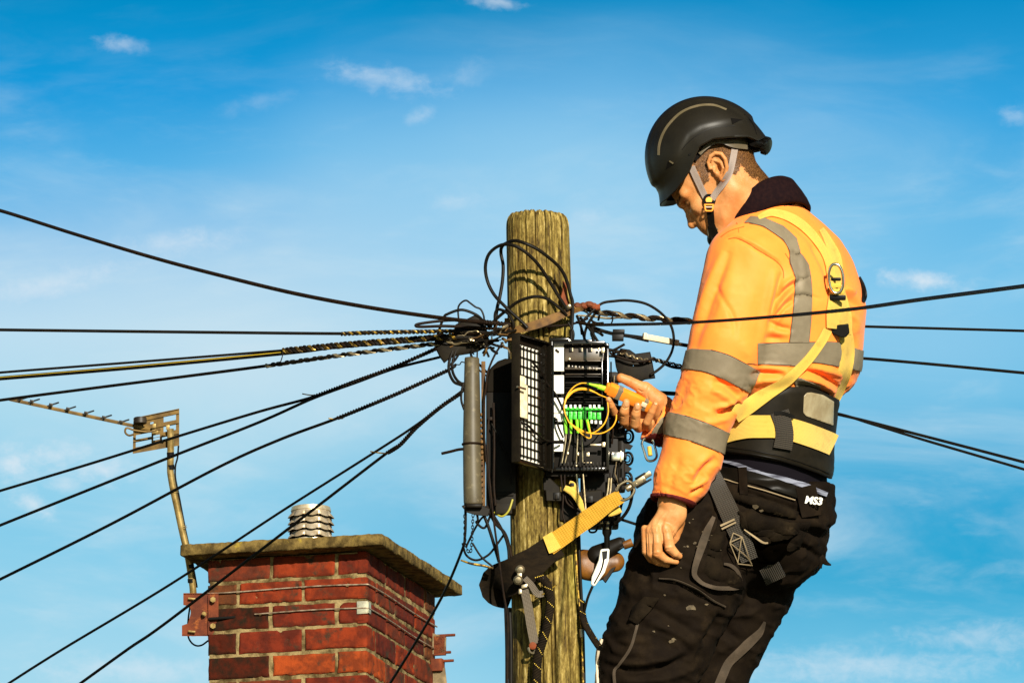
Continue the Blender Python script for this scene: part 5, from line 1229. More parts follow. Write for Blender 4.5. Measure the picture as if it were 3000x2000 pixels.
def blades():
    tri = np.concatenate([HF[:, [0, 1, 2]], HF[:, [0, 2, 3]]]); fm = hfld[tri].mean(1); ctr = HV[tri].mean(1); ok = (fm > -13) & (hn[tri].mean(1)[:, 2] < .6) & (ctr[:, 1] > 395) & (ctr[:, 1] < 560) & ~((ctr[:, 0] > 2062) & (ctr[:, 0] < 2142) & (ctr[:, 1] > 438) & (ctr[:, 1] < 545) & (ctr[:, 2] < -94))
    idx = np.where(ok)[0]; idx = RNG.choice(idx, 26000); pr = RNG.random(len(idx)); idx = idx[pr < np.clip((fm[idx]+13)/16, 0, 1)**1.5]
    r1 = RNG.random((len(idx), 2)); r1 = np.where(r1.sum(1)[:, None] > 1, 1-r1, r1); t = tri[idx]; p = HV[t[:, 0]]+(HV[t[:, 1]]-HV[t[:, 0]])*r1[:, :1]+(HV[t[:, 2]]-HV[t[:, 0]])*r1[:, 1:]
    nrm = hn[t[:, 0]]; fl = np.array([.45, .85, 0.0])+RNG.normal(0, .25, (len(idx), 3)); fl[p[:, 0] < 2080] = np.array([-.2, 1, 0])+RNG.normal(0, .25, (int((p[:, 0] < 2080).sum()), 3))
    fl -= nrm*(fl*nrm).sum(1)[:, None]; fl /= np.linalg.norm(fl, axis=1)[:, None]; L = RNG.uniform(7, 15, len(idx))[:, None]*np.clip((fm[idx]+20)/24, .35, 1)[:, None]
    sd_ = np.cross(nrm, fl); wd = .75
    a = p+sd_*wd; b = p-sd_*wd; c = p+fl*L*.6+nrm*(1.4+.10*L)-sd_*wd*.7; c2 = p+fl*L*.6+nrm*(1.4+.10*L)+sd_*wd*.7; d = p+fl*L+nrm*(1.2+.22*L)
    n = len(p); V = np.concatenate([a, b, c, c2, d]); F = []
    for i in range(n): F.append((i, i+n, i+2*n, i+3*n)); F.append((i+3*n, i+2*n, i+4*n))
    pxobj('hair_strands', V, F, M_hair, BODY)
blades()
# eyebrow, lashes
M_brow = mat('brow_hair', (0.06, 0.028, 0.012), 0.7)
def brow():
    V, F = [], []
    for i in range(160):
        t = RNG.random(); a, b, c = 150-22*t**1.5, 6+6*t+RNG.normal(0, 2.4), 10+54*t; o = Hp(a+6, b, c); h = hb.ray_cast(Vector(Hp(a+60, b, c+10)), Vector(-(f_*1.0+l_*.17)).normalized())
        if h[0] is None: continue
        p = np.array(h[0]); nr = np.array(h[1]); d = (l_*.8-f_*.5+g_*.25); e = d*RNG.uniform(5, 9); s = np.cross(nr, d); s = s/np.linalg.norm(s)*.7; n = len(V); V += [p+s, p-s, p+e+nr*1.6]; F.append((n, n+1, n+2))
    pxobj('eyebrow', np.array(V), F, M_brow, BODY)
brow()
# ---- helmet
M_helm = mat('matt_black_helmet', (0.020, 0.0155, 0.0075), 0.44, col2=(0.028, 0.022, 0.011), nscale=12, bump=0.25, bscale=600, bdist=0.0005, spec=.35, col3=(.055, .043, .024), n3scale=55, n3=(.68, .76))
M_helm.node_tree.nodes['Principled BSDF'].inputs['Specular IOR Level'].default_value = .3
M_helm2 = mat('helmet_stripe', (0.10, 0.078, 0.04), 0.4, col2=(.13, .10, .055), nscale=30)
M_hgrey = mat('grey_headband', (0.11, 0.085, 0.05), 0.35, col2=(0.085, 0.065, 0.038), nscale=30)
ctr = (6, 45); RA, RB, RC = 178, 189, 152
def rim_b(a, c):
    near = np.interp(a, [-175, -139, -128, -82, -48, -2, 33, 68, 100, 130, 160, 180], [-20, -20, 2, 36, 60, 71, 56, 38, 31, 29, 33, 42]); return near
def dome():
    nphi, nth = 168, 64; ph = np.linspace(0, 2*math.pi, nphi, endpoint=False); V = []; rim = []
    th = np.full(nphi, 1.6)
    for _ in range(30):
        a = ctr[0]+RA*np.sin(th)*np.cos(ph); b = rim_b(a, 0); th = np.arccos(np.clip((b-ctr[1])/RB, -.95, .95))*.5+th*.5
    def pos(t, p, k=1.0, lift=0.0):
        st, ct = np.sin(t), np.cos(t); a = ctr[0]+(RA*k+lift)*st*np.cos(p); c = (RC*k+lift)*st*np.sin(p); b = ctr[1]+(RB*k+lift)*ct
        # raised crown ridge panel, lower side flare (a shelf along the rim)
        return a, b, c
    rows = []
    for i in range(nth+1):
        f = i/nth; t = th*f**0.92; lf = np.zeros(nphi)
        # flare near the rim all round, peak in front
        s = np.clip((f-.80)/.20, 0, 1); fl = 7.0*s*s; pk = np.clip(np.cos(ph), 0, 1)**1.5*14*np.clip((f-.88)/.12, 0, 1)**1.5
        crown = 4.0*(1/(1+np.exp((np.abs(pos(t, ph)[2])-62)/3.0)))*np.clip(1-(f-.78)/.04, 0, 1)       # central raised band
        shelf = -3.5/(1+np.exp(-(f-.80)/.012))
        a, b, c = pos(t, ph, 1.0, fl+pk+crown+shelf); rows.append(np.stack([a, b, c], 1))
    k_in = .955
    inner = []
    for i in range(nth, -1, -4):
        f = i/nth; a, b, c = pos(th*f**0.92, ph, k_in, 0); inner.append(np.stack([a, b, c], 1))
    rows.append(rows[-1]*np.array([.985, 1, .985])+np.array([0, -3.0, 0])); rings = rows+[inner[0]+np.array([0, -1, 0])]+inner[1:]
    V = np.concatenate(rings); F = []
    for i in range(len(rings)-1):
        for j in range(nphi): j2 = (j+1) % nphi; F.append((i*nphi+j, i*nphi+j2, (i+1)*nphi+j2, (i+1)*nphi+j))
    W3 = HE+V[:, :1]*f_+V[:, 1:2]*g_+V[:, 2:3]*l_; F = np.array(F); N_ = vnormals(W3, F)
    if ((W3[nphi*20:nphi*21]-Hp(6, 45, 0))*N_[nphi*20:nphi*21]).sum() < 0: F = F[:, ::-1]
    o = pxobj('helmet', W3, F, M_helm, MAN, auto=50); m = len(rows)*nphi
    return o, bvh_of(W3[:m], F[(F < m).all(1)])
HEL, hel_b = dome()
# moulded stripes on the shell
strap('helmet_stripe', [(1930, 455), (1932, 425), (1944, 390), (1966, 358), (2000, 328), (2045, 311), (2090, 309), (2128, 322)], [6, 6.5, 6.5, 6.5, 6, 6, 6, 5], [hel_b], M_helm2, HEL, off=0, th=2.0, nx=4)
strap('shell_groove', [(1998, 440), (2014, 420), (2050, 392), (2090, 374), (2130, 370), (2152, 369)], 2.2, [hel_b], M_black, HEL, off=-.2, th=1.0, nx=2)
strap('shell_groove', [(2180, 335), (2205, 362), (2218, 400)], 2.5, [hel_b], M_black, HEL, off=0, th=1.0, nx=2)
def hpanel(poly, name, off=0.0, th=2.5, m=M_black):
    w = [front_w(hel_b, *p) for p in poly]
    if any(x is None for x in w): return
    c = np.array(poly, float); k = len(c); V = [(p[0], p[1], x-off-th) for p, x in zip(poly, w)]+[(p[0], p[1], x+4) for p, x in zip(poly, w)]
    F = [tuple(range(k)), tuple(range(2*k-1, k-1, -1))]+[(i, (i+1) % k, (i+1) % k+k, i+k) for i in range(k)]; pxobj(name, np.array(V), F, m, HEL, auto=20)
hpanel([(2141, 346), (2176, 350), (2146, 364)], 'vent_recess'); hpanel([(1957, 472), (1975, 482), (1950, 497)], 'vent_recess'); hpanel([(1962, 470), (1974, 478), (1971, 481), (1960, 474)], 'vent_lip', 3, 2, M_helm2)
g = G(); w = front_w(hel_b, 2021, 452); g.lathe(P1(2021, 452, w-2), -FW, [(0, 3.5/S0), (.0006, 3.4/S0)], 12); g.obj('rivet_hole', M_black, HEL)
# headband: broad grey plastic round the head behind the ear, knob at the back
ring = []
def hb_line():
    us = [(2052, 452), (2066, 436), (2082, 424), (2104, 418), (2130, 424), (2156, 424), (2184, 422)]; return us
strap('headband', [(2050, 452, -10), (2066, 434, -10), (2086, 420, -10), (2112, 414, -10), (2146, 421, -10), (2188, 420, -10)], [9, 12, 12, 16, 28, 37], [hb], M_hgrey, HEL, off=8, th=3)
strap('headband_slider', [(2184, 420, -10), (2206, 420, -6), (2228, 430, 0)], [40, 38, 34], [hb], M_black, HEL, off=10, th=6)
strap('headband_pad', [(2036, 470), (2050, 450), (2064, 436)], [10, 10, 8], [hb], M_black, HEL, off=8, th=4)
g = G(); ax = P1(2252, 424, -5)-P1(2230, 418, 5); ax /= np.linalg.norm(ax); c0 = P1(2232, 424, -6)
g.lathe(c0, ax, [(0, 20/S0), (4/S0, 22/S0), (7/S0, 25/S0), (20/S0, 25/S0), (23/S0, 22/S0), (24/S0, 6/S0)], 32)
for i in range(14):
    t = i*2*math.pi/14; X = np.cross(ax, [0, 0, 1.0]); X /= np.linalg.norm(X); Y = np.cross(ax, X); d = X*math.cos(t)+Y*math.sin(t); tg = np.cross(ax, d)
    g.box(c0+ax*13/S0+d*25/S0, ax*7/S0, d*2.2/S0, tg*3/S0, bev=.0006)
g.obj('adjusting_knob', M_blackgloss, HEL)
g = G(); c1 = P1(2222, 425, 20); g.tube(smooth_path([list(P1(2205, 416, -60)), list(P1(2232, 424, -10)), list(P1(2232, 430, 40)), list(P1(2205, 436, 90))], n=6), 13/S0, 12); g.obj('rear_cradle', M_black, HEL)
# chin strap: two grey webs to a buckle, black web to the chin cup
M_gweb = webmat('grey_chin_webbing', (0.30, 0.235, 0.20), (0.24, 0.19, 0.155), pitch=.0018, depth=.4)
M_gwebd = M_gweb
strap('chin_webbing', [(2026, 488), (2038, 515), (2054, 550), (2068, 580)], [19, 19, 18, 18], [hb], M_gweb, HEL, off=5, th=3, smooth=6)
strap('chin_webbing', [(2152, 438), (2146, 470), (2137, 506), (2120, 536), (2100, 562), (2086, 584)], [19, 19, 19, 20, 19, 18], [hb], M_gweb, HEL, off=5, th=3, smooth=6)
strap('chin_webbing_lower', [(2080, 612), (2083, 640), (2086, 668)], [22, 20, 18], [hb], M_black, HEL, off=6, th=3, smooth=6)
wb = min(front_w(hb, 2078, 590) or -60, front_w(hb, 2085, 600) or -60)-10
M_orpl = mat('orange_buckle_plastic', (0.95, 0.33, 0.04), 0.4)
g = G(); th_ = np.linspace(0, 2*math.pi, 28, endpoint=False); out = [(2078+19*np.sign(math.cos(t))*abs(math.cos(t))**.9, 588+20*math.sin(t)*(1 if math.sin(t) < 0 else .75), wb) for t in th_]
g.prism(PP(out), FW*8/S0); g.obj('buckle', M_black, HEL, bevel=.0012)
g = G(); out = [(2077+9.5*math.cos(t), 586+9*math.sin(t), wb-2.5) for t in th_]; out = [(a, min(b, 592), c) for a, b, c in out]; g.prism(PP(out), FW*4/S0); g.obj('buckle_button', mat('orange_button', (1.0, .42, .07), .45), HEL, smooth=False)
for (u0, v0, u1, v1) in ((2063, 598, 2091, 602), (2063, 598, 2068, 620), (2086, 598, 2091, 620), (2064, 615, 2090, 620), (2066, 606, 2088, 609)):
    pass
g = G()
for (a, b) in (((2063, 600), (2091, 600)), ((2065, 600), (2066, 614)), ((2089, 600), (2088, 614)), ((2068, 618), (2086, 618)), ((2066, 614), (2069, 618)), ((2088, 614), (2085, 618))):
    g.tube([P1(a[0], a[1], wb-2), P1(b[0], b[1], wb-2)], 2.4/S0, 8)
g.obj('buckle_frame', M_orpl, HEL); g = G(); g.tube([P1(2067, 607, wb-3), P1(2087, 607, wb-3)], 2.0/S0, 8); g.obj('buckle_bar', mat('buckle_bar_grey', (.5, .42, .32), .4), HEL)
CC = Hd  # chin cup
K = Field((2040, 655, -90), (2140, 740, 60), 2.2)
K.ell(Hp(142, -142, 4), (30, 27, 34), 0, axes=AX); K.ell(Hp(130, -138, 4), (27, 23, 44), 2, 'cut', axes=AX)
KV, KF = K.mesh(1); cup = pxobj('chin_cup', KV, KF, M_black, HEL)
g = G(); pts = [(2074, 672, -52), (2080, 666, -56), (2096, 668, -58), (2108, 676, -56), (2112, 684, -50)]; g.tube(px_path(pts, 6), 2.0/S0, 8); g.tube(px_path([(2074, 672, -52), (2076, 690, -48), (2084, 704, -40)], 6), 2/S0, 8); g.obj('cup_rim', M_hgrey, HEL)
strap('chin_cup_web', [(2084, 660), (2090, 680), (2098, 704)], [22, 26, 26], [hb, bvh_of(KV, KF)], M_leather, HEL, off=7, th=3, smooth=6)
# ------------------------------------------------------------------ gear on the pole
_P = P
def P(u, v, w=0.0, D=None):      # depth 0 here is an upright plane through the gear, not the lens plane
    return _P(u, v, np.asarray(w, float)-0.213*(np.asarray(v, float)-1000), D)
X_ = np.array([1.0, 0, 0]); Y_ = np.array([0, 1.0, 0]); Z_ = np.array([0, 0, 1.0]); q1 = 1.0/S0
M_cable = mat('black_cable', (0.012, 0.0095, 0.007), 0.45, col2=(0.020, 0.015, 0.009), nscale=40, spec=.5)
M_brcable = mat('brown_weathered_cable', (0.035, 0.018, 0.008), 0.55, col2=(0.018, 0.010, 0.006), nscale=60)
M_gold = mat('brass_coated_wire', (0.42, 0.26, 0.035), 0.42, 0.6, col2=(0.05, 0.028, 0.006), nscale=90, fmin=.4, fmax=.56)
M_silver = mat('galvanised_grip_wire', (0.62, 0.50, 0.30), 0.32, 0.8, col2=(0.30, 0.22, 0.11), nscale=60)
M_yline = mat('cable_yellow_stripe', (0.50, 0.34, 0.02), 0.5)
M_greyp = mat('grey_cover_plastic', (0.085, 0.068, 0.036), 0.5, col2=(0.062, 0.048, 0.025), nscale=16, col3=(0.14, 0.112, 0.06), n3scale=50)
M_encl = mat('dark_enclosure_plastic', (0.014, 0.010, 0.006), 0.5, col2=(0.022, 0.016, 0.009), nscale=20)
M_encl_g = mat('charcoal_enclosure_plastic', (0.030, 0.022, 0.011), 0.6, col2=(0.016, 0.011, 0.006), nscale=30)
M_gloss = mat('glossy_black_tray', (0.014, 0.011, 0.007), 0.16, spec=.7)
M_white = mat('white_label_card', (0.80, 0.76, 0.64), 0.5)
M_cream = mat('cream_label_card', (0.80, 0.70, 0.48), 0.55, col2=(.6, .5, .3), nscale=60)
M_green = mat('green_connector', (0.03, 0.50, 0.02), 0.4); M_lime = mat('lime_boot', (0.20, 0.62, 0.02), 0.4)
M_fibre = mat('yellow_fibre_lead', (.85, 0.38, 0.02), 0.4)
M_rusty = mat('rusty_band', (0.15, 0.072, 0.012), 0.7, 0.2, col2=(0.05, 0.022, 0.005), nscale=30, bump=.4, bscale=80)
M_rust2 = mat('rust_red_iron', (0.22, 0.045, 0.010), 0.8, 0.1, col2=(0.11, 0.03, 0.008), nscale=40, bump=.5, bscale=90)
M_strapy = webmat('worn_yellow_sling', (0.52, 0.27, 0.012), (0.34, 0.16, 0.006), pitch=.0045, along=False, depth=.8)
M_galv = mat('galvanised_steel', (0.32, 0.26, 0.16), 0.35, 0.85, col2=(0.25, 0.2, 0.12), nscale=40)
M_leath = mat('brown_leather', (0.20, 0.075, 0.008), 0.45, col2=(0.06, 0.022, 0.003), nscale=14, bump=.3, bscale=80)
M_sleeve = mat('black_sleeve_fabric', (0.016, 0.010, 0.005), 0.85, col2=(0.034, 0.021, 0.009), nscale=40, bump=.6, bscale=220, bdist=.001, stretch=(1, 1, 2))
def BX(g, u0, u1, v0, v1, w0, w1, mi=0, bev=0.0015):
    c = P1((u0+u1)/2, (v0+v1)/2, (w0+w1)/2); g.box(c, X_*(u1-u0)/2*q1, Y_*(w1-w0)/2*q1, Z_*(v1-v0)/2*q1/.978, mi, bev); return g
def rad(path, r):
    path = np.asarray(path, float); r = np.ones(len(path))*r if np.isscalar(r) else np.interp(np.linspace(0, 1, len(path)), np.linspace(0, 1, len(r)), r); return r*(D0+path[:, 2]/S0)/FPX
def cable(pts, r, m=None, label=None, group=None, name='cable', n=10, parent=None, seg=10, cat='cable'):
    pts = [tuple(map(float, q)) for q in pts]
    p = smooth_path(pts, n=n); rv = rad(p, r)
    def far(a, b, k): a, b = np.array(a), np.array(b); d = (a-b)/np.linalg.norm((a-b)[:2]); return a+d*k      # run on past the frame
    if pts[0][0] < -50 or pts[0][1] > 2040: p = np.concatenate([[far(p[0], p[3], 1500)], p]); rv = np.concatenate([[rv[0]], rv])
    if pts[-1][0] > 3100 or (pts[-1][1] > 2065 and len(pts) > 8): p = np.concatenate([p, [far(p[-1], p[-4], 1500)]]); rv = np.concatenate([rv, [rv[-1]]])
    g = G(); g.tube(PP(p), rv, seg)
    if parent is not None: return g.obj(name, m or M_cable, parent)
    return g.obj(name, m or M_cable, None, label=label, cat=cat, group=group)
def helix(path, R, pitch, r, k=1, ph0=0.0, name='grip_wire', m=None, parent=None, seg=6, flat=False):
    """k strands wound round a path given in px space, R and pitch in px"""
    p = smooth_path(path, n=10); L = np.concatenate([[0], np.cumsum(np.linalg.norm(np.diff(p, axis=0), axis=1))]); s = np.arange(0, L[-1], pitch/14); c = np.stack([np.interp(s, L, p[:, i]) for i in range(3)], 1)
    T = np.gradient(c, axis=0); T /= np.linalg.norm(T, axis=1)[:, None]; a = np.array([0, 0, 1.0]); N1 = np.cross(T, a); N1 /= np.linalg.norm(N1, axis=1)[:, None]; N2 = np.cross(T, N1); g = G()
    for j in range(k):
        ph = 2*np.pi*s/pitch+ph0+j*.42; q = c+R*(np.cos(ph)[:, None]*N1+np.sin(ph)[:, None]*N2); g.tube(PP(q), rad(q, r), seg)
    return g.obj(name, m or M_gold, parent)
LBL = 'overhead cables strung away from the pole'
# --- long lines to the left
c1 = [(-120, 590, -2900), (0, 617, -2600), (223, 687, -2100), (446, 754, -1700), (638, 805, -1350), (861, 859, -950), (1084, 901, -560), (1307, 933, -200), (1420, 944, -90), (1500, 952, -60)]
t1 = cable(c1, [5.4, 5.2, 5.6, 6, 6, 6], M_brcable, 'thick dark cable curving down from the upper left to the pole, highest line', LBL)
helix([(1405, 942, -100), (1450, 947, -75), (1505, 952, -60)], 6.0, 9, 2.2, 1, name='grip_wire', m=M_brcable, parent=t1)
c2 = [(-100, 965, -900), (0, 966, -820), (500, 972, -520), (1001, 977, -240)]
t2 = cable(c2+[(1100, 974, -190), (1333, 970, -90), (1440, 975, -50)], 4.6, M_cable, 'straight black cable running level to the left edge with a short thin twisted end', LBL)
helix([(1001, 978, -240), (1100, 974, -190), (1333, 970, -90)], 4.6, 26, 2.2, 3, m=M_gold, parent=t2); helix([(1001, 978, -240), (1100, 974, -190), (1333, 970, -90)], 4.6, 26, 2.4, 2, 3.2, m=M_cable, parent=t2)
c3 = [(-100, 1102, 560), (0, 1091, 520), (400, 1060, 330), (829, 1026, 120), (1000, 1010, 40), (1282, 988, -60), (1430, 985, -60)]
t3 = cable(c3, 3.6, M_cable, 'thin upper line of the close pair that slopes gently to the left edge', LBL)
c3b = [(-100, 1116, 560), (0, 1108, 520), (400, 1075, 330), (842, 1033, 120), (1000, 1014, 40), (1282, 992, -66), (1430, 988, -60)]
t3b = cable(c3b, 6.2, M_cable, 'thick black line with a yellow stripe, lower of the close pair sloping left', LBL)
cable([(a, b-2.6, c-5.0) for a, b, c in c3b[:4]], 1.5, M_yline, name='yellow_marking', parent=t3b)
wr = [(830, 1028, 118), (1000, 1011, 36), (1150, 999, -20), (1282, 989, -66), (1340, 986, -70)]
helix(wr, 7.5, 44, 2.8, 3, m=M_gold, parent=t3b); helix(wr, 7.5, 44, 3.6, 2, 2.4, m=M_cable, parent=t3b); helix(wr, 7.0, 44, 3.2, 2, 4.2, m=M_brcable, parent=t3b)
cable([(829, 1027, 110), (827, 1044, 110), (822, 1060, 112)], 1.6, M_brcable, name='wire_tail', parent=t3b)
c4 = [(-100, 1188, 1060), (0, 1172, 960), (300, 1133, 660), (560, 1100, 400), (790, 1070, 190), (1000, 1040, 50), (1320, 1001, -60), (1420, 994, -60)]
t4 = cable(c4, [4.4, 4.4, 4.6, 4.4, 4.4], M_cable, 'black line with bright twisted silver grip, passing just over the aerial tip', LBL)
cable([(a, b-1.6, c-3.6) for a, b, c in c4[:5]], 1.1, M_silver, name='yellow_marking', parent=t4)
wr = [(780, 1071, 200), (1000, 1040, 50), (1180, 1018, -20), (1330, 1000, -66)]
helix(wr, 5.4, 50, 1.7, 4, m=M_silver, parent=t4); helix(wr, 5.0, 50, 2.6, 2, 2.9, m=M_cable, parent=t4)
c5 = [(-100, 1467, 1900), (0, 1437, 1700), (260, 1359, 1250), (523, 1277, 830), (760, 1205, 480), (918, 1162, 280), (1040, 1116, 150), (1160, 1073, 40), (1275, 1021, -50)]
t5 = cable(c5, [4, 4, 4.2, 4.2], M_cable, 'thin line dropping left across the aerial reflector, upper of its pair', LBL)
c6 = [(-100, 1580, 1900), (0, 1538, 1700), (260, 1434, 1250), (510, 1334, 830), (760, 1236, 480), (918, 1166, 280), (1046, 1119, 150), (1160, 1078, 60), (1295, 1044, -20), (1330, 1030, -20)]
t6 = cable(c6, [4.3, 4.3, 4.3, 3.8], M_cable, 'line dropping left just below the aerial reflector across the mast top', LBL)
wr = [(915, 1163, 280), (1040, 1117, 150), (1160, 1072, 40), (1280, 1020, -50)]
helix(wr, 4.2, 22, 2.4, 1, m=M_brcable, parent=t5); helix(wr, 4.2, 22, 2.4, 1, 3.1, m=M_cable, parent=t5); cable([(885, 1153, 280), (910, 1157, 280), (935, 1156, 268)], 1.7, M_gold, name='wire_tail', parent=t5)
c7 = [(-100, 1740, 1700), (0, 1694, 1500), (320, 1535, 1000), (638, 1371, 560), (820, 1277, 330), (995, 1223, 160), (1160, 1154, 50), (1314, 1083, -60), (1330, 1070, -60)]
t7 = cable([(-100, 1745, 1700), (0, 1696, 1500), (320, 1537, 1000), (638, 1369, 560), (820, 1287, 350), (995, 1222, 160), (1160, 1154, 50), (1314, 1083, -60), (1335, 1068, -50)], [4.4]*3+[4.2], M_cable, 'single line sloping to the left edge across the middle of the aerial mast', LBL)
wr = [(990, 1224, 165), (1160, 1154, 50), (1314, 1083, -60)]
helix(wr, 4.3, 20, 2.4, 1, m=M_brcable, parent=t7); helix(wr, 4.3, 20, 2.4, 1, 3.1, m=M_cable, parent=t7); cable([(962, 1225, 170), (980, 1227, 170), (1005, 1225, 158)], 1.8, M_gold, name='wire_tail', parent=t7)
c8a = [(-60, 2058, 2100), (26, 2000, 1900), (184, 1900, 1600), (500, 1710, 1050), (820, 1500, 560), (1090, 1329, 190), (1220, 1244, 40), (1349, 1148, -80), (1362, 1136, -80)]
t8a = cable(c8a, 3.9, M_cable, 'upper of two lines crossing in front of the chimney cowl', LBL)
c8b = [(150, 2062, 1900), (236, 2000, 1750), (375, 1900, 1500), (500, 1813, 1250), (907, 1500, 500), (1130, 1329, 160), (1172, 1302, 110), (1220, 1250, 50), (1290, 1192, -30), (1347, 1152, -84), (1360, 1140, -80)]
t8b = cable(c8b, 4.5, M_cable, 'lower of two lines crossing in front of the chimney cowl and coping', LBL)
wr = [(1135, 1326, 155), (1172, 1302, 110), (1220, 1251, 50), (1290, 1192, -30), (1349, 1152, -84)]
helix(wr, 4.4, 20, 2.6, 1, m=M_brcable, parent=t8b); helix(wr, 4.4, 20, 2.6, 1, 3.1, m=M_cable, parent=t8b); cable([(1085, 1322, 165), (1112, 1326, 160), (1135, 1328, 150)], 2, M_gold, name='wire_tail', parent=t8b)
cable([(1363, 1470, -70), (1364, 1520, -70), (1362, 1570, -60), (1354, 1610, -40), (1300, 1737, 200), (1219, 1878, 500), (1143, 2000, 760), (1100, 2070, 900)], 4.2, M_cable, 'line leaving the foot of the grey cover steeply past the right of the chimney', LBL)
# --- long lines to the right
cable([(1690, 944, -70), (1740, 951, -160), (1840, 950, -500), (2000, 946, -1100), (2250, 929, -2000), (2500, 905, -2900), (2700, 877, -3700), (3000, 838, -4900), (3120, 820, -5300)], [4.5, 4.5, 4.6, 5.4, 6.2, 6.4], M_brcable, 'dark cable crossing in front of the orange jacket and rising to the right', LBL)
c = [(1700, 905, 10), (1790, 922, 40), (1900, 932, 90), (2010, 939, 150), (2300, 950, 320), (2525, 956, 470), (3000, 969, 800), (3120, 973, 880)]
r2 = cable(c, [4.6, 4.2, 4, 4], M_cable, 'level line emerging behind the back of the jacket at chest height', LBL)
wr = [(1672, 900, -10), (1720, 905, 0), (1780, 918, 30), (1900, 932, 88), (2030, 941, 160)]
helix(wr, 8.0, 76, 1.9, 4, m=M_silver, parent=r2); helix(wr, 7.0, 76, 3.6, 2, 2.4, m=M_brcable, parent=r2)
cable([(1690, 924, -20), (1730, 926, -12), (1780, 932, 0), (1820, 930, 20)], [2.4, 3.4, 3.4, 2], M_silver, name='grip_wire', parent=r2)
c = [(1770, 1020, 30), (1840, 1035, 40), (1920, 1054, 70), (2010, 1078, 120), (2250, 1040, 300), (2522, 1049, 480), (3000, 1092, 800), (3120, 1104, 880)]
r3 = cable(c, [3.6, 4, 4.4, 4.8], M_cable, 'line behind the worker leaving the jacket at the chest band towards the right', LBL)
helix([(1895, 1047, 60), (1950, 1062, 84), (2020, 1080, 124)], 4.6, 22, 2.6, 2, m=M_cable, parent=r3); helix([(1895, 1047, 60), (1950, 1062, 84), (2020, 1080, 124)], 4.6, 22, 1.6, 1, 3, m=M_silver, parent=r3)
cable([(1900, 1150, 250), (2200, 1170, 320), (2440, 1210, 420), (2720, 1280, 620), (3000, 1353, 820), (3120, 1384, 900)], 4.4, M_cable, 'upper of the close pair of lines falling to the right edge behind the waist', LBL)
cable([(1900, 1146, 230), (2200, 1166, 300), (2440, 1208, 400), (2560, 1243, 500), (2720, 1292, 620), (3000, 1374, 820), (3120, 1410, 900)], 4.0, M_cable, 'lower of the close pair of lines falling to the right edge behind the waist', LBL)
# --- clamp on a line
cl = cable([(1722, 950, 20), (1750, 964, 30), (1800, 978, 40), (1887, 990, 60), (1990, 1008, 95), (2040, 1016, 115)], 5.4, M_cable, 'black line with a ribbed white clamp between the pole and the jacket', LBL)
def clampbody():
    a = P1(1886, 987, 50); b = P1(1988, 1006, 82); d = (b-a)/np.linalg.norm(b-a); up = np.cross(X_*0+Y_, d); up = np.cross(d, Y_); up /= np.linalg.norm(up); sd_ = np.cross(up, d)
    if up[2] < 0: up = -up
    g = G(); L = np.linalg.norm(b-a)/2; g.box((a+b)/2+up*1*q1, d*L, up*8.5*q1, sd_*8*q1, bev=.002); g.box(a+up*2*q1+d*2*q1, d*5*q1, up*10*q1, sd_*9*q1, bev=.002)
    for i in range(19): g.box(a+d*(14+i*4.6)*q1-sd_*0-Y_*8.5*q1, d*1.2*q1, up*7.5*q1, Y_*1.2*q1)
    g.obj('ribbed_clamp', mat('white_clamp_plastic', (.58, .48, .30), .45), cl)
    g = G(); BX(g, 1795, 1830, 966, 978, 28, 50); BX(g, 1793, 1827, 980, 998, 28, 48); g.tube(PP([(1770, 968, 30), (1830, 984, 40), (1900, 1000, 60)]), 2.6*q1, 8); g.objs('clamp_wedge', M_black, cl); g = G(); g.lathe(P1(1994, 1008, 76), -FW, [(0, 5*q1), (3*q1, 4.6*q1), (4*q1, 2*q1)], 12); g.obj('clamp_bolt_head', M_galv, cl)
clampbody()
# --- loops round the pole head
LG = 'slack cable loops round the pole head'
cable([(1672, 1010, -70), (1678, 900, -60), (1671, 862, -55), (1657, 814, -62), (1638, 782, -78), (1606, 753, -105), (1571, 728, -125), (1536, 712, -130), (1507, 705, -112), (1479, 715, -70), (1469, 726, -40), (1468, 745, -30), (1474, 778, -30), (1472, 823, -30), (1464, 871, -32), (1456, 905, -40), (1450, 960, -45)], 5.2, M_cable, 'black cable hooping over the pole just below its top, outer of two', LG)
cable([(1664, 910, -62), (1635, 865, -68), (1606, 818, -80), (1577, 775, -100), (1545, 743, -118), (1510, 721, -124), (1479, 716, -110), (1453, 725, -90), (1431, 747, -75), (1422, 782, -62), (1428, 823, -55), (1447, 862, -60), (1479, 897, -72), (1530, 944, -80), (1545, 960, -80)], 5.0, M_cable, 'black cable looping wide to the left of the pole near its top, inner of two', LG)
cable([(1430, 965, -40), (1450, 938, -50), (1491, 903, -72), (1523, 881, -90), (1565, 869, -100), (1600, 874, -90), (1628, 893, -78), (1648, 910, -70), (1660, 925, -60)], 4.8, M_cable, 'black cable arching low across the front of the pole above the band', LG)
cable([(1275, 1010, -60), (1284, 975, -70), (1300, 930, -80), (1313, 919, -84), (1345, 908, -90), (1370, 911, -90), (1400, 925, -84), (1420, 945, -70), (1440, 960, -60)], 4.2, M_cable, 'cable loop arching over the grey hood left of the pole', LG)
cable([(1345, 950, -40), (1342, 905, -40), (1350, 888, -42), (1365, 880, -44), (1378, 888, -46), (1393, 899, -46), (1408, 906, -44), (1417, 925, -44), (1419, 950, -40)], 2.8, M_cable, 'thin wavy black wire sticking up left of the pole', LG)
cable([(1500, 965, -58), (1440, 962, -60), (1370, 958, -80), (1300, 955, -100), (1235, 957, -110), (1218, 954, -112), (1230, 948, -112), (1290, 940, -110), (1340, 938, -100), (1400, 945, -90)], 4.4, M_brcable, 'narrow doubled cable end pointing left beneath the uppermost line', LG)
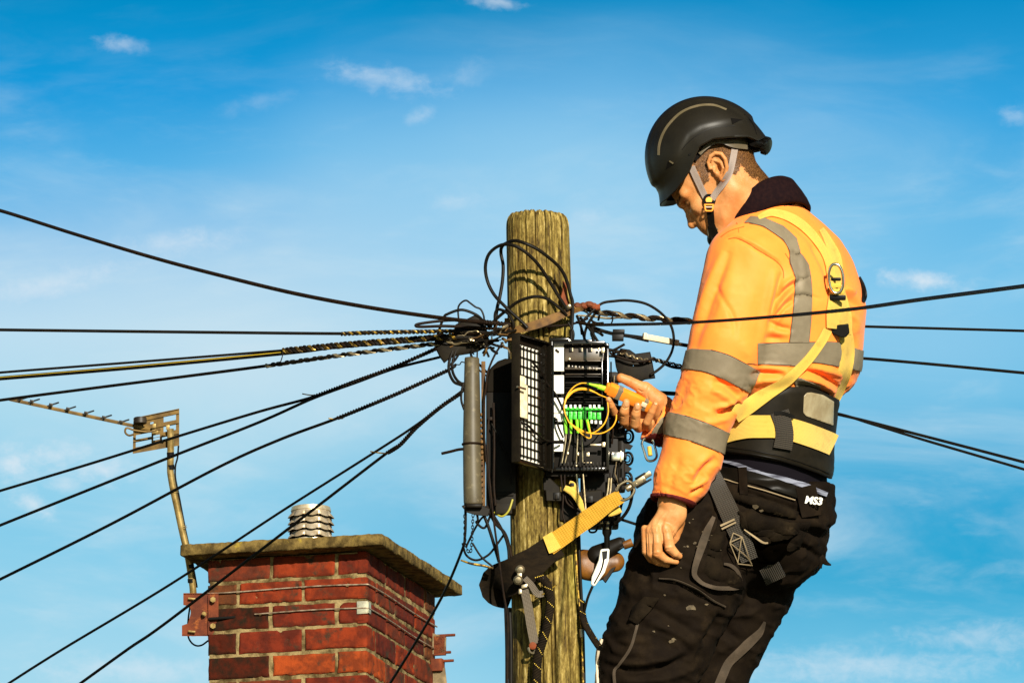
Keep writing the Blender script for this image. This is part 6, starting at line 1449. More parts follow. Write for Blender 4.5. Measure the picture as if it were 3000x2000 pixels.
cable([(1452, 960, -50), (1450, 925, -50), (1456, 908, -56), (1470, 908, -66), (1490, 920, -74), (1503, 944, -74), (1505, 960, -70)], 4.6, M_cable, 'small tight black loop at the left edge of the pole above the hood', LG)
cable([(1712, 935, -20), (1740, 908, -10), (1765, 888, 0), (1800, 882, 10), (1837, 880, 20), (1880, 886, 30), (1913, 900, 36), (1945, 925, 40), (1967, 957, 40), (1974, 995, 36), (1968, 1030, 30), (1950, 1062, 20), (1928, 1083, 10), (1905, 1098, 0)], 4.0, M_cable, 'big round black cable loop between the pole and the worker', LG)
# drops from the band to the boxes
DG = 'tail wires dropping from the pole band to the boxes'
for i, (pts, r, m, lb) in enumerate([
    ([(1690, 925, -40), (1700, 950, -60), (1712, 990, -70), (1722, 1015, -60)], 4, M_cable, 'dark tail running down to the open tray lid, nearest the pole'),
    ([(1700, 930, -40), (1725, 960, -60), (1745, 990, -66), (1762, 1018, -60)], 4.2, M_cable, 'dark tail slanting right to the corner of the open tray'),
    ([(1742, 920, -20), (1722, 950, -40), (1712, 985, -56), (1716, 1012, -56)], 4.2, M_cable, 'dark tail crossing behind towards the tray top'),
    ([(1734, 960, -20), (1738, 985, -30), (1736, 1012, -40)], 5.5, M_cable, 'thick short tail standing on the tray top'),
    ([(1665, 945, -66), (1680, 975, -70), (1676, 1006, -66)], 3.6, M_cable, 'tail bending down beside the mossy edge of the pole'),
    ([(1328, 1020, -50), (1316, 1060, -60), (1316, 1090, -66), (1330, 1118, -80), (1352, 1128, -90)], 4.4, M_cable, 'outer curved tail from the hood round to the grey cover'),
    ([(1338, 1020, -50), (1326, 1060, -60), (1326, 1088, -66), (1338, 1112, -78), (1356, 1126, -84)], 4.2, M_cable, 'inner curved tail from the hood round to the grey cover'),
    ([(1352, 1022, -40), (1335, 1052, -56), (1314, 1074, -64)], 3.4, M_cable, 'short slanting tail below the hood'),
    ([(1358, 1120, -84), (1352, 1150, -86), (1352, 1175, -86), (1360, 1200, -84)], 3.6, M_cable, 'tail hugging the left edge of the grey cover'),
    ([(1400, 985, -40), (1398, 1050, -52), (1402, 1080, -60), (1424, 1100, -66)], 2.4, M_brcable, 'thin wire hanging past the top of the grey cover'),
    ([(1415, 985, -40), (1418, 1010, -46), (1432, 1045, -56)], 3.4, M_cable, 'tail hanging between hood and dark enclosure'),
    ([(1395, 1005, -46), (1380, 1040, -60), (1412, 1075, -70), (1426, 1090, -80)], 3.6, M_cable, 'tail crossing over the top of the grey cover'),
    ([(1473, 1003, -70), (1455, 1030, -90), (1440, 1060, -100), (1428, 1095, -104), (1424, 1135, -104), (1418, 1180, -100), (1418, 1260, -96), (1424, 1340, -96), (1436, 1430, -96), (1446, 1520, -92), (1462, 1640, -84), (1476, 1740, -66), (1486, 1800, -58), (1488, 1870, -54), (1486, 2010, -54)], 3.2, M_brcable, 'long pale tail bowing down past the dark enclosure to the pole foot'),
    ([(1446, 1180, -96), (1448, 1300, -96), (1447, 1420, -94), (1452, 1480, -90)], 3.4, M_brcable, 'straight tail running down the edge of the dark enclosure'),
    ([(1432, 1225, -98), (1428, 1300, -98), (1432, 1380, -98), (1440, 1460, -94)], 3.0, M_brcable, 'tail beside the slotted rail of the grey cover'),
    ([(1440, 1240, -100), (1470, 1300, -98), (1495, 1360, -90), (1502, 1420, -84)], 2.2, M_cable, 'fine black wire slanting over the dark enclosure'),
    ([(1410, 1490, -80), (1430, 1540, -76), (1446, 1590, -70), (1462, 1645, -62)], 5.0, M_cable, 'thick tail from under the grey cover to the black strap'),
    ([(1425, 1480, -80), (1450, 1530, -72), (1478, 1560, -60), (1492, 1600, -52), (1500, 1640, -46)], 4.6, M_brcable, 'tail curving right from under the boxes onto the pole'),
    ([(1440, 1500, -76), (1470, 1550, -64), (1488, 1600, -54), (1492, 1660, -46)], 4.2, M_cable, 'second tail curving right onto the pole'),
    ([(1392, 1480, -80), (1400, 1520, -76), (1396, 1530, -72), (1420, 1545, -68), (1440, 1500, -70)], 3.6, M_cable, 'looped tail beneath the grey cover'),
    ([(1350, 1640, -50), (1380, 1650, -56), (1415, 1656, -56), (1445, 1664, -56)], [2.6, 4, 3.4], M_gold, 'tan stiff wire end pointing left of the black strap'),
    ([(1384, 1590, -56), (1410, 1630, -56), (1445, 1660, -56)], 3.0, M_cable, 'thin stay slanting down to the black strap'),
    ([(1355, 1590, -50), (1366, 1625, -50), (1395, 1640, -50), (1430, 1625, -50), (1455, 1595, -50), (1480, 1560, -50)], 3.4, M_cable, 'slack wire sagging under the chain'),
    ([(1366, 1600, -40), (1385, 1560, -44), (1405, 1525, -50), (1418, 1510, -56)], 3.2, M_cable, 'wire slanting up from the chain end'),
    ([(1294, 1328, -60), (1320, 1322, -70), (1345, 1316, -80), (1372, 1314, -88)], 4.2, M_brcable, 'short stub wire sticking out left of the grey cover')]):
    cable(pts, r, m, lb, DG, name='tail_wire')
# two black cables clipped down the flanks of the pole, pale conductor
for pts, r, m, lb in (([(1492, 1780, 6), (1496, 1900, 0), (1496, 2100, 0)], 7, M_cable, 'black cable clipped down the left flank of the pole'),
                      ([(1480, 1760, 22), (1484, 1900, 18), (1484, 2100, 18)], 4.5, M_cable, 'thin black cable down the outer left flank of the pole'),
                      ([(1684, 1560, -12), (1690, 1680, -12), (1696, 1760, -10), (1704, 1850, -6), (1707, 1960, -4), (1712, 2100, -4)], 3.2, M_gold, 'brass-coloured wire down the right flank of the pole'),
                      ([(1694, 1560, 8), (1700, 1680, 8), (1708, 1850, 10), (1714, 2100, 12)], 4.6, M_cable, 'black cable beside the brass wire down the pole')):
    cable(pts, r, m, lb, 'cables clipped down the pole', name='clipped_cable')
g = G(); g.cyl(P1(1703, 1842, -12), P1(1705, 1866, -12), 6*q1); g.obj('cable_ferrule', M_galv, None, label='short bright metal sleeve on the brass wire down the pole', cat='ferrule')
# --- rusty band and iron lumps
def band():
    t = thing('pole_band', 'rusty brown steel band clamped slantwise round the pole above the boxes', 'band', P1(1573, 990, -40))
    g = G(); pts = [(1440, 975, -20), (1480, 972, -48), (1530, 962, -66), (1590, 944, -70), (1650, 920, -58), (1688, 908, -30), (1705, 905, 0)]
    V, F, uv = ribbon(pts, [12, 20, 22, 26, 26, 20, 12], None, 0, 6); pxobj('band_strap', V, F, M_rusty, t, auto=40)
    g = G(); BX(g, 1478, 1494, 934, 978, -40, -14); BX(g, 1485, 1500, 960, 1000, -44, -20); g.objs('band_bracket', M_rusty, t)
    g = G()
    for (u, v, w, r) in ((1690, 896, -10, 12), (1708, 896, -6, 13), (1726, 893, -4, 16), (1738, 897, -4, 12)): g.lathe(P1(u, v+8, w), (0.2, 0, 1), [(0, r*.7*q1), (4*q1, r*q1), (14*q1, r*.9*q1), (18*q1, r*.4*q1)], 9)
    g.cyl(P1(1738, 902, -4), P1(1758, 899, -4), 10*q1, 9*q1, 10); g.objs('iron_shackle', M_rust2, t, auto=25)
    g = G(); g.lathe(P1(1667, 898, -66), -FW, [(0, 8*q1), (4*q1, 7*q1), (6*q1, 3*q1)], 12); g.obj('band_bolt', M_galv, t)
    g = G(); g.tube(px_path([(1590, 957, -66), (1620, 955, -72), (1660, 952, -66), (1690, 945, -50), (1722, 933, -30)], 8), 3.4*q1, 8); g.obj('guy_strand', M_brcable, t)
    g = G(); g.prism(PP([(1648, 820, -32), (1660, 832, -32), (1662, 862, -32), (1672, 900, -34), (1655, 905, -36), (1642, 870, -36), (1648, 850, -36)]), FW*.008); g.obj('rusty_wedge', M_rust2, t, bevel=.002)
band()
# --- hoods over the splices
def hood(name, label, poly, m, w0, depth, rib=None):
    t = None; g = G(); c = np.array(poly, float); n = len(c)
    rings = []
    mid = c.mean(0)
    for k, (s, dw) in enumerate(((.0, 0), (.75, 0.0), (.95, .12), (1.0, .4), (1.0, .75), (.9, 1.0), (.0, 1.0))):
        q = mid+(c-mid)*max(s, .02); rings.append(np.stack([q[:, 0], q[:, 1], np.full(n, w0+depth*dw+(0.0))], 1))
    V = np.concatenate(rings); F = []
    for i in range(len(rings)-1):
        for j in range(n): j2 = (j+1) % n; F.append((i*n+j, i*n+j2, (i+1)*n+j2, (i+1)*n+j))
    F = np.array(F); N_ = vnormals(V, F)
    if N_[n*1:n*2, 2].mean() > 0: F = F[:, ::-1]
    return pxobj(name, V, F, m, None, auto=40, label=label, cat='splice cover')
hood('splice_hood', 'battered charcoal splice hood hanging in the tangle left of the pole', [(1270, 1010), (1290, 1008), (1320, 992), (1335, 950), (1392, 922), (1422, 938), (1430, 985), (1440, 1010), (1400, 1030), (1378, 1036), (1340, 1042), (1318, 1050), (1301, 1064), (1288, 1046)], M_encl_g, -56, 40)
hood('splice_sheet', 'flat black rubber sheet hanging below the lines right of the tray', [(1800, 1048), (1818, 1020), (1845, 1024), (1862, 1036), (1905, 1030), (1912, 1062), (1920, 1108), (1890, 1112), (1866, 1124), (1830, 1112), (1812, 1100), (1804, 1075)], M_encl_g, 8, 26)
t = thing('cable_grip', 'shiny twisted strand grip draped over the flat black rubber sheet', 'grip', P1(1850, 1060, 0))
helix([(1790, 1028, 0), (1830, 1036, -6), (1870, 1050, -8), (1905, 1056, -2)], 3.5, 22, 2.2, 2, m=M_silver, parent=t, name='grip_strand'); cable([(1786, 1034, -2), (1815, 1046, -10), (1850, 1056, -14), (1885, 1058, -12), (1915, 1050, -4)], 3.6, M_brcable, name='grip_core', parent=t)
cable([(1775, 1030, -10), (1800, 1024, -10), (1830, 1008, -10)], 3.8, M_cable, 'short black cable stub pointing up right of the tray', DG, name='tail_wire')
# clutter of small bright ties at the crossing left of the pole
t = thing('splice_bundle', 'matted bundle of brass and steel grip ends where the lines meet at the pole', 'cable bundle', P1(1390, 980, -60))
rr = random.Random(5)
for k in range(26):
    u0 = rr.uniform(1275, 1420); L = rr.uniform(50, 110); v0 = 990-(u0-1275)*.04+rr.uniform(-16, 22); w0 = rr.uniform(-95, -50); g = G()
    pts = [(u0+L*i/4, v0+rr.uniform(-7, 7)-i*1.5, w0+rr.uniform(-6, 6)) for i in range(5)]
    p = smooth_path(pts, n=6); g.tube(PP(p), rad(p, rr.choice([1.8, 2.6, 3.6])), 6); g.obj('grip_end', rr.choice([M_gold, M_silver, M_cable, M_brcable, M_cable, M_rusty]), t)
for k in range(24):
    u0 = rr.uniform(1380, 1500); v0 = rr.uniform(960, 1020); g = G(); a = rr.uniform(0, 6.28); L = rr.uniform(14, 34)
    pts = [(u0, v0, -66), (u0+L*math.cos(a)*.5+rr.uniform(-8, 8), v0+L*math.sin(a)*.5, -78), (u0+L*math.cos(a), v0+L*math.sin(a), -64)]; p = smooth_path(pts, n=6); g.tube(PP(p), rad(p, rr.choice([2.4, 3.4, 4.4])), 6); g.obj('tie_end', rr.choice([M_cable, M_cable, M_brcable, M_rusty, M_silver]), t)
t = thing('splice_bundle', 'small knot of tails and clips behind the top right corner of the open tray', 'cable bundle', P1(1740, 990, -20))
for k in range(12):
    u0 = rr.uniform(1700, 1800); v0 = rr.uniform(940, 1120) if u0 > 1770 else rr.uniform(925, 1000); g = G(); a = rr.uniform(0, 6.28); L = rr.uniform(24, 50)
    pts = [(u0, v0, 0), (u0+L*math.cos(a)*.5+rr.uniform(-8, 8), v0+L*math.sin(a)*.5, -18), (u0+L*math.cos(a), v0+L*math.sin(a), 4)]; p = smooth_path(pts, n=6); g.tube(PP(p), rad(p, rr.choice([2.4, 3.4, 4.4])), 6); g.obj('tie_end', rr.choice([M_cable, M_cable, M_brcable]), t)
# --- grey cover tube with slotted rail
def cover():
    t = thing('cable_cover', 'tall grey half-round plastic cable cover left of the pole', 'cable cover', P1(1390, 1480, -80))
    n = 24; rows = [(1046, 1363, 1400), (1050, 1361, 1404), (1120, 1359, 1406), (1300, 1356, 1410), (1420, 1357, 1413), (1470, 1358, 1415), (1478, 1360, 1413)]; V = []; F = []
    for (v, a, b) in rows:
        cu, r = (a+b)/2, (b-a)/2
        for i in range(n+1): ang = math.pi*(1.18-1.28*i/n); V.append((cu+r*math.cos(ang)*1.0, v, -80-r*1.05*math.sin(ang)))
    m = n+1
    for i in range(len(rows)-1):
        for j in range(n): F.append((i*m+j, i*m+j+1, (i+1)*m+j+1, (i+1)*m+j))
    V.append((1382, 1044, -86)); c = len(V)-1
    for j in range(n): F.append((j+1, j, c))
    V = np.array(V); o = pxobj('cover_shell', V, [f[::-1] for f in F], M_greyp, t, auto=60)
    sm = o.modifiers.new('t', 'SOLIDIFY'); sm.thickness = .002; sm.offset = -1
    g = G(); pts = []
    for i in range(n+1): ang = math.pi*(1.12-1.18*i/n); pts.append((1383+27.6*math.cos(ang), 1301-4*math.sin(ang), -80-28.4*math.sin(ang)))
    g.tube(PP(pts), 3.6*q1, 6); g.obj('cover_tie', M_brcable, t)
    g = G(); BX(g, 1366, 1412, 1478, 1490, -110, -66); g.prism(PP([(1352, 1482, -90), (1368, 1474, -90), (1412, 1478, -90), (1436, 1490, -90), (1430, 1512, -90), (1392, 1508, -90), (1366, 1500, -90)]), FW*30*q1); g.obj('cover_foot', M_encl, t, bevel=.002)
    g = G(); BX(g, 1410, 1422, 1060, 1485, -84, -70)
    for i in range(17):
        v = 1210+i*16; BX(g, 1408, 1416, v, v+9, -92, -78)
    g.obj('slotted_rail', M_rusty, t); g = G(); g.tube(px_path([(1362, 1062, -92), (1352, 1060, -92), (1346, 1068, -90), (1332, 1066, -88)], 5), 1.8*q1, 6); g.obj('cover_hook', M_cable, t)
cover()
# --- dark enclosure between cover and tray, and one right of the pole
def dark_box():
    t = thing('splice_enclosure', 'matt black box enclosure with a domed top between grey cover and tray lid', 'enclosure', P1(1465, 1500, -20))
    g = G(); BX(g, 1424, 1512, 1120, 1500, -70, 30, bev=.006); g.obj('enclosure_body', M_encl, t)
    g = G(); c = P1(1478, 1112, -66); rs = []; 
    out = [(1424, 1150), (1426, 1110), (1436, 1078), (1458, 1058), (1480, 1050), (1512, 1052), (1512, 1150)]; g.prism(PP([(a, b, -74) for a, b in out]), FW*90*q1); g.obj('domed_top', mat('brown_black_plastic', (.014, .009, .003), .8), t, bevel=.004)
    g = G(); BX(g, 1450, 1505, 1440, 1452, -76, -66); BX(g, 1452, 1500, 1476, 1506, -84, -60); g.objs('enclosure_latch', M_encl_g, t)
    g = G(); BX(g, 1429, 1447, 1222, 1232, -92, -76); BX(g, 1441, 1447, 1200, 1235, -92, -76); g.obj('wire_clip', M_brcable, t)
    g = G(); g.tube(px_path([(1448, 1500, -70), (1470, 1512, -80), (1490, 1496, -84), (1502, 1462, -82)], 8), 3*q1, 8); g.obj('earth_wire', mat('olive_earth_wire', (.30, .26, .02), .5), t)
    t = thing('splice_enclosure', 'bulky black cable enclosure with rings right of the pole behind the tray', 'enclosure', P1(1790, 1500, 40))
    g = G(); BX(g, 1700, 1812, 1095, 1545, 0, 70, bev=.006); BX(g, 1810, 1832, 1240, 1440, 10, 60, bev=.006); g.obj('enclosure_body', M_encl, t)
    for v in (1105, 1190, 1270, 1330, 1400): 
        g = G(); BX(g, 1786, 1836, v, v+14, -8, 20); g.obj('enclosure_rib', M_encl, t)
    for (u, v) in ((1842, 1278), (1840, 1343), (1838, 1402)):
        g = G(); th = np.linspace(0, 2*math.pi, 28, endpoint=False); g.tube(PP([(u+13*math.cos(a), v+18*math.sin(a), 30-6*math.cos(a)) for a in th]), 3.8*q1, 8, closed=True, cap=False); g.tube(PP([(u-2+8*math.cos(a), v+10*math.sin(a), 24-6*math.cos(a)) for a in th]), 2*q1, 8, closed=True, cap=False); g.obj('ring_handle', M_cable, t)
    g = G(); g.prism(PP([(1820, 1290, 10), (1855, 1305, 10), (1846, 1318, 10), (1820, 1312, 10)]), FW*20*q1); g.prism(PP([(1820, 1350, 10), (1852, 1372, 10), (1840, 1384, 10), (1820, 1376, 10)]), FW*20*q1); g.objs('enclosure_fin', M_encl, t)
    g = G(); BX(g, 1790, 1827, 1325, 1352, -24, 6, bev=.003); g.obj('steel_clamp', M_chrome, t); g = G(); BX(g, 1816, 1821, 1322, 1355, -28, 0); g.obj('clamp_edge', M_galv, t)
    for k, (u, v0, v1) in enumerate(((1806, 1352, 1420), (1814, 1355, 1440), (1800, 1100, 1200), (1790, 1060, 1150), (1797, 1240, 1300), (1829, 1355, 1420), (1787, 1385, 1440), (1782, 1400, 1460))):
        g = G(); g.tube(PP([(u, v0, -20), (u+rr.uniform(-5, 5), (v0+v1)/2, -26), (u+rr.uniform(-8, 8), v1, -18)]), rr.uniform(1.8, 3)*q1, 6); g.obj('wire_stub', rr.choice([M_brcable, M_cable, M_silver]), t)
dark_box()
# --- open fibre box: tray facing the lens, lid swung out to the left
def fibre_box():
    t = thing('fibre_splice_box', 'open black fibre box with white labels and a row of green connectors', 'fibre box', P1(1700, 1390, -60))
    W0, W1 = -92, -40
    g = G(); BX(g, 1616, 1784, 1006, 1385, W1-6, W1); g.obj('back_plate', M_encl, t)
    fr = G(); BX(fr, 1612, 1620, 1004, 1388, W0, W1, bev=.002); BX(fr, 1775, 1784, 1024, 1380, W0, W1, bev=.0025); BX(fr, 1620, 1772, 1003, 1014, W0, W1, bev=.002); BX(fr, 1620, 1776, 1372, 1384, W0, W1, bev=.002)
    fr.box(P1(1776, 1014, (W0+W1)/2), (X_*.8-Z_*.6)*9*q1, Y_*(W1-W0)/2*q1, (X_*.6+Z_*.8)*4*q1, bev=.002); BX(fr, 1762, 1766, 1050, 1190, W0+4, W1); frame = fr.obj('tray_frame', M_gloss, t)
    for (v0, v1, u1) in ((1012, 1087, 1652), (1099, 1153, 1652), (1165, 1210, 1650), (1212, 1222, 1652), (1244, 1292, 1654), (1300, 1322, 1650)):
        g = G(); BX(g, 1621, u1, v0, v1, W0+16, W0+20, bev=.001); g.obj('white_label', M_white, t)
    g = G(); BX(g, 1628, 1652, 1212, 1235, W0+12, W0+15); g.obj('white_label', M_white, t)
    g = G(); g.box(P1(1633, 1027, W0+12), (X_*.75-Z_*.66)*7*q1, Y_*1.5*q1, (X_*.66+Z_*.75)*2.4*q1); g.obj('latch_peg', M_brcable, t)
    # upper cassette plate with windows
    M_smoke = mat('smoked_cassette', (0.085, 0.06, 0.036), 0.3, col2=(0.03, 0.02, 0.012), nscale=16, coat=.3)
    g = G(); BX(g, 1655, 1770, 1016, 1056, W0+22, W0+26); g.obj('cassette_plate', M_smoke, t)
    for u in (1672, 1700, 1728): g = G(); BX(g, u-5, u+4, 1018, 1031, W0+18, W0+23); g.obj('plate_window', M_black, t); g = G(); BX(g, u+4, u+7, 1019, 1030, W0+17, W0+22); g.obj('window_edge', M_cream, t)
    for v in (1057, 1078, 1096, 1104, 1122, 1136, 1150, 1163, 1178):
        g = G(); BX(g, 1656, 1766, v, v+(3 if v != 1078 else 6), W0+12, W0+30); g.obj('cassette_rib', M_smoke if v < 1100 else M_encl, t)
    for i in range(9): g = G(); BX(g, 1663+i*10.2, 1669+i*10.2, 1069+i*.9, 1077+i*.9, W0+10, W0+15); g.obj('splice_sleeve', M_smoke if i % 2 else mat('smoky_clip_%d' % i, (.22, .18, .12), .3), t)
    g = G(); BX(g, 1656, 1768, 1060, 1200, W1-16, W1-10); g.obj('cassette_back', M_encl, t)
    # green adaptors with white dust caps
    g = G(); BX(g, 1655, 1768, 1194, 1202, W0+8, W0+24); g.obj('adaptor_bar', M_green, t)
    us = [1658, 1672, 1685, 1699, 1712, 1729, 1741, 1755]
    for i, u in enumerate(us):
        a = thing('fibre_adaptor', None, None, P1(u, 1210, W0)) if False else None
        g = G(); BX(g, u-3.4, u+3.4, (1186 if i != 4 else 1192), 1196, W0+2, W0+12, bev=.0008)
        g.obj('dust_cap', M_white, t)
        g = G(); v0 = 1206+(-3 if i == 4 else 0)+(3 if i > 5 else 0); BX(g, u-5.4, u+5.4, v0, 1229, W0-2, W0+14, bev=.0012); BX(g, u-3, u+3, v0+3, v0+8, W0-5, W0); g.obj('connector', M_green, t)
        if i >= 5: g = G(); BX(g, u+1, u+8, 1231+i-5, 1241+i-5, W0, W0+12, bev=.001); g.obj('dust_cap', M_white, t)
    for (a, b) in (((1656, 1229), (1659, 1270)), ((1672, 1229), (1673, 1270)), ((1690, 1229), (1693, 1270)), ((1702, 1229), (1705, 1270)), ((1720, 1229), (1728, 1268))):
        g = G(); g.tube(PP([(a[0], a[1], W0+4), ((a[0]+b[0])/2, (a[1]+b[1])/2, W0+2), (b[0], b[1], W0+4)]), np.array([5, 4.4, 3.2])*q1, 8); g.obj('strain_boot', M_lime, t)
    for pts in ([(1659, 1270), (1656, 1300), (1646, 1356)], [(1673, 1270), (1668, 1300), (1655, 1356)], [(1693, 1270), (1691, 1310), (1688, 1358)], [(1705, 1270), (1706, 1310), (1707, 1358)]):
        g = G(); g.tube(px_path([(a, b, W0+6) for a, b in pts], 5), 2.1*q1, 8); g.obj('feed_fibre', M_silver, t)
    for i in range(13):
        for j in range(2): g = G(); BX(g, 1640+i*10.6+j*4, 1645+i*10.6+j*4, 1354+j*14, 1366+j*14, W0-8, W0+8, bev=.001); g.obj('grommet_tooth', M_encl, t)
    for (u, v, a, b) in ((1688, 1364, 7, 3), (1663, 1328, 3, 4), (1693, 1330, 3, 5), (1722, 1331, 5, 6), (1745, 1303, 16, 3), (1768, 1302, 5, 7), (1766, 1026, 5, 8), (1754, 1022, 3, 3), (1720, 1355, 14, 1.5), (1668, 1052, 3, 3)):
        g = G(); BX(g, u-a, u+a, v-b, v+b, W0+2, W0+8, bev=.001); g.obj('metal_fitting', M_galv, t)
    g = G(); g.lathe(P1(1667, 999, W0+8), -FW, [(0, 7*q1), (4*q1, 6*q1), (6*q1, 2*q1)], 12); g.obj('hinge_screw', M_chrome, t)
    g = G(); BX(g, 1608, 1668, 993, 1004, W0, W1, bev=.003); BX(g, 1670, 1735, 998, 1006, W0+10, W1, bev=.002); g.obj('top_cap', M_gloss, t)
    # lid
    h = P1(1597, 1195, -102); e = -X_*97*q1-Y_*145*q1; n = X_*145-Y_*97; n = n/np.linalg.norm(n); eL = np.linalg.norm(e); e1_ = e/eL; H2 = 187*q1/.978
    def L(s, z, d): return h+e1_*s*eL+Z_*z*H2+n*d*q1
    g = G(); g.box(L(.5, 0, 1.5), e1_*eL/2, Z_*H2, n*1.5*q1, bev=.001)
    lid = g.obj('lid', M_encl, t)
    g = G(); g.box(L(1.0, 0, 14), e1_*3*q1, Z_*H2, n*14*q1, bev=.0025); g.obj('lid_edge', M_encl_g, lid)
    g = G(); g.box(L(.02, 0, 12), e1_*3*q1, Z_*H2, n*12*q1, bev=.002); g.box(L(.14, 0, 10), e1_*2*q1, Z_*H2*.95, n*10*q1, bev=.002); g.objs('lid_edge', M_gloss, lid)
    g = G(); g.box(L(.5, .985, 12), e1_*eL/2*.97, Z_*3*q1, n*12*q1, bev=.002); g.box(L(.5, -.985, 12), e1_*eL/2*.97, Z_*3*q1, n*12*q1, bev=.002); g.objs('lid_end', M_gloss, lid)
    g = G(); g.box(L(.60, -.03, 4.5), e1_*eL*.37, Z_*H2*.88, n*1*q1); g.obj('lid_insert', M_white, lid, smooth=False)
    for s in (.28, .385, .50, .61, .72, .81): g = G(); g.box(L(s, -.03, 8), e1_*(1.2)*q1, Z_*H2*.87, n*3.0*q1); g.obj('lid_divider', M_gloss, lid)
    for i in range(13): g = G(); z = .80-i*.138; g.box(L(.58, z, 8.4), e1_*eL*.37, Z_*1.1*q1, n*3.2*q1); g.obj('lid_divider', M_gloss, lid)
    g = G(); g.box(L(.80, -.02, 14), e1_*eL*.14, Z_*H2*.26, n*1.2*q1); g.obj('cream_card', M_cream, lid, smooth=False)
    g = G(); g.box(L(.86, .30, 14), e1_*eL*.12, Z_*H2*.06, n*1.5*q1); g.obj('paper_tag', M_cream, lid, smooth=False)
    g = G(); g.tube([L(1.08, .145, 28), L(.85, .145, 30)], 3.4*q1, 8); g.obj('lid_latch', M_galv, lid)
    g = G(); g.tube([L(.0, .96, 27), L(.0, -.96, 27)], 3.6*q1, 8); g.tube([h+X_*9*q1+Z_*H2*.9, h+X_*9*q1-Z_*H2*.95], 3.0*q1, 8); g.objs('hinge_rod', M_gloss, t)
    for i in range(11): g = G(); z = .82-i*.155; g.box(h+X_*9*q1+Z_*H2*z-Y_*4*q1, X_*5*q1, Y_*5*q1, Z_*9*q1, bev=.0015); g.obj('hinge_knuckle', M_galv if i % 2 else M_silver, t)
    g = G(); g.tube(px_path([(1524, 1236, -220), (1545, 1245, -210), (1570, 1268, -180), (1600, 1290, -140), (1634, 1293, -110), (1648, 1290, -100)], 8), 3.6*q1, 8); g.tube(px_path([(1560, 1060, -190), (1585, 1090, -150), (1606, 1128, -118), (1628, 1155, -106), (1650, 1200, -100), (1668, 1235, -102)], 8), 3.4*q1, 8); g.objs('tray_lead', M_cable, t)
    g = G(); g.tube(px_path([(1630, 1225, -98), (1636, 1250, -98), (1650, 1282, -98)], 6), 3*q1, 8); g.objs('tray_lead', M_cable, t)
fibre_box()
# leads under the box, brackets
for k, pts in enumerate(([(1643, 1390), (1646, 1420), (1650, 1450), (1648, 1500), (1655, 1530)], [(1654, 1390), (1655, 1420), (1660, 1470), (1700, 1500)], [(1689, 1388), (1694, 1440), (1702, 1500), (1708, 1530)], [(1708, 1388), (1712, 1440), (1718, 1520)], [(1784, 1400), (1780, 1440), (1774, 1462)], [(1791, 1400), (1788, 1440), (1780, 1466)], [(1655, 1440), (1672, 1470), (1690, 1490)])):
    cable([(a, b, -72) for a, b in pts], 2.8, M_silver if k in (2, 3, 4, 5) else M_brcable, ['first lead under the open tray at its left corner', 'lead bending right under the left of the tray', 'pale straight lead hanging under the middle of the tray', 'pale straight lead right of the middle under the tray', 'pale lead under the right of the tray, outer', 'pale lead under the right of the tray, inner', 'short curved lead beside the yellow sling end'][k], 'leads hanging under the open tray', name='lead')
t = thing('pole_bracket', 'dark grey slotted plastic bracket on the pole below the open tray', 'bracket', P1(1680, 1470, -50))
g = G(); g.prism(PP([(1591, 1398, -62), (1610, 1398, -62), (1640, 1426, -62), (1640, 1440, -62), (1700, 1440, -62), (1764, 1434, -62), (1764, 1470, -62), (1700, 1470, -62), (1655, 1468, -62), (1600, 1467, -62), (1598, 1437, -62), (1591, 1436, -62)]), FW*26*q1); g.obj('bracket_plate', M_encl_g, t, bevel=.002)
for (u, v) in ((1630, 1452), (1728, 1462)): g = G(); BX(g, u-9, u+9, v-10, v+10, -66, -60); g.obj('bracket_slot', M_black, t); g = G(); BX(g, u-3, u+3, v-4, v+10, -69, -64); g.obj('bracket_tab', M_encl_g, t)
g = G(); BX(g, 1600, 1720, 1384, 1398, -70, -40); BX(g, 1640, 1800, 1470, 1530, -30, 30, bev=.004); g.objs('bracket_base', M_encl, t)
# --- chain
t = thing('steel_chain', 'short fine steel chain hanging in a loop below the grey cover', 'chain', P1(1374, 1622, -60))
cp = smooth_path([(1361, 1498, -70), (1362, 1540, -68), (1362, 1580, -66), (1370, 1612, -66), (1378, 1618, -66), (1382, 1590, -66), (1384, 1550, -68), (1386, 1504, -70)], n=30); Lc = np.concatenate([[0], np.cumsum(np.linalg.norm(np.diff(cp, axis=0), axis=1))])
k = 0; s = 0
while s < Lc[-1]-8:
    a = np.array([np.interp(s, Lc, cp[:, i]) for i in range(3)]); b = np.array([np.interp(s+10, Lc, cp[:, i]) for i in range(3)]); m = (a+b)/2; d = (b-a)/np.linalg.norm(b-a); sd_ = np.array([-d[1], d[0], 0]) if k % 2 else np.array([0, 0, 1.0]); g = G()
    g.tube(PP([m+d*6*math.cos(x)+sd_*3.4*math.sin(x) for x in np.linspace(0, 2*math.pi, 14, endpoint=False)]), 1.25*q1, 6, closed=True, cap=False); g.obj('chain_link', M_cable, t); s += 8.6; k += 1
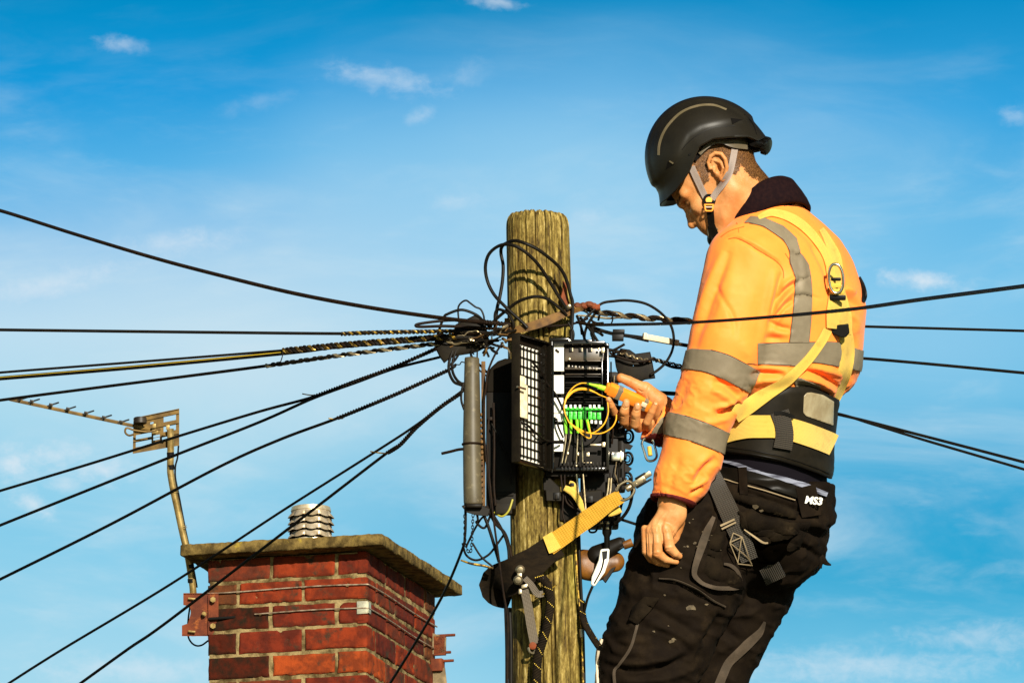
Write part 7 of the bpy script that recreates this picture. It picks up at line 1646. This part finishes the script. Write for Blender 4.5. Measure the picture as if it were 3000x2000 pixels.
# --- positioning strap round the pole
t = thing('work_positioning_strap', 'black sleeved strap round the pole joined to a worn yellow webbing sling', 'strap', P1(1560, 1760, -60))
V, F, uv = ribbon([(1500, 1740, 70), (1466, 1726, 50), (1456, 1712, 20), (1470, 1700, -22), (1510, 1682, -58), (1560, 1648, -78), (1600, 1616, -86), (1634, 1594, -92)], [90, 104, 106, 104, 98, 84, 76, 74], None, 0, 10, nx=10, step=6); o = pxobj('strap_sleeve', V, F, M_sleeve, t, auto=40); set_uv(o, uv)
V, F, uv = ribbon([(1606, 1600, -96), (1640, 1576, -98), (1680, 1548, -102), (1740, 1506, -110), (1780, 1476, -116), (1820, 1452, -120)], [56, 54, 52, 52, 46, 40], None, 0, 6, nx=8, step=6); V[:, 2] += 3*fbm(V/np.array([20, 20, 50]), 2, 4); o = pxobj('yellow_sling', V, F, M_strapy, t, auto=40); set_uv(o, uv)
V, F, uv = ribbon([(1600, 1596, -102), (1612, 1591, -104), (1630, 1580, -104)], [52, 54, 54], None, 0, 4, nx=4, step=4); o = pxobj('sling_end_fold', V, F, M_yweb, t, auto=40); set_uv(o, uv)
V, F, uv = ribbon([(1740, 1520, -104), (1790, 1488, -110), (1814, 1466, -112)], [10, 14, 14], None, 0, 5, nx=3, step=5); o = pxobj('sling_underlay', V, F, M_yweb, t); set_uv(o, uv)
V, F, uv = ribbon([(1782, 1506, -96), (1800, 1500, -98), (1818, 1490, -100)], [14, 18, 20], None, 0, 8, nx=3, step=5); o = pxobj('sling_tail', V, F, M_yweb, t); set_uv(o, uv)
g = G(); g.tube(px_path([(1566, 1752, -70), (1590, 1740, -74), (1612, 1726, -78), (1630, 1712, -80)], 6), 2*q1, 6); g.obj('sleeve_edge_stitch', M_gold, t)
t = thing('snap_hook', 'grey steel swivel snap hook joining the yellow sling to the harness', 'hook', P1(1860, 1400, -130))
g = G(); g.tube(px_path([(1806, 1438, -124), (1816, 1420, -128), (1836, 1409, -130), (1850, 1414, -130), (1858, 1436, -130), (1846, 1456, -128), (1826, 1465, -124), (1816, 1464, -120)], 8), 4.4*q1, 10); g.obj('swivel_eye', M_galv, t)
g = G(); a = P1(1842, 1428, -134); b = P1(1912, 1386, -140); d = (b-a)/np.linalg.norm(b-a); nn_ = np.cross(FW, d); g.lathe(a-d*10*q1, d, [(0, 6*q1), (2*q1, 10*q1), (14*q1, 11*q1), (20*q1, 8*q1)], 16); g.obj('swivel_barrel', M_galv, t)
g = G(); g.box(a+d*34*q1, d*22*q1, nn_*9*q1, FW*6*q1, bev=.003); g.box(a+d*56*q1+nn_*-4*q1, d*22*q1, nn_*8*q1, FW*5*q1, bev=.003); g.obj('hook_body', M_galv, t)
g = G(); g.box(a+d*46*q1+nn_*(-12)*q1, d*18*q1, nn_*3*q1, FW*7*q1, bev=.002); g.box(a+d*44*q1+nn_*(12)*q1, d*26*q1, nn_*3*q1, FW*7*q1, bev=.002); g.objs('hook_gate', M_leather, t)
for s_ in (24, 50): g = G(); g.lathe(a+d*s_*q1+nn_*3*q1-FW*5*q1, -FW, [(0, 4*q1), (3*q1, 3*q1)], 10); g.obj('hook_rivet', M_chrome, t)
t = thing('carabiner', 'polished screwgate carabiner hanging under the far sleeve', 'carabiner', P1(1905, 1350, -60))
g = G(); g.tube(px_path([(1880, 1300, -64), (1888, 1325, -66), (1894, 1344, -66), (1904, 1350, -66), (1918, 1346, -66), (1924, 1334, -64), (1919, 1310, -62), (1914, 1290, -60), (1900, 1282, -60), (1884, 1286, -62)], 8), 3.6*q1, 10, closed=True, cap=False); g.obj('carabiner_body', M_chrome, t)
g = G(); g.cyl(P1(1902, 1308, -70), P1(1905, 1334, -72), 6.5*q1); g.obj('screw_sleeve', M_yweb if False else bpy.data.materials['yellow_loop'], t)
# --- hook and hanging straps on the front of the pole
t = thing('adjuster_strap', 'grey webbing strap with steel clasp hanging down the front of the pole', 'strap', P1(1560, 1900, -70))
M_gst = webmat('grey_brown_webbing', (0.12, 0.092, 0.06), (0.08, 0.06, 0.038), pitch=.003)
V, F, uv = ribbon([(1536, 1726, -92), (1546, 1770, -74), (1556, 1830, -64), (1566, 1884, -60)], [24, 26, 27, 26], None, 0, 5, nx=4, step=6); o = pxobj('hanging_strap', V, F, M_gst, t, auto=40); set_uv(o, uv)
V, F, uv = ribbon([(1538, 1692, -102), (1556, 1712, -94), (1574, 1738, -78), (1590, 1738, -66)], [16, 18, 20, 18], None, 0, 5, nx=4, step=5); o = pxobj('clasp_strap', V, F, M_gst, t, auto=40); set_uv(o, uv)
g = G(); g.lathe(P1(1524, 1668, -98), -FW, [(0, 14*q1), (4*q1, 14*q1), (9*q1, 9*q1), (10*q1, 3*q1)], 20); g.lathe(P1(1518, 1698, -98), -FW, [(0, 14*q1), (4*q1, 14*q1), (9*q1, 9*q1), (10*q1, 3*q1)], 20); g.box(P1(1522, 1682, -100), X_*7*q1, Y_*3*q1, Z_*16*q1, bev=.002); g.objs('clasp_stud', M_galv, t)
g = G(); g.box(P1(1536, 1717, -98), X_*9*q1+Z_*2*q1, Y_*5*q1, Z_*6*q1, bev=.002); g.box(P1(1524, 1732, -92), X_*5*q1, Y_*4*q1, Z_*8*q1, bev=.002); g.objs('clasp_loop', M_galv, t)
g = G(); g.lathe(P1(1561, 1890, -58), -FW, [(0, 11*q1), (6*q1, 11*q1), (8*q1, 7*q1)], 14); g.obj('rusty_rivet', M_rust2, t, auto=30)
g = G(); g.tube(px_path([(1548, 1896, -60), (1552, 1908, -62), (1562, 1912, -62), (1570, 1902, -60)], 6), 3.6*q1, 8); g.obj('end_ring', M_galv, t)
def rope(pts, R, label, fl=True):
    t = thing('rope', label, 'rope', P1(*pts[-1]))
    p = smooth_path(pts, n=10); g = G(); g.tube(PP(p), rad(p, R*.86), 12); g.obj('rope_core', M_black, t)
    for j in range(6): helix(pts, R*.86, R*4.2, R*.30, 1, j*math.pi/3, name='rope_strand', m=M_sleeve, parent=t)
    g = G(); L = np.concatenate([[0], np.cumsum(np.linalg.norm(np.diff(p, axis=0), axis=1))]); s = 0; rnd = random.Random(3); gold = mat('yellow_fleck', (.75, .5, .06), .6)
    while s < L[-1]:
        c = np.array([np.interp(s, L, p[:, i]) for i in range(3)]); c2 = np.array([np.interp(s+2, L, p[:, i]) for i in range(3)]); d = (c2-c)/2; sx = np.array([-d[1], d[0], 0]); sx /= np.linalg.norm(sx)
        for x in (-.8, -.45, -.1, .25, .6): cc = c+sx*R*x+d*(-x*R*.9); g.lathe(P1(cc[0], cc[1], cc[2]-R*math.sqrt(1-x*x)*1.05), -FW, [(0, 1.7*q1), (1.2*q1, 1.2*q1)], 6)
        s += R*3.9
    g.obj('rope_fleck', gold, t)
rope([(1578, 1688, -84), (1596, 1700, -84), (1608, 1730, -76), (1612, 1765, -70), (1606, 1810, -66), (1598, 1850, -66), (1584, 1895, -64), (1574, 1940, -64), (1572, 2060, -64)], 12, 'black rope with yellow flecks snaking down the front of the pole')
rope([(1704, 1760, 0), (1706, 1790, -10), (1714, 1825, -30), (1734, 1862, -70), (1758, 1898, -110)], 9, 'short black rope with yellow flecks from the pole to the knee')
# --- hanging connector, dead-end grip and leather pouch right of the pole
t = thing('hanging_connector', 'black cylindrical plug hanging by its lead right of the yellow sling', 'connector', P1(1778, 1600, -20))
g = G(); g.lathe(P1(1778, 1522, -20), -Z_, [(0, 10*q1), (6*q1, 16*q1), (22*q1, 16*q1), (26*q1, 14*q1), (40*q1, 14*q1), (50*q1, 9*q1), (86*q1, 8*q1), (90*q1, 6*q1)], 20); g.obj('plug_body', M_blackgloss, t)
for (u, v) in ((1762, 1530), (1780, 1531), (1779, 1546)): g = G(); BX(g, u-5, u+5, v-4, v+4, -38, -30); g.objs('plug_pin', M_galv, t)
g = G(); BX(g, 1740, 1790, 1518, 1536, -30, 10, bev=.003); g.obj('plug_flange', M_encl, t)
cable([(1846, 1400, -100), (1852, 1440, -80), (1845, 1480, -60), (1828, 1510, -40), (1805, 1530, -30), (1786, 1536, -24)], 5, M_cable, 'black cable loop curving down beside the snap hook', DG, name='tail_wire')
cable([(1828, 1458, -60), (1820, 1480, -50), (1812, 1520, -40), (1800, 1530, -30)], 4, M_cable, 'inner black lead beside the snap hook loop', DG, name='tail_wire')
cable([(1790, 1512, -10), (1830, 1524, 0), (1900, 1546, 20), (1960, 1560, 40)], 4.2, M_cable, 'black lead passing behind the thigh below the hook', DG, name='tail_wire')
cable([(1724, 1548, -10), (1730, 1558, -10), (1745, 1556, -10), (1752, 1540, -8)], 3, M_cable, 'tiny hanging black loop under the yellow sling', DG, name='tail_wire')
t = thing('dead_end_grip', 'white plastic wedge grip hanging on a thin line right of the pole', 'cable grip', P1(1735, 1720, -50))
g = G(); g.prism(PP([(1759, 1608, -50), (1786, 1606, -50), (1784, 1640, -50), (1772, 1676, -50), (1742, 1718, -50), (1730, 1712, -50), (1734, 1688, -50), (1754, 1640, -50)]), FW*16*q1); g.obj('grip_body', M_white, t, bevel=.004)
g = G(); g.prism(PP([(1764, 1614, -53), (1780, 1612, -53), (1778, 1634, -53), (1766, 1638, -53)]), FW*4*q1); g.obj('grip_socket', M_black, t)
g = G(); g.tube(px_path([(1770, 1636, -54), (1762, 1668, -54), (1742, 1706, -54)], 6), 2.4*q1, 6); g.obj('grip_slot', M_brcable, t)
g = G(); g.tube(px_path([(1736, 1716, -50), (1722, 1750, -40), (1712, 1790, -20), (1706, 1830, -4)], 6), 4*q1, 8); g.obj('grip_lead', M_cable, t)
t = thing('leather_pouch', 'brown leather tool pouch hanging behind the white grip by the knee', 'pouch', P1(1750, 1700, 30))
V_ = Field((1685, 1570, -20), (1870, 1720, 110), 3.0); V_.cone((1710, 1650, 40), (1800, 1645, 40), 42, 30, 0, flat=((0, 0, 1), 1.3)); V_.ell((1740, 1672, 36), (48, 30, 30), 14); pv, pf_ = V_.mesh(2); pxobj('pouch_body', pv, pf_, M_leath, t)
V_ = Field((1720, 1560, -40), (1860, 1720, 110), 3.0); V_.cone((1750, 1625, 20), (1815, 1590, 10), 30, 18, 0, flat=((0, 0, 1), 1.3)); V_.cone((1760, 1640, 18), (1758, 1655, 18), 20, 12, 8); pv, pf_ = V_.mesh(2); pxobj('pouch_flap', pv, pf_, M_encl, t)
g = G(); g.prism(PP([(1775, 1670, 20), (1812, 1650, 20), (1786, 1690, 20), (1774, 1708, 20), (1764, 1696, 20)]), FW*8*q1); g.prism(PP([(1790, 1586, 0), (1828, 1574, 0), (1834, 1590, 0), (1830, 1604, 0), (1800, 1612, 0)]), FW*12*q1); g.objs('pouch_strap', M_encl, t, bevel=.002)
g = G(); g.cyl(P1(1826, 1598, 8), P1(1852, 1588, 8), 12*q1, 13*q1); g.obj('pouch_toggle', M_leath, t)
# short yellow sling end over the bracket
t = thing('yellow_sling_end', 'folded yellow webbing tail in front of the bracket below the tray', 'webbing', P1(1690, 1500, -80))
V, F, uv = ribbon([(1654, 1428, -84), (1676, 1440, -88), (1694, 1462, -90), (1706, 1490, -88), (1712, 1500, -86)], [16, 22, 20, 18, 10], None, 0, 5, nx=3, step=5); o = pxobj('webbing_tail', V, F, M_yweb, t); set_uv(o, uv)
V, F, uv = ribbon([(1668, 1412, -84), (1680, 1418, -84), (1684, 1440, -84), (1704, 1470, -84)], [10, 16, 14, 10], None, 0, 5, nx=3, step=4); o = pxobj('webbing_loop', V, F, M_yweb, t); set_uv(o, uv)
g = G(); BX(g, 1670, 1682, 1414, 1424, -92, -86); g.obj('webbing_slot', M_black, t)
# --- the hand-held tester and its fibre lead
_PS = P; P = _P
t = thing('optical_tester', 'small orange tester with grey bands held in the far hand', 'tester', P1(1840, 1170, -10))
M_tor = mat('tester_orange', (.85, 0.27, 0.02), 0.45, col2=(.8, .22, .014), nscale=30); M_tgy = mat('tester_grey', (0.17, 0.14, 0.095), 0.5)
a = np.array([1786., 1138, -16+DW-6]); b = np.array([1906., 1190, 2+DW-6]); Wa, Wb = P1(*a), P1(*b); d = (Wb-Wa)/np.linalg.norm(Wb-Wa); LL = np.linalg.norm(Wb-Wa); n2 = np.cross(d, FW); n2 /= np.linalg.norm(n2)
if n2[2] < 0: n2 = -n2
n3 = np.cross(d, n2); n3 = n3 if n3[1] < 0 else -n3
th = math.radians(25); A2 = n2*math.cos(th)+n3*math.sin(th); A3 = n3*math.cos(th)-n2*math.sin(th)
def seg(s0, s1, r, m, name, bev=.003): g = G(); g.box(Wa+d*LL*(s0+s1)/2, d*LL*(s1-s0)/2, A2*17*r*q1, A3*15*r*q1, bev=bev); return g.obj(name, m, t)
seg(-.03, 1.0, 1.0, M_tor, 'tester_body', .005); seg(.16, .30, 1.05, M_tgy, 'grip_band', .004); seg(.80, .92, 1.05, M_tgy, 'grip_band', .004)
g = G(); g.box(Wa+d*LL*.83+A3*16*q1+A2*4*q1, d*8*q1, A2*7*q1, A3*1.5*q1, bev=.001); g.obj('tester_window', mat('tester_window', (.75, .65, .45), .25), t)
g = G(); g.box(Wa-d*LL*.05, d*6*q1, A2*13*q1, A3*12*q1, bev=.003); g.obj('tester_nose', M_tor, t)
P = _PS
t = thing('fibre_patch_lead', 'thin yellow fibre lead with a lime plug looping from the tester across the tray', 'lead', P1(1700, 1250, -110))
g = G(); g.tube(PP([(1778, 1140, -96), (1752, 1132, -98), (1751, 1131, -98), (1716, 1122, -104)]), np.array([8, 7.5, 5.5, 2.0])*q1, 10); g.obj('lime_plug', mat('lime_plug', (.36, .72, .03), .4), t)
for k, pts in enumerate(([(1718, 1122), (1700, 1123), (1680, 1134), (1662, 1157), (1654, 1182), (1654, 1205), (1667, 1236), (1690, 1256), (1712, 1266), (1735, 1268), (1756, 1256), (1772, 1238), (1781, 1213), (1782, 1196), (1780, 1178)],
    [(1776, 1164), (1756, 1156), (1742, 1148), (1722, 1139), (1700, 1137), (1678, 1145), (1662, 1162), (1654, 1185)], [(1745, 1150), (1725, 1143), (1700, 1141), (1678, 1149), (1661, 1167)],
    [(1806, 1214), (1804, 1232), (1792, 1252), (1768, 1267), (1740, 1270), (1714, 1264), (1686, 1250), (1667, 1236)], [(1672, 1242), (1692, 1260), (1712, 1276), (1724, 1283), (1731, 1280), (1730, 1268), (1722, 1235)])):
    g = G(); n_pts = len(pts); g.tube(px_path([(a_, b_, -112+ (14 if a_ > 1765 else 0)) for a_, b_ in pts], 8), 1.9*q1, 8); g.obj('fibre_strand', M_fibre, t)
